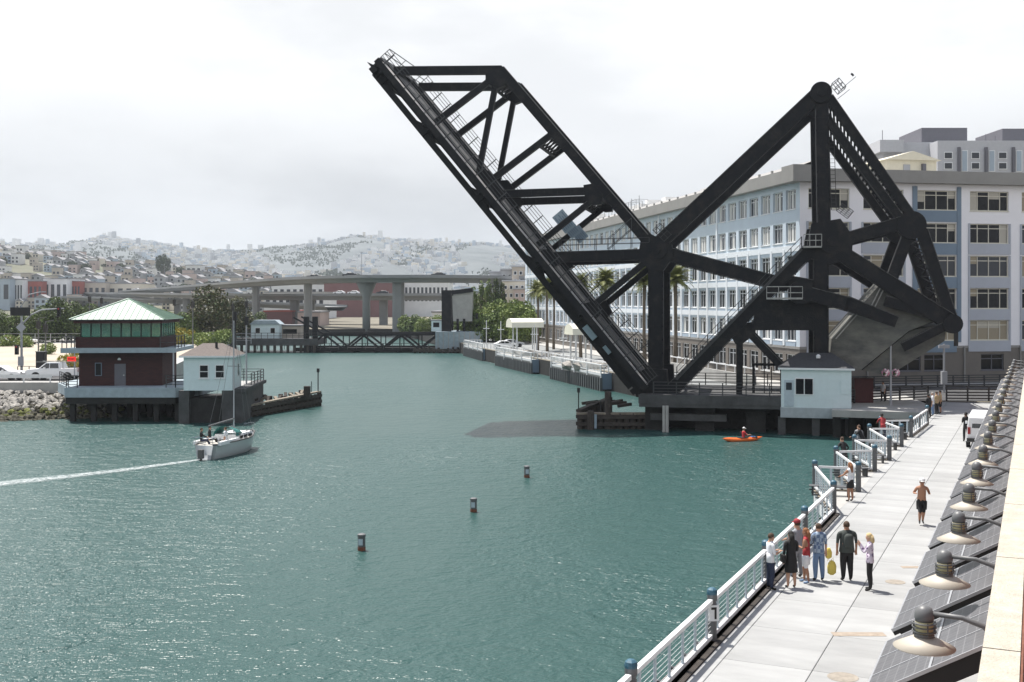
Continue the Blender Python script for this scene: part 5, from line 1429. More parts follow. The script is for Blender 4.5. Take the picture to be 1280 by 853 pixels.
def vehicle(name, label, cat, loc, rz, paint, kind='car', group=None):
    t = thing(name, label, cat, loc, rz, group)
    if kind == 'pickup':
        L = 5.3; prof = [(-2.6, .45), (-1.95, .42), (-1.15, .42), (1.1, .42), (1.95, .42), (2.6, .5), (2.65, .98), (2.4, 1.10), (1.35, 1.18), (.62, 1.78), (-.75, 1.80), (-.95, 1.2), (-2.62, 1.2)]
        win = [(.55, 1.70), (1.15, 1.22), (.25, 1.22), (.25, 1.70)], [(.17, 1.70), (.17, 1.22), (-.72, 1.22), (-.62, 1.70)]; ax = (1.6, -1.6); r = .39; W2 = .96
    elif kind == 'van':
        L = 5.0; prof = [(-2.5, .4), (1.2, .4), (2.4, .45), (2.5, .95), (1.9, 1.2), (1.15, 1.9), (.8, 2.0), (-2.3, 2.0), (-2.48, 1.8)]
        win = [(1.1, 1.8), (1.65, 1.25), (.7, 1.25), (.7, 1.8)], [(.6, 1.8), (.6, 1.25), (-.7, 1.25), (-.7, 1.8)], [(-.8, 1.8), (-.8, 1.25), (-2.2, 1.25), (-2.2, 1.8)]; ax = (1.55, -1.55); r = .36; W2 = .95
    else:
        L = 4.5; prof = [(-2.2, .4), (-1.4, .35), (1.35, .35), (2.2, .42), (2.25, .72), (2.0, .88), (1.05, .98), (.35, 1.42), (-.95, 1.44), (-1.75, 1.02), (-2.22, .95)]
        win = [(.3, 1.36), (.9, .99), (-.25, .99), (-.25, 1.38)], [(-.33, 1.38), (-.33, .99), (-1.5, .99), (-.95, 1.37)]; ax = (1.38, -1.35); r = .32; W2 = .88
    car_body(prof, W2).build('body', paint, t)
    for sgn in (-1, 1):
        for wq in win:
            zc = sum(p[1] for p in wq) / 4
            pts = [(x, sgn * (W2 * (1 - .12 * max(0, zq - 1.0) / .7) + .012), zq) for x, zq in wq]
            MB().poly(pts if sgn < 0 else list(reversed(pts))).poly([(x, y - sgn * .02, zq) for x, y, zq in pts]).build('window', 'glass_car', t)
        for x in ax:
            MB().lathe([(r * 1.16, -.02), (r * 1.16, .02)], 18).build('wheel_arch', 'black', t).matrix_local = Matrix.Translation((x, sgn * (W2 + .003), r)) @ Matrix.Rotation(R(90), 4, 'X')
            wheel_into(t, x, sgn * (W2 - .08), r)
        xf = prof[-8][0] if False else max(p[0] for p in prof)
        MB().box(xf - .12, xf + .02, sgn * W2 * .62 - .18, sgn * W2 * .62 + .18, .72, .86).build('headlight', 'chrome', t)
        xb = min(p[0] for p in prof)
        MB().box(xb - .02, xb + .06, sgn * W2 * .82 - .08, sgn * W2 * .82 + .08, .85, 1.25 if kind != 'car' else .95).build('tail_light', 'tail_light', t)
        MB().box(.55 if kind != 'car' else .45, .75 if kind != 'car' else .62, sgn * (W2 + .02), sgn * (W2 + .2), 1.15 if kind != 'car' else .98, 1.3 if kind != 'car' else 1.1).build('mirror', paint, t)
    if kind == 'van':
        MB().poly([(-2.515, -.62, 1.22), (-2.515, .62, 1.22), (-2.44, .58, 1.85), (-2.44, -.58, 1.85)][::-1]).build('rear_window', 'glass_car', t)
        MB().box(-2.6, -2.48, -.9, .9, .42, .62).build('bumper', 'rubber', t)
    if kind == 'pickup':
        MB().box(-2.5, -1.0, -.8, .8, 1.14, 1.215).build('bed', 'black', t)
        rb = MB()
        for y in (-.8, .8):
            rb.bar((-2.5, y, 1.85), (1.6, y, 1.85), .05, .05)
            for x in (-2.4, -1.1): rb.bar((x, y, 1.2), (x, y, 1.85), .05, .05)
        rb.build('rack', 'steel_light', t)
    return t
vehicle('pickup_truck', 'white pickup truck with ladder rack beside the brick gatehouse', 'pickup truck', (gx(69, 114.5), 114.5, ZL), R(180), 'paint_white', 'pickup')
vehicle('parked_car', 'white car parked at the sea wall behind the pickup truck', 'car', (gx(2, 114), 114, ZL), R(0), 'paint_white')
Gc = 'cars at the back of the sandy lot'
vehicle('parked_car', 'red car at the back of the sandy lot', 'car', (gx(16, 205), 205, ZL), R(10), 'car_red', group=Gc)
vehicle('parked_car', 'silver car at the back of the sandy lot', 'car', (gx(2, 202), 202, ZL), R(0), 'car_silver', group=Gc)
vehicle('parked_car', 'white car far back in the sandy lot beside the red one', 'car', (gx(31, 209), 209, ZL), R(0), 'paint_white', group=Gc)
Gb = 'cars parked on the right bank'
vehicle('parked_car', 'white car parked near the cream canopy on the right bank', 'car', (gx(632, 207), 207, 2.26), R(10), 'paint_white', group=Gb)
vehicle('parked_car', 'silver car on the bank behind the palm promenade', 'car', (gx(640, 214), 214, 2.26), R(10), 'car_silver', group=Gb)
# cars on the freeway
for px, y, Y, m, lab in ((270, 354.5, 500, 'car_dark', 'dark car on the upper freeway left of the tall pillars'), (392, 347, 380, 'car_dark', 'dark car on the upper freeway above the brick warehouse'), (437, 345, 356, 'car_dark', 'dark car on the upper freeway near the mast'), (548, 345, 344, 'car_dark', 'dark car on the upper freeway above the far bridge'), (170, 362.5, 720, 'paint_white', 'white car on the freeway curve'),
                         (424, 367, 428, 'paint_white', 'white car on the lower freeway deck'), (442, 367, 424, 'paint_white', 'second white car on the lower freeway deck'), (478, 367, 418, 'car_dark', 'dark car on the lower freeway deck'), (112, 364.5, 740, 'car_dark', 'dark car on the lower freeway at left'), (66, 362, 850, 'car_dark', 'dark car far along the lower freeway')):
    p = at_d(px, y, Y); vehicle('freeway_car', lab, 'car', (p.x, p.y, p.z - .35), R(178), m, group='cars on the freeway')
# ------------------------------------------------------------------ street furniture on the left
p = (gx(27, 122), 122, ZL)
ts = thing('traffic_signal', 'grey signal mast with curved arm and black sign board by the lot', 'traffic signal', p)
MB().tube((0, 0, 0), (0, 0, 7.6), .15, .11).build('pole', 'pastel_grey', ts)
MB().path([(0, 0, 5.4), (1.0, 0, 6.5), (2.2, 0, 7.05), (4.6, 0, 7.2)], [.1, .09, .08, .06], 8).build('arm', 'pastel_grey', ts, True)
MB().path([(0, 0, 7.5), (.8, 0, 8.7), (2.1, 0, 9.0)], [.06, .05, .05], 8).build('lamp_arm', 'pastel_grey', ts, True)
MB().box(1.9, 2.6, -.12, .12, 8.92, 9.05).build('lamp_head', 'pastel_grey', ts)
o = MB().box(-1.15, 1.0, -.2, -.12, 6.4, 7.3).build('sign_board', 'black', ts)
MB().prism([(-.55, 5.15), (0, 5.7), (.55, 5.15), (0, 4.6)], -.17, -.13, axis='y').build('warning_sign', 'pastel_grey', ts)
for x, zq in ((4.1, 6.3), (-.45, 2.2)):
    hd = MB().box(x - .18, x + .18, -.3, -.02, zq, zq + 1.05).build('signal_head', 'black', ts)
    for j in range(3): MB().lathe([(.11, 0), (.09, .03)], 10).build('lens', 'tail_light' if j == 2 else 'glass_dark', hd).matrix_local = Matrix.Translation((x, -.31, zq + .2 + j * .32)) @ Matrix.Rotation(R(90), 4, 'X')
MB().box(-.3, .3, -.25, -.16, 1.0, 2.0).build('sign_plate', 'pastel_grey', ts)
cb = thing('control_cabinet', 'dark control cabinet standing behind the pickup truck', 'cabinet', (gx(50, 119), 119, ZL)); MB().box(-.45, .45, 0, .7, 0, 2.6).build('body', 'black', cb); MB().box(-.5, .5, -.05, .75, 2.6, 2.68).build('lid', 'post_grey', cb)
led = thing('led_sign', 'small red lit message board on a post by the yellow shrub', 'sign', (gx(89.5, 113), 113, ZL)); MB().tube((.25, .1, 0), (.25, .1, 3.0), .06).build('post', 'pastel_grey', led)
MB().box(-.42, .42, -.06, .06, 1.95, 2.4).build('panel', 'led_red', led)
for k in range(5): MB().box(-.34 + k * .14, -.26 + k * .14, -.075, -.062, 2.08, 2.28).build('segment', 'tail_light', led)
Gp = 'thin dark street poles on the left bank'
for px, Y, yt, lab in ((48, 160, 398, 'thin dark pole left of the gatehouse roof'), (57, 150, 402, 'thin dark pole beside the traffic signal'), (112, 210, 368, 'thin dark lamp pole above the dark trees'), (127, 215, 370, 'thin lamp pole by the green roof'), (218, 205, 372, 'lamp pole with dark signal head by the light trees'), (241, 190, 374, 'lamp pole with arm near the olive tree'), (291, 200, 378, 'dark pole in front of the olive tree'), (308, 196, 374, 'pole right of the olive tree')):
    a = at_d(px, yt, Y); t = thing('street_pole', lab, 'pole', (a.x, Y, ZL)); h = a.z - ZL
    MB().tube((0, 0, 0), (0, 0, h), .12, .08).build('pole', 'post_grey', t); MB().bar((0, 0, h), (1.1, 0, h + .15), .08, .08).build('arm', 'post_grey', t); MB().box(-.25, .25, -.2, .2, h - 1.5, h - .4).build('signal_head', 'black', t)
lf = thing('lot_fence', 'thin wire fence with posts at the back of the sandy lot', 'fence', (-90, 212, ZL))
for k in range(22): MB().box(k * 2.9 - 20, k * 2.9 - 19.9, 0, .1, 0, 1.9).build('post', 'pastel_grey', lf)
for h in (.6, 1.2, 1.85): MB().box(-20, 41, .02, .06, h, h + .06).build('wire', 'pastel_grey', lf)
rf2 = thing('street_railing', 'black street railing behind the pickup truck', 'railing', (gx(40, 118), 118, ZL)); rail_run(rf2, [(-1.5, 0, 0), (4.5, 0, 0)], 0, 1.15, 2, 1.2)

# ================================================================== BOATS
bt = thing('sailboat', 'white sailing yacht motoring away with bare mast and dark green dodger', 'sailboat', (gx(285, 81), 81, 0), R(-13))
# hull along local +y (bow), stern at -y
secs = []
Lh = 7.0
for k in range(15):
    u = k / 14; y = -Lh / 2 + Lh * u
    hw = 1.36 * (math.sin(min(1, (u * .82 + .30)) * math.pi * .55 / .62 * .62) if u < .55 else math.cos((u - .55) / .45 * math.pi / 2) ** .75)
    hw = max(hw, .02); sheer = .95 + .28 * u * u + .05 * (1 - u)
    secs.append((y, hw, sheer))
hb = MB(); npt = 9
for y, hw, sh_ in secs:
    for j in range(npt):
        a = -1 + 2 * j / (npt - 1); s_ = abs(a); x = math.copysign(hw * min(1, s_ ** .55), a) if s_ > 0 else 0; zq = -.35 + (sh_ + .35) * s_ ** 2.4
        hb.v.append((x, y + (.35 * (zq / sh_) if y > 2.5 else 0), zq))
for k in range(len(secs) - 1):
    for j in range(npt - 1):
        a = k * npt + j; hb.f.append((a, a + 1, a + npt + 1, a + npt)); hb.m.append(0)
hb.f.append(tuple(range(npt))); hb.m.append(0)
hb.build('hull', 'hull', bt, True)
dk = MB(); 
for y, hw, sh_ in secs: dk.v += [(-hw, y, sh_ - .04), (hw, y, sh_ - .04)]
for k in range(len(secs) - 1): dk.f.append((2 * k, 2 * k + 1, 2 * k + 3, 2 * k + 2)); dk.m.append(0)
dk.build('deck', 'boat_cabin', bt)
sp_ = MB()
for sx in (-1, 1): sp_.path([(sx * hw, y + (.35 if y > 2.5 else 0), sh_ + .02) for y, hw, sh_ in secs], .05, 6)
sp_.build('rub_rail', 'boat_trim', bt)
MB().prism([(-.95, .95), (.95, .95), (.8, 1.4), (-.8, 1.4)], -.4, 2.2, axis='y').build('cabin', 'white_paint', bt)
for sx in (-1, 1):
    for k in range(3): MB().box(sx * .93 - .03, sx * .93 + .03, .0 + k * .7, .45 + k * .7, 1.08, 1.28).build('cabin_window', 'glass_dark', bt)
MB().box(-.75, .75, -2.9, -.5, .72, .94).build('cockpit_sole', 'boat_trim', bt)
for sx in (-1, 1): MB().box(sx * .95 - .12, sx * .95 + .12, -3.1, -.4, .95, 1.2).build('coaming', 'white_paint', bt)
dg = MB(); n_ = 8
for k in range(n_ + 1):
    a = math.pi * k / n_
    dg.v += [(-.9 * math.cos(a), -.5, 1.3 + .72 * math.sin(a)), (-.8 * math.cos(a), .7, 1.3 + .42 * math.sin(a))]
for k in range(n_): dg.f.append((2 * k, 2 * k + 2, 2 * k + 3, 2 * k + 1)); dg.m.append(0)
dg.build('dodger', 'canvas_teal', bt)
MB().tube((0, .9, 1.35), (0, .9, 9.5), .06, .04, 10).build('mast', 'pastel_grey', bt)
o = MB().path([(0, .9, 2.4), (0, -2.9, 2.25)], .06, 8).build('boom', 'post_grey', bt)
rg = MB()
for a, b in (((0, .9, 9.4), (0, 3.8, 1.3)), ((0, .9, 9.4), (0, -3.4, 1.0)), ((0, .9, 9.2), (1.2, .6, 1.05)), ((0, .9, 9.2), (-1.2, .6, 1.05))): rg.tube(a, b, .012, n=4)
rg.bar((-.5, .9, 6.2), (.5, .9, 6.2), .04, .04)
rg.build('rigging', 'post_grey', bt)
rb = MB()
for sx in (-1, 1):
    pts = [(sx * hw * .96, y, sh_ + .55) for y, hw, sh_ in secs[:13]]
    rb.path(pts, .014, 5)
    for y, hw, sh_ in secs[:13:3]: rb.tube((sx * hw * .96, y, sh_), (sx * hw * .96, y, sh_ + .56), .018, n=5)
rb.path([(-.45, 3.4, 1.75), (0, 4.05, 1.8), (.45, 3.4, 1.75)], .02, 5); rb.tube((0, 4.05, 1.2), (0, 4.05, 1.8), .02, n=5)
rb.path([(-.8, -3.75, 1.55), (.8, -3.75, 1.55)], .02, 5)
rb.build('lifelines', 'chrome', bt)
MB().box(-.16, .16, -4.1, -3.78, .15, .75).box(-.05, .05, -4.0, -3.85, -.4, .2).build('outboard_motor', 'boat_trim', bt)
MB().lathe([(.3, 0), (.34, .03), (.3, .06)], 14, (0, -2.4, 1.35)).build('wheel', 'chrome', bt)
# wake: thin foam sheet trailing behind
wk = MB(); a = on_z(258, 574, .02); b = on_z(-10, 606, .02); n_ = 40
for k in range(n_ + 1):
    f = k / n_; p = a.lerp(b, f); d = (b - a).normalized(); s_ = Vector((-d.y, d.x, 0)); wd = .26 + .55 * f + .12 * noise.noise(Vector((k * .5, 0, 0)))
    bend = s_ * (.5 * math.sin(f * 3.0))
    wk.v += [tuple(p + bend + s_ * wd * 1.5), tuple(p + bend + s_ * wd * .4), tuple(p + bend - s_ * wd * .4), tuple(p + bend - s_ * wd * 1.5)]
for k in range(n_):
    for j in range(3): q = 4 * k + j; wk.f.append((q, q + 1, q + 5, q + 4)); wk.m.append(0)
o = wk.build('wake', 'foam'); tag(o, 'white foam wake trailing from the sailing yacht', 'wake', kind='stuff')
for v in o.data.vertices: v.co.z = .05
fa_ = o.data.attributes.new('fade', 'FLOAT', 'POINT')
for i_ in range(len(o.data.vertices)): fa_.data[i_].value = 0.0 if i_ % 4 in (0, 3) else .6
# kayak
ky = thing('kayak', 'orange sit-in kayak on the green water near the pier', 'kayak', (gx(928, 88), 88, 0), R(-72))
kb = MB(); n_ = 15
for k in range(n_):
    u = k / (n_ - 1); y = -1.75 + 3.5 * u; w_ = max(.01, .32 * math.sin(math.pi * u) ** .7); lift = .16 * abs(2 * u - 1) ** 3
    for j in range(8):
        a = 2 * math.pi * j / 8; kb.v.append((w_ * math.cos(a), y, .12 + lift + (.17 if math.sin(a) > 0 else .2) * math.sin(a) * min(1, w_ / .2)))
for k in range(n_ - 1):
    for j in range(8): a = k * 8 + j; b = k * 8 + (j + 1) % 8; kb.f.append((a, b, b + 8, a + 8)); kb.m.append(0)
kb.build('hull', 'kayak', ky, True)
MB().lathe([(.3, 0), (.32, .04), (.26, .05)], 16, (0, .0, .26), sy=1.6, sx=.85).build('cockpit_rim', 'black', ky)
MB().box(-.16, .16, .75, 1.15, .29, .34).build('deck_bag', 'cloth_blue', ky)
# marker piles in the channel
Gm = 'marker piles standing in the channel'
for px, py, lab in ((452, 688, 'dark marker pile standing alone in open water, closest to the promenade railing end'), (592, 640, 'middle dark marker pile of the three in the channel'), (658.5, 597, 'small dark marker pile closest to the raised bridge')):
    p = on_z(px, py, 0); t = thing('marker_pile', lab, 'pile', p, rnd.uniform(-.2, .2), Gm)
    MB().lathe([(.17, -1.5), (.17, .62), (.165, .64)], 12).build('post', 'post_grey', t)
    MB().lathe([(.176, -.05), (.18, .12), (.176, .16)], 12).build('rust_band', 'rust', t)
    MB().lathe([(.185, .60), (.185, .70), (.12, .73)], 12).build('cap', 'post_grey', t)
    MB().box(-.10, .10, -.185, -.176, .25, .52).build('plate', 'rail_blue', t)

# ================================================================== RIGHT BANK PROMENADE BAYS
Gy = 'railed overlook bays along the right bank'
def bay(p0, p1, label, out=2.4):
    p0 = Vector(p0); p1 = Vector(p1); d = (p1 - p0); L = d.length; d.normalize(); ang = math.atan2(d.y, d.x)
    t = thing('overlook_bay', label, 'overlook', (p0.x, p0.y, 0), ang, Gy)     # local x along the front, +y to the land
    back = 7.0
    sgn = -1 if Vector((-d.y, d.x, 0)).x < 0 else 1
    y1 = sgn * back
    MB().box(0, L, min(0, y1), max(0, y1), 1.65, 2.1).build('deck', 'concrete', t)
    MB().box(0, L, -.06 if sgn > 0 else 0, 0 if sgn > 0 else .06, 1.85, 2.15).build('fascia', 'rail_white', t); MB().box(0, L, .3 if sgn > 0 else -.36, .36 if sgn > 0 else -.3, -2, 1.6).build('sheet_wall', 'pier_dark', t)
    MB().box(-.06, 0, min(0, y1), max(0, y1), .2, 2.15).build('side_wall', 'facade_slate', t)
    MB().box(L, L + .06, min(0, y1), max(0, y1), .2, 2.15).build('side_wall', 'facade_slate', t)
    n_ = int(L / .9)
    for k in range(n_ + 1): MB().box(k * L / n_ - .14, k * L / n_ + .14, -.05, .28, -2, 1.62).build('pile', 'post_grey', t)
    for k in range(5):
        x = k * L / 4; MB().box(x - .09, x + .09, -.12 * sgn - .06, -.12 * sgn + .06, -1.5 if k in (0, 2, 4) else 1.3, 3.2).build('post', 'rail_white', t)
    MB().box(-.1, L + .1, -.1, .1, 3.1, 3.22).build('top_rail', 'rail_white', t); MB().box(0, L, -.04, .04, 2.3, 2.4).build('bottom_rail', 'rail_white', t)
    nb_ = int(L / .55)
    for k in range(nb_): x = (k + .5) * L / nb_; MB().box(x - .06, x + .06, -.02, .02, 2.4, 3.1).build('baluster', 'rail_white', t)
    for x in (0, L):
        MB().box(x - .05, x + .05, min(0, y1 * .5), max(0, y1 * .5), 3.1, 3.22).build('top_rail', 'rail_white', t)
        for k in range(6): yy = y1 * .5 * (k + .5) / 6; MB().box(x - .02, x + .02, yy - .06, yy + .06, 2.15, 3.1).build('baluster', 'rail_white', t)
    return t
bay((10.9, 137, 0), (5.6, 158.5, 0), 'white railed overlook bay half hidden by the raised leaf')
bay((3.0, 169.5, 0), (-2.6, 191.5, 0), 'white railed overlook bay in front of the cream canopy')
bay((-5.3, 206, 0), (-9.5, 226, 0), 'white railed overlook bay next to the far bridge abutment')
# railing along the gaps
lw = thing('bank_railing', 'white railing set back between the overlook bays', 'railing', (11.5, 137, 0), math.atan2(69, -17))
MB().box(-20, 70, -2.6, -2.5, 3.0, 3.15).build('top_rail', 'rail_white', lw); MB().box(-20, 70, -2.6, -2.55, 2.3, 2.38).build('bottom_rail', 'rail_white', lw)
for k in range(60): MB().box(-20 + k * 1.5 - .06, -20 + k * 1.5 + .06, -2.58, -2.52, 2.2, 3.0).build('baluster', 'rail_white', lw)
# canopies
def canopy(px, Y, wd, yt, label):
    X = gx(px, Y); zt = HC - (yt - HY) * Y / F
    t = thing('shade_canopy', label, 'canopy', (X, Y, 2.2), R(15)); h = zt - 2.2
    cv = MB(); n_ = 7
    for k in range(n_ + 1):
        a = math.pi * k / n_; u = -math.cos(a)
        cv.v += [(-wd / 2, u * 2.0, h - 1.3 + 1.3 * math.sin(a) ** .8 if 0 < k < n_ else h - 1.5), (wd / 2, u * 2.0, h - 1.3 + 1.3 * math.sin(a) ** .8 if 0 < k < n_ else h - 1.5)]
    for k in range(n_): cv.f.append((2 * k, 2 * k + 1, 2 * k + 3, 2 * k + 2)); cv.m.append(0)
    cv.f.append(tuple(2 * k for k in range(n_ + 1))); cv.m.append(0); cv.f.append(tuple(2 * k + 1 for k in reversed(range(n_ + 1)))); cv.m.append(0)
    cv.build('cover', 'canopy_cream', t)
    for sx in (-.5, .5):
        for y in (-1.2, 1.2): MB().box(sx * wd * .62 - .1, sx * wd * .62 + .1, y - .1, y + .1, 0, h - .9).build('post', 'rail_white', t)
canopy(656, 186, 5.4, 398, 'long cream vaulted canopy on white posts by the palms')
canopy(726, 158, 3.6, 405, 'yellow cream canopy half hidden under the raised leaf')
for px, Y in ((704, 158), (668, 176), (626, 206), (608, 214)):
    t = thing('bank_lamp', 'slim white lamp post with flat head on the right bank', 'lamp', (gx(px, Y), Y, 2.1), 0, 'lamps on the right bank'); MB().tube((0, 0, 0), (0, 0, 5.2), .07).build('pole', 'rail_white', t); MB().box(-.6, .6, -.2, .2, 3.6, 3.72).build('head', 'rail_white', t)
for px, Y, sx in ((716, 150, 2.4), (742, 146, 3.0), (662, 180, 2.6), (685, 176, 2.4)):
    t = thing('planter_boulder', 'pale rounded boulder on the right bank promenade', 'boulder', (gx(px, Y), Y, 2.1), 0, 'boulders on the right bank'); vs, fs = rock(rr, 1.0)
    b = MB(); b.v = [(v.x * sx, v.y * 1.2, v.z * .9 + .3) for v in vs]; b.f = list(fs); b.m = [0] * 20; b.build('stone', 'rock_pale', t)
# low wall with white rail at the bridge approach
wl = thing('approach_wall', 'low grey wall topped by a white railing behind the bridge approach', 'wall', BP(-5.6, -2, 2.2), BRZ + R(90))
MB().box(0, 34, 0, .3, 0, 1.25).build('wall', 'concrete', wl); MB().box(0, 34, .1, .2, 1.9, 2.0).build('rail', 'rail_white', wl)
for k in range(14): MB().box(k * 2.6, k * 2.6 + .08, .1, .2, 1.25, 1.9).build('post', 'rail_white', wl)

# ================================================================== BRIDGE CORNER
ch = thing('control_house', 'white control house with dark hip roof at the bridge foot', 'house', (gx(1020, 91.3), 91.3, 2.15), R(-14))
CW2 = 2.75
MB().box(-CW2, CW2, 0, 4.6, 0, 3.2).build('wall', 'house_white', ch)
MB().box(-CW2 - .05, CW2 + .05, -.06, 4.65, -.7, .12).build('plinth', 'house_base', ch)
MB().box(-CW2 - .25, CW2 + .25, -.25, 4.85, 3.2, 3.36).build('eave', 'white_paint', ch)
rf = MB(); e4 = [(-CW2 - .25, -.25, 3.36), (CW2 + .25, -.25, 3.36), (CW2 + .25, 4.85, 3.36), (-CW2 - .25, 4.85, 3.36)]; r1, r2 = (-1.3, 2.2, 4.5), (1.3, 2.2, 4.5)
rf.poly([e4[0], e4[1], r2, r1]); rf.poly([e4[1], e4[2], r2]); rf.poly([e4[2], e4[3], r1, r2]); rf.poly([e4[3], e4[0], r1]); rf.poly(list(reversed(e4)))
o = rf.build('roof', 'roof_dark', ch); MB().lathe([(.16, 0), (.18, .2), (.08, .32)], 10, (.2, 1.0, 4.1)).build('vent', 'rail_white', o)
o = MB().box(-2.5, -1.75, -.05, -.003, .2, 2.35).build('door', 'rail_blue', ch); MB().box(-2.36, -1.9, -.07, -.052, 1.55, 2.15).build('pane', 'glass_mid', o)
o = MB().box(-1.65, -.2, -.05, -.003, 1.15, 2.55).build('window', 'white_paint', ch)
for x in (-1.58, -.88): MB().box(x, x + .62, -.07, -.052, 1.23, 2.47).build('pane', 'glass_dark', o)
MB().box(1.9, 2.7, -.05, -.003, 1.3, 2.4).build('shutter', 'house_white', ch)
for x in (-2.7, 0, 2.6): MB().box(x - .3, x + .3, .3, .9, -4, -.7).build('pile', 'concrete_dark', ch)
MB().box(-2.9, 2.9, 1.5, 4.6, -4, -.75).build('under_wall', 'pier_dark', ch)
# concrete apron right of the house
ap_ = thing('concrete_apron', 'sunlit concrete apron beside the white control house above the water', 'platform', (0, 0, 0))
e3 = PS(97, -7.65); e4_ = PS(88, -7.65)
apoly = [(gx(1040, 89.6), 89.6), (gx(1150, 87.5), 87.5), (e3.x + .5, e3.y), (36.2, 104), (gx(1040, 97), 97)]
MB().prism(apoly, 1.72, 2.27).build('slab', 'concrete', ap_)
for k in range(6): x = gx(1046, 90.4) + k * 1.25; MB().box(x - .25, x + .25, 90.2, 90.7, -2.5, 1.75).build('pile', 'pier_dark', ap_)
MB().box(gx(1042, 93), e3.x, 94.5, 95.2, -2.5, 1.7).build('back_wall', 'pier_dark', ap_)
def railing_thing(label, a, b, h=1.2, bars=5, sp_=1.7, m='steel_rail', name='street_railing'):
    a = Vector(a); b = Vector(b); d = b - a; t = thing(name, label, 'railing', a, math.atan2(d.y, d.x)); L = Vector((d.x, d.y, 0)).length; n_ = max(1, round(L / sp_))
    for k in range(n_ + 1): MB().box(k * L / n_ - .06, k * L / n_ + .06, -.06, .06, 0, h).build('post', m, t)
    for k in range(bars): hh = h * (k + 1) / bars; MB().box(0, L, -.045, .045, hh - .10, hh).build('rail', m, t)
    return t
railing_thing('black railing on the apron beside the control house', (gx(1042, 94.5), 94.5, 2.27), (gx(1068, 95.6), 95.6, 2.27))
railing_thing('black railing across the apron behind the lamp post', (gx(1070, 96.5), 96.5, 2.27), (gx(1160, 100), 100, 2.27))
railing_thing('black street railing at the far end of the promenade', PS(104.5, -7.0), PS(110, 8), 1.3)
railing_thing('black railing on the far kerb in front of the office base', BP(2, -5.2, 2.3), BP(40, -5.2, 2.3), 1.2)
mb_ = thing('maroon_cabinet', 'dark maroon cabinet beside the control house', 'cabinet', (gx(1080, 96), 96, 2.27)); MB().box(-.8, .8, 0, .9, 0, 2.0).build('body', 'maroon', mb_); MB().box(-.85, .85, -.05, .95, 2.0, 2.08).build('lid', 'maroon', mb_)
lp = thing('street_lamp', 'slim grey street lamp hung with pink flower baskets', 'lamp', (gx(1113.5, 93.5), 93.5, 2.27))
MB().tube((0, 0, 0), (0, 0, 7.1), .09, .06, 10).build('pole', 'pastel_grey', lp); MB().lathe([(.14, 0), (.14, .4), (.1, .5)], 10).build('base', 'pastel_grey', lp)
MB().lathe([(.1, 6.7), (.28, 6.85), (.3, 7.05), (.16, 7.3), (.05, 7.4)], 12).build('lantern', 'rail_white', lp)
MB().box(-.6, .6, -.03, .03, 2.9, 2.96).build('bracket', 'pastel_grey', lp)
for sx in (-.42, .42):
    o = MB().lathe([(.05, 2.35), (.25, 2.5), (.3, 2.7)], 10, (sx, 0, 0)).build('basket', 'leaf_dark', lp)
    r2_ = random.Random(int(sx * 10)); fl = MB()
    for _ in range(120):
        u = Vector((r2_.gauss(0, 1), r2_.gauss(0, 1), r2_.gauss(0, .8))).normalized() * .34; p = Vector((sx, 0, 2.72)) + u; t_ = u.cross(Vector((.3, .5, .8))).normalized() * .07; b_ = u.cross(t_).normalized() * .07
        fl.poly([p - t_, p - b_, p + t_, p + b_], 0 if r2_.random() < .6 else 1)
    fl.build('flowers', ['flower_pink', 'flower_white'], o)
sg = thing('signal_post', 'grey signal post with junction box in front of the office base', 'signal post', (gx(1180, 107), 107, 2.26)); MB().tube((0, 0, 0), (0, 0, 4.6), .1).build('pole', 'pastel_grey', sg); MB().box(-.25, .25, -.2, .2, .8, 2.0).build('junction_box', 'pastel_grey', sg); MB().box(-.5, .5, -.1, .1, 4.2, 4.5).build('head', 'pastel_grey', sg)

# ================================================================== PROMENADE RAILING
def rail_posts(parent, p, zq=ZP):
    o = MB().lathe([(.12, 0), (.12, .95), (.105, .98), (.105, 1.02), (.13, 1.05), (.13, 1.20)], 12).build('post', 'post_grey', parent, loc=p)
    MB().lathe([(.133, 1.20), (.138, 1.25), (.12, 1.32), (.07, 1.36), (.02, 1.37)], 12).build('cap', 'cap_blue', o)
    return o
bal_me = MB().box(-.055, .055, -.022, .022, .2, 1.0).mesh('baluster', 'rail_blue')
brk_me = MB().box(-.05, .05, -.02, .30, .05, .10).mesh('bracket', 'steel_rail')
def rail_bay(parent, a, b, nbal=6, wires=True, tr=.06):
    """one bay between post positions (parent space = world offset)"""
    a = Vector(a); b = Vector(b); d = b - a; L = d.length; ang = math.atan2(d.y, d.x)
    for nm, z0, z1, w2, m in (('top_rail', 1.0, 1.10, tr, 'rail_white'), ('bottom_rail', .12, .22, .05, 'rail_white'), ('kerb_beam', .0, .05, .12, 'timber_pale')):
        o = MB().box(.14, L - .14, -w2, w2, z0, z1).build(nm, m, parent, loc=a, rz=ang)
    for k in range(nbal):
        p = a.lerp(b, (k + .5) / nbal); put('baluster', bal_me, parent, p, ang); put('bracket', brk_me, parent, p, ang)
    if wires:
        wr = MB()
        for k in range(6): hh = .3 + k * .115; wr.box(.14, L - .14, -.003, .003, hh, hh + .006)
        n_ = int(L / .12)
        o = wr.build('wire_infill', 'rail_white', parent, loc=a, rz=ang); o['kind'] = 'stuff'
prail = thing('promenade_railing', 'long white railing with blue-capped posts along the promenade edge', 'railing', PS(15.4, -7.42))
SP = 6.3
origin = PS(15.4, -7.42)
pp = [PS(15.4 + SP * k, -7.42) - origin for k in range(6)]
MB().bar(pp[0] + Vector((0, 0, -.0)), pp[-1], .5, .1).build('base_kerb', 'timber_dark', prail)
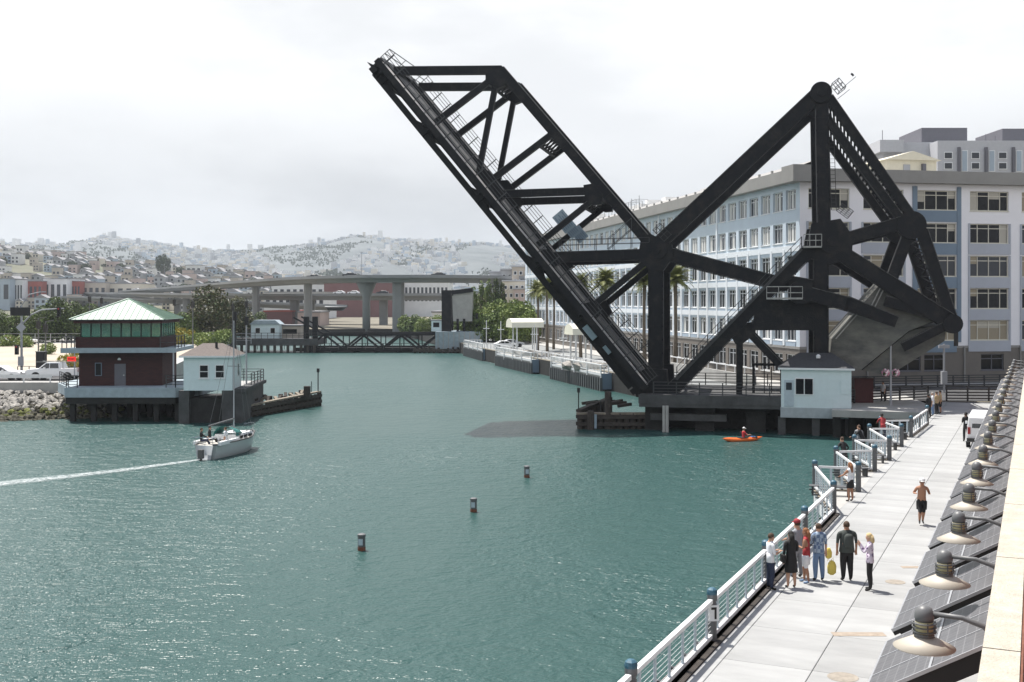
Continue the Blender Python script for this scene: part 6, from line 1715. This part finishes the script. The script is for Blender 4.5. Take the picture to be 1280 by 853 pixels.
for k, p in enumerate(pp):
    if k == 0: continue
    po = rail_posts(prail, p)
    if k == 2:
        pl = MB().box(.121, .135, -.14, .14, .55, .95); sgn_ = pl.build('number_plate', 'white_paint', po); sgn_.rotation_euler = (0, 0, -UA - R(55))
        MB().box(.136, .14, -.07, .07, .84, .90).box(.136, .14, .015, .07, .60, .84).build('numeral', 'black', sgn_)
for a, b in zip(pp, pp[1:]): rail_bay(prail, a, b)
# sawtooth overlook bays
inner = [(1046.5, 600), (1073, 576), (1093.3, 555), (1111.7, 543.4), (1127, 529)]
outer = [(1018.5, 574), (1045, 556.5), (1068, 542.5), (1086.7, 529), (1101, 519.5)]
IN = [PS(46.9, -7.42)] + [on_z(x, y, ZP + 1.4) for x, y in inner[1:]]
OUT = [on_z(x, y, ZP + 1.4) for x, y in outer]
for q in IN + OUT: q.z = ZP
lasti = on_z(1138.8, 519, ZP + 1.4); lasti.z = ZP
end = on_z(1159, 506, ZP + 1.4); end.z = ZP
names_ = ['first overlook from the long railing, beside the woman in the black skirt', 'second overlook, holding the person in black', 'third overlook, holding the two leaning people', 'fourth overlook, holding the person in red', 'last overlook before the concrete apron']
for k in range(5):
    base = IN[k]
    t = thing('overlook_railing', 'white sawtooth railing of the ' + names_[k].replace(' from the long railing', ''), 'railing', base)
    po = rail_posts(t, OUT[k] - base); 
    if k: rail_posts(t, Vector((0, 0, 0)))
    rail_bay(t, Vector((0, 0, 0)), OUT[k] - base, 8, tr=.04)
    nxt = IN[k + 1] if k < 4 else lasti
    rail_bay(t, OUT[k] - base, nxt - base, 4, tr=.04)
    # overlook floor on the water side
    d1 = OUT[k]; tri = [tuple((IN[k] - base)[:2]), tuple((d1 - base)[:2]), tuple((nxt - base)[:2])]
    cx_ = sum(p[0] for p in tri) / 3; cy_ = sum(p[1] for p in tri) / 3
    tri = [(cx_ + (x - cx_) * 1.06, cy_ + (y - cy_) * 1.06) for x, y in tri]
    MB().prism(tri, -.62, .004).build('floor', 'concrete', t)
    MB().bar(d1 - base + Vector((0, 0, -.4)), Vector((0, 0, -.4)), .08, .7).build('fascia', 'rail_white', t)
    # bench
    m_ = (IN[k] + nxt) / 2 * .5 + d1 * .5
    bn = thing('overlook_bench', 'slatted grey bench tucked in the ' + names_[k].split(',')[0], 'bench', m_, math.atan2((nxt - d1).y, (nxt - d1).x), 'overlook benches')
    for j in range(4): MB().box(-.9, .9, -.22 + j * .12, -.13 + j * .12, .40, .44).build('slat', 'post_grey', bn)
    for x in (-.75, .75): MB().box(x - .04, x + .04, -.2, .2, 0, .40).build('leg', 'steel_rail', bn)
t = thing('end_railing', 'short white railing run where the promenade meets the apron', 'railing', lasti)
rail_posts(t, Vector((0, 0, 0))); mid_ = (end - lasti) * .5; rail_posts(t, end - lasti)
rail_bay(t, Vector((0, 0, 0)), mid_, 4); rail_bay(t, mid_, end - lasti, 4); MB().box(-.05, .05, -.05, .05, 0, 1.1).build('post', 'post_grey', t, loc=mid_)

# ================================================================== BALLPARK WALL, LAMPS, SOLAR PANELS
wl = thing('parapet_wall', 'brick wall topped by pale rough concrete coping beside the solar panels', 'wall', (0, 0, 0), -UA)
# local x = across (p), local y = along (s)
MB().box(-.30, .05, -1, 108, ZP - .2, 7.5).build('brick_face', 'park_brick', wl)
s_ = -1.0
for k in range(28):
    L = 4.1; MB().box(-.445, -.125, s_ + .015, s_ + L - .015, 7.5, 7.7).build('coping_stone', 'coping', wl); s_ += L
MB().box(-.122, -.10, -1, 108, 7.4, 7.68).build('flashing', 'rust', wl)
st = struct(MB().box(-.09, 6, -1, 108, 5.8, 6.0).build('stand_floor', 'brick_dark', None, rz=-UA))
# wall lamps
LS0, LSP = 15.17, 3.53
def lamp_mesh_set():
    arm = MB().path([(.9, 0, -.22), (.7, 0, -.02), (.45, 0, .06), (.1, 0, .07)], [.038, .035, .033, .033], 8).mesh('arm', 'lamp_grey', True)
    dome = MB().lathe([(.112, -.03), (.12, .02), (.118, .07), (.095, .13), (.05, .165), (.01, .172)], 20).mesh('dome', 'lamp_grey', True)
    gl = MB().lathe([(.108, -.18), (.112, -.11), (.108, -.03)], 16).mesh('glass', 'lamp_glass', True)
    ring = MB().lathe([(.118, -.005), (.152, -.005), (.152, .005), (.118, .005)], 20).mesh('louvre_ring', 'lamp_grey')
    neck = MB().lathe([(.12, -.24), (.125, -.20), (.115, -.18)], 16).mesh('neck', 'lamp_grey')
    cone = MB().lathe([(.375, -.365), (.38, -.356), (.125, -.225), (.12, -.225), (.365, -.364)], 28).mesh('shade', 'lamp_shade', True)
    bar_ = MB().bar((.135, 0, -.2), (.135, 0, -.03), .014, .014)
    return arm, dome, gl, ring, neck, cone, bar_.mesh('cage_bar', 'lamp_grey')
lm_ = lamp_mesh_set()
for k in range(20):
    p = PS(LS0 + LSP * k, -1.28, 6.88)
    t = thing('wall_lamp', 'grey domed wall lamp with cream conical shade on an arm over the solar panels', 'lamp', p, -UA, 'wall lamps over the solar panels')
    for nm, me in zip(('arm', 'dome', 'glass', 'louvre', 'neck', 'shade', 'cage_bar'), lm_):
        if nm == 'louvre':
            for h in (-.05, -.10, -.155): put('louvre_ring', me, t, (0, 0, h))
        elif nm == 'cage_bar':
            for j in range(4): put(nm, me, t, None, j * math.pi / 2 + .4)
        else: put(nm, me, t)
# solar panels: local x across (towards the wall), local y along, tilted up to the wall
TILT = math.atan(.585)
PW, PL = 2.05, 2.8
def panel_set():
    fr = MB(); e = .035
    fr.box(0, PW, 0, e, -.05, 0).box(0, PW, PL - e, PL, -.05, 0).box(0, e, e, PL - e, -.05, 0).box(PW - e, PW, e, PL - e, -.05, 0)
    for j in (1, 2): fr.box(e, PW - e, PL * j / 3 - .018, PL * j / 3 + .018, -.05, 0)
    fr.box(PW / 2 - .02, PW / 2 + .02, e, PL - e, -.049, .001)
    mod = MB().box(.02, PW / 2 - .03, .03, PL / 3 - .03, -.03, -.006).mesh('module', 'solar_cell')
    und = MB().box(.0, PW, .02, PL - .02, -.12, -.052).box(.1, PW, .02, .08, -.30, -.12).box(.1, PW, PL - .08, PL - .02, -.30, -.12).mesh('backing', 'panel_under')
    sup = MB().bar((PW * .8, .3, -.1), (PW * .95, .3, -1.6), .08, .08).bar((PW * .8, PL - .3, -.1), (PW * .95, PL - .3, -1.6), .08, .08).mesh('strut', 'steel_rail')
    return fr.mesh('frame', 'panel_frame'), mod, und, sup
pf, pm_, pu, psup = panel_set()
for k in range(20):
    s0 = 16.2 + LSP * k
    if s0 > 92: break
    t = thing('solar_panel', 'tilted dark solar panel in the row below the wall lamps', 'solar panel', PS(s0, -2.19, 5.43), -UA, 'solar panels along the promenade')
    t.rotation_euler = (0, -TILT, -UA)
    put('frame', pf, t); put('backing', pu, t); put('strut', psup, t)
    for a in range(2):
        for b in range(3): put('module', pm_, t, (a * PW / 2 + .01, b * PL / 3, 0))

# ================================================================== PEOPLE
def person(label, loc, h, yaw, shirt, legs, hair, skin='skin_fair', shoes='shoe_dark', arms=('down', 'down'), stance='stand', sleeves='short', legwear='trousers', hairstyle='short', bulk=1.0, extras=(), group=None, hat=None):
    """one continuous body grown over a jointed skeleton; clothing colours by limb; hair, skirts, bags as children"""
    k = h / 1.75
    t = thing('person', label, 'person', loc, yaw, group)
    vs, es, rad, seg = [], [], [], []
    def add(p, r, parent=None, s_='torso'):
        vs.append(Vector(p)); rad.append(r); i = len(vs) - 1
        if parent is not None: es.append((parent, i)); seg.append((parent, i, s_))
        return i
    seat = stance == 'sit'
    hz = .93 if not seat else .52
    pel = add((0, 0, hz), (.135 * bulk, .10 * bulk), None)
    lean = {'lean': .22, 'run': .12, 'sit': .0}.get(stance, 0.0)
    wa = add((0, lean * .25, hz + .16), (.125 * bulk, .095 * bulk), pel, 'torso')
    chs = add((0, lean * .65, hz + .36), (.155 * bulk, .11 * bulk), wa, 'torso')
    nk0 = add((0, lean, hz + .53), (.09, .075), chs, 'torso')
    nk = add((0, lean + .01, hz + .60), (.052, .052), nk0, 'neck')
    hd0 = add((0, lean + .03, hz + .67), (.066, .075), nk, 'head')
    hd1 = add((0, lean + .03, hz + .745), (.078, .092), hd0, 'head')
    hd2 = add((0, lean + .02, hz + .795), (.062, .075), hd1, 'head')
    nose = add((0, lean + .135, hz + .70), (.012, .014), hd0, 'head')
    for sx, arm in ((-1, arms[0]), (1, arms[1])):
        shd = add((sx * .17 * bulk, lean * .95, hz + .49), (.062, .062), nk0, 'torso')
        S = vs[shd]
        U, Fd = {'down': ((sx * .16, .02, -1), (sx * .02, .14, -1)), 'phone': ((sx * .14, .55, -.75), (-sx * .25, .55, .85)), 'read': ((sx * .12, .15, -1), (-sx * .35, .85, .25)),
                 'run': ((sx * .35, -.55, -.75), (-sx * .1, .95, .1)), 'hip': ((sx * .55, -.15, -.8), (-sx * .7, .35, -.55)), 'rail': ((sx * .25, .55, -.75), (-sx * .1, .85, -.3)), 'bag': ((sx * .13, .0, -1), (sx * .03, .08, -1)), 'paddle': ((sx * .3, .45, -.75), (sx * .1, .8, .15))}[arm]
        U = Vector(U).normalized(); Fd = Vector(Fd).normalized()
        el = add(S + U * .29, (.042, .042), shd, 'upperarm'); wr = add(vs[el] + Fd * .25, (.03, .03), el, 'forearm')
        pm = add(vs[wr] + Fd * .07, (.036, .022), wr, 'hand')
        sdv = Fd.cross(Vector((0, 0, 1)) if abs(Fd.z) < .8 else Vector((0, 1, 0))).normalized()
        cur = Fd.cross(sdv).normalized()
        for j, (o_, L) in enumerate(((-.03, .055), (-.01, .065), (.01, .06), (.03, .05))):
            f1 = add(vs[pm] + Fd * L * .6 + sdv * o_, (.0095, .0095), pm, 'hand'); add(vs[f1] + Fd * L * .5 + cur * .02, (.008, .008), f1, 'hand')
        th_ = add(vs[wr] + Fd * .05 + sdv * -.045 * sx + cur * .01, (.011, .011), wr, 'hand'); add(vs[th_] + Fd * .035 - sdv * .01 * sx, (.009, .009), th_, 'hand')
    for sx in (-1, 1):
        hip = add((sx * .085, 0, hz - .06), (.098 * bulk, .095 * bulk), pel, 'torso')
        if seat: kn, an = (sx * .1, .42, hz - .02), (sx * .1, .62 if stance == 'sit' else .45, .12)
        elif stance == 'run': kn, an = ((sx * .09, .26, .52), (sx * .09, .10, .16)) if sx > 0 else ((sx * .08, -.03, .48), (sx * .07, -.22, .12))
        elif stance == 'step': kn, an = ((sx * .1, .10, .50), (sx * .1, .10, .09)) if sx > 0 else ((sx * .1, -.02, .5), (sx * .1, -.10, .09))
        else: kn, an = (sx * .105, .02, .5), (sx * .115, -.02, .09)
        lw_ = (1.28 if legwear == 'trousers' else 1.0) * min(bulk, 1.2)
        kn_ = add(kn, (.060 * lw_, .060 * lw_), hip, 'thigh'); cf = add(Vector(kn).lerp(Vector(an), .35) + Vector((0, -.015, 0)), (.054 * lw_, .054 * lw_), kn_, 'calf'); an_ = add(an, (.038 * (1.35 if legwear == 'trousers' else 1), .04 * (1.35 if legwear == 'trousers' else 1)), cf, 'calf')
        toe_dz = -.05
        ht = add(Vector(an) + Vector((0, .06, toe_dz)), (.04, .032), an_, 'foot'); add(Vector(an) + Vector((sx * .02, .17, toe_dz - .01)), (.036, .026), ht, 'foot')
    me = bpy.data.meshes.new('body_cage'); me.from_pydata([tuple(v) for v in vs], es, []); tmp = bpy.data.objects.new('body_cage', me); COL.objects.link(tmp)
    md = tmp.modifiers.new('skin', 'SKIN'); md.use_smooth_shade = True
    for i, sv in enumerate(me.skin_vertices[0].data): sv.radius = (rad[i][0] * (1.12 if rad[i][0] > .04 else 1), rad[i][1] * (1.12 if rad[i][0] > .04 else 1)); sv.use_root = (i == 0)
    tmp.modifiers.new('sub', 'SUBSURF').levels = 1
    dg_ = bpy.context.evaluated_depsgraph_get(); bm_ = bpy.data.meshes.new_from_object(tmp.evaluated_get(dg_))
    bpy.data.objects.remove(tmp)
    cover = {'torso': shirt, 'neck': skin, 'head': skin, 'hand': skin, 'foot': shoes, 'upperarm': shirt if sleeves != 'none' else skin, 'forearm': shirt if sleeves == 'long' else skin,
             'thigh': legs if legwear in ('trousers', 'shorts', 'shorts_loose') else skin, 'calf': legs if legwear == 'trousers' else skin}
    if shirt is None: cover['torso'] = skin; cover['upperarm'] = skin
    slots = []
    def slot(nm):
        if nm not in slots: slots.append(nm)
        return slots.index(nm)
    idx = []
    for p in bm_.polygons:
        c0 = p.center; best = None; bd = 9
        for a, b, s_ in seg:
            A, B = vs[a], vs[b]; d = B - A; u = max(0, min(1, (c0 - A).dot(d) / max(d.length_squared, 1e-9))); q = (c0 - (A + d * u)).length - .3 * (rad[a][0] * (1 - u) + rad[b][0] * u)
            if q < bd: bd = q; best = s_
        mt = cover[best]
        if best == 'torso' and c0.z < hz - .0 and legwear in ('trousers', 'shorts', 'shorts_loose') and not seat: mt = legs
        idx.append(slot(mt))
    bm_.materials.clear()
    for s_ in slots: bm_.materials.append(M[s_])
    bm_.polygons.foreach_set('material_index', idx); bm_.polygons.foreach_set('use_smooth', [True] * len(idx))
    body = put('body', bm_, t); body.scale = (k, k, k)
    def child(mb, nm, m, smooth=True):
        o = mb.build(nm, m, t, smooth); o.scale = (k, k, k); return o
    H = Vector((0, lean + .03, hz + .735))
    # hair cap around the back and top of the head
    hc = MB(); nA, nE = 14, 6
    lo = {'short': -.02, 'long': -.05, 'bob': -.04, 'none': .5}.get(hairstyle, -.02)
    if hairstyle != 'none':
        for e in range(nE + 1):
            for a in range(nA):
                az = 2 * math.pi * a / nA; front = max(0, math.sin(az)); el_ = lerp_ = (1 - e / nE) * math.pi / 2 + (e / nE) * (-.55 + 1.15 * front)
                hc.v.append((H.x + .094 * math.cos(az) * math.cos(el_), H.y - .008 + .108 * math.sin(az) * math.cos(el_), H.z + .01 + .108 * math.sin(el_)))
        for e in range(nE):
            for a in range(nA): q = e * nA + a; w_ = e * nA + (a + 1) % nA; hc.f.append((q, w_, w_ + nA, q + nA)); hc.m.append(0)
        if hairstyle in ('long', 'bob'):
            Ld = .34 if hairstyle == 'long' else .13
            hc.path([(0, H.y - .05, H.z + .03), (0, H.y - .085, H.z - .10), (0, H.y - .085, H.z - .08 - Ld * .6), (0, H.y - .07, H.z - .08 - Ld)], [.08, .085, .08, .045], 10)
        child(hc, 'hair', hair)
    ey = MB()
    for sx in (-1, 1): ey.box(sx * .03 - .012, sx * .03 + .012, H.y + .078, H.y + .092, H.z - .022, H.z - .012)
    child(ey, 'eyes', 'hair_black', False)
    ear = MB()
    for sx in (-1, 1): ear.lathe([(.012, -.03), (.022, 0), (.014, .03)], 6, (sx * .082, H.y - .005, H.z - .03))
    child(ear, 'ears', skin); child(MB().box(-.022, .022, H.y + .078, H.y + .088, H.z - .085, H.z - .077), 'mouth', 'cloth_red', False)
    if hat:
        hp = MB().lathe([(.105, 0), (.11, .05), (.095, .10), (.05, .13), (.01, .135)], 14, (0, H.y, H.z + .02))
        hp.box(-.07, .07, H.y + .08, H.y + .19, H.z + .02, H.z + .035); child(hp, 'cap', hat)
    if legwear == 'skirt': child(MB().lathe([(.15, hz + .07), (.17, hz - .1), (.20, hz - .30), (.195, hz - .31), (.16, hz - .08)], 16, sy=.78), 'skirt', legs)
    if legwear == 'shorts_loose':
        for sx in (-1, 1): child(MB().lathe([(.115, hz - .02), (.115, hz - .15), (.105, hz - .34), (.10, hz - .34)], 12, (sx * .085, .01, 0)), 'shorts', legs)
        child(MB().lathe([(.14 * bulk, hz + .08), (.155 * bulk, hz - .04), (.14, hz - .10)], 14, sy=.76), 'shorts_waist', legs)
    if legwear == 'dress': child(MB().lathe([(.14, hz + .38), (.145, hz + .16), (.18, hz - .1), (.215, hz - .42), (.21, hz - .43), (.15, hz - .05)], 16, sy=.76), 'dress', legs)
    if shirt and legwear != 'dress' and not seat:
        child(MB().lathe([(.145 * bulk, hz + .22), (.15 * bulk, hz + .1), (.165 * bulk, hz - .06), (.16 * bulk, hz - .065), (.13 * bulk, hz + .1)], 16, (0, lean * .15, 0), sy=.76), 'shirt_hem', shirt)
    for ex_ in extras:
        kind, m_ = ex_[0], ex_[1]
        if kind == 'bag': sx = ex_[2]; up_ = ex_[3] if len(ex_) > 3 else 0; child(MB().lathe([(.05, .16 + up_), (.13, .22 + up_), (.14, .42), (.10, .54), (.02, .60)] if not up_ else [(.04, .66), (.10, .70), (.11, .85), (.06, .98), (.02, 1.0)], 12, (sx * .30 * bulk, .06, 0), sy=.5), 'carrier_bag', m_); child(MB().path([(sx * .26 * bulk, .06, .58), (sx * .27 * bulk, .05, .68), (sx * .33 * bulk, .06, .58)], .008, 5), 'bag_handle', m_)
        if kind == 'shoulder': sx = ex_[2]; child(MB().box(sx * .22, sx * .31, -.12, .14, hz - .12, hz + .12), 'shoulder_bag', m_, False); child(MB().path([(sx * .24, .1, hz + .1), (sx * .10, .08, hz + .52), (sx * .2, -.08, hz + .1)], .012, 5), 'strap', m_)
        if kind == 'phone': child(MB().box(-.09, -.01, .50, .515, hz + .55, hz + .69) if False else MB().box(-.10, .02, .44, .46, hz + .60, hz + .68), 'camera', 'black', False)
        if kind == 'pack': child(MB().lathe([(.10, hz + .1), (.14, hz + .2), (.14, hz + .42), (.08, hz + .5)], 12, (0, -.17, 0), sy=.6), 'backpack', m_)
    return t
def feet(px, py, zq=ZP): return on_z(px, py, zq)
GP = 'people standing on the promenade'
person('person in white top and dark jeans leaning at the railing looking at a phone', feet(963, 737), 1.66, R(-75), 'cloth_white', 'cloth_navy', 'hair_brown', arms=('read', 'read'), hairstyle='short', group=GP)
person('person in grey shirt and red cap behind the woman in black', feet(997, 722), 1.76, R(20), 'cloth_grey', 'cloth_grey', 'hair_brown', arms=('rail', 'down'), hat='cap_red', group=GP)
person('person in long black dress with dark shoulder bag', feet(989, 735), 1.68, R(10), 'cloth_black', 'cloth_black', 'hair_black', arms=('down', 'read'), legwear='dress', hairstyle='long', extras=(('shoulder', 'cloth_black', -1),), group=GP, bulk=1.08, sleeves='long')
person('person in red tank top and white shorts with long reddish hair', feet(1008, 729), 1.66, R(60), 'cloth_red', 'cloth_white', 'hair_red', 'skin_tan', 'shoe_blue', arms=('read', 'down'), sleeves='none', legwear='shorts_loose', hairstyle='long', stance='step', group=GP)
person('person in blue plaid shirt and jeans holding a yellow bag', feet(1023.5, 726), 1.74, R(5), 'cloth_plaid', 'cloth_denim', 'hair_brown', arms=('read', 'bag'), extras=(('bag', 'bag_yellow', 1, .5),), bulk=1.12, group=GP)
person('heavyset person in dark green shirt carrying a yellow carrier bag', feet(1058.5, 726), 1.80, R(2), 'cloth_green', 'cloth_black', 'hair_brown', 'skin_tan', arms=('bag', 'down'), extras=(('bag', 'bag_yellow', -1), ('pack', 'cloth_green')), bulk=1.45, group=GP)
person('blond person in lilac patterned top and black trousers raising a camera', feet(1087.5, 738), 1.68, R(70), 'cloth_lilac', 'cloth_black', 'hair_blond', arms=('phone', 'phone'), sleeves='long', hairstyle='bob', extras=(('phone', 'black'),), group=GP)
person('person with long reddish hair in white top and black skirt facing the water', feet(1063, 627), 1.66, R(30), 'cloth_white', 'cloth_black', 'hair_red', 'skin_tan', arms=('rail', 'rail'), sleeves='none', legwear='skirt', hairstyle='long', group=GP)
person('shirtless runner in black shorts and white cap jogging along the promenade', feet(1152, 656), 1.76, R(168), None, 'cloth_black', 'hair_brown', 'skin_tan', arms=('run', 'run'), stance='run', legwear='shorts_loose', hat='cap_white', sleeves='none', bulk=1.08)
GQ = 'people in the railing overlooks'
person('person in black bent over the rail of the second overlook', feet(1056, 590), 1.72, R(15), 'cloth_black', 'cloth_black', 'hair_brown', arms=('hip', 'hip'), stance='lean', sleeves='long', group=GQ)
person('person in black leaning in the third overlook', feet(1079, 571), 1.72, R(60), 'cloth_black', 'cloth_black', 'hair_brown', arms=('rail', 'rail'), stance='lean', sleeves='long', group=GQ)
person('person in grey beside the one in black in the third overlook', feet(1073.5, 570), 1.70, R(-20), 'cloth_grey', 'cloth_tan', 'hair_red', arms=('rail', 'down'), group=GQ)
person('person in red shirt leaning in the fourth overlook', feet(1104, 553), 1.72, R(0), 'cloth_red', 'cloth_navy', 'hair_black', 'skin_dark', arms=('rail', 'rail'), stance='lean', group=GQ)
GR_ = 'small group standing by the end railing'
person('person all in black in the small group at the end railing', feet(1161, 523), 1.78, R(20), 'cloth_black', 'cloth_black', 'hair_black', 'skin_dark', sleeves='long', group=GR_)
person('person in white shirt and blue jeans in the small group at the end railing', feet(1166, 520), 1.76, R(60), 'cloth_white', 'cloth_denim', 'hair_grey', group=GR_)
person('person in tan top in the small group at the end railing', feet(1171, 518), 1.70, R(30), 'cloth_tan', 'cloth_black', 'hair_brown', arms=('read', 'down'), group=GR_)
person('person in dark top and shorts at the edge of the small group', feet(1175.5, 517), 1.74, R(80), 'cloth_tan', 'cloth_black', 'hair_black', 'skin_tan', legwear='shorts_loose', group=GR_)
person('person all in black standing behind the white van', feet(1207.5, 552), 1.78, R(-10), 'cloth_black', 'cloth_black', 'hair_black', 'skin_dark', sleeves='long', arms=('read', 'read'))
person('person in white shirt walking on the apron by the lamp post', feet(1104, 502, 2.27), 1.70, R(120), 'cloth_white', 'cloth_black', 'hair_brown', stance='step')
vehicle('parked_van', 'white van parked against the wall under the solar panels', 'van', PS(73.5, -2.75), R(90) - UA, 'paint_white', 'van')
kp = BO * 0 + Vector((gx(931, 88), 88, .0))
pk = person('kayaker in red vest and pale cap sitting in the orange kayak', Vector((gx(929.5, 88), 88, -.28)), 1.72, R(-72), 'vest_red', 'cloth_navy', 'hair_brown', arms=('paddle', 'paddle'), stance='sit', hat='cap_white')
pd = thing('paddle', 'black kayak paddle held across the orange kayak', 'paddle', (gx(930.3, 88), 88, .48), R(-72))
MB().tube((-1.0, .38, .05), (1.0, .38, -.05), .018).build('shaft', 'black', pd)
for sx in (-1, 1): MB().lathe([(.02, 0), (.09, .08), (.10, .25), (.03, .38)], 10, sy=.15).build('blade', 'black', pd).matrix_local = Matrix.Translation((sx * 1.0, .38, -sx * .05)) @ Matrix.Rotation(R(90) * sx, 4, 'Y')
ba = R(-13)
def boat_pt(x, y, zq): return Vector((gx(285, 81) + x * math.cos(ba) - y * math.sin(ba), 81 + x * math.sin(ba) + y * math.cos(ba), zq))
GS = 'crew sitting in the yacht cockpit'
person('crew member in dark jacket steering the yacht', boat_pt(-.7, -2.6, .75), 1.72, ba + R(-60), 'cloth_black', 'cloth_navy', 'hair_brown', stance='sit', sleeves='long', arms=('rail', 'rail'), group=GS)
person('crew member in black seated in the yacht cockpit', boat_pt(-.65, -1.5, .75), 1.72, ba + R(-80), 'cloth_black', 'cloth_black', 'hair_black', stance='sit', sleeves='long', group=GS)
person('crew member in white shirt seated in the yacht cockpit', boat_pt(.7, -1.7, .75), 1.72, ba + R(90), 'cloth_white', 'cloth_grey', 'hair_brown', stance='sit', group=GS)

# ================================================================== HAZE
hz_ = MB().box(-6600, 6600, -70, 7100, -4, 330)
hm = bpy.data.materials.new('haze'); hm.use_nodes = True
for n in list(hm.node_tree.nodes): hm.node_tree.nodes.remove(n)
pv_ = hm.node_tree.nodes.new('ShaderNodeVolumePrincipled'); pv_.inputs['Color'].default_value = (.84, .92, 1.0, 1); pv_.inputs['Density'].default_value = 1.15e-4; pv_.inputs['Anisotropy'].default_value = .25
oo = hm.node_tree.nodes.new('ShaderNodeOutputMaterial'); hm.node_tree.links.new(pv_.outputs[0], oo.inputs['Volume'])
M['haze'] = hm
o = hz_.build('haze', 'haze'); tag(o, 'thin pale marine haze filling the air', 'haze', kind='stuff')
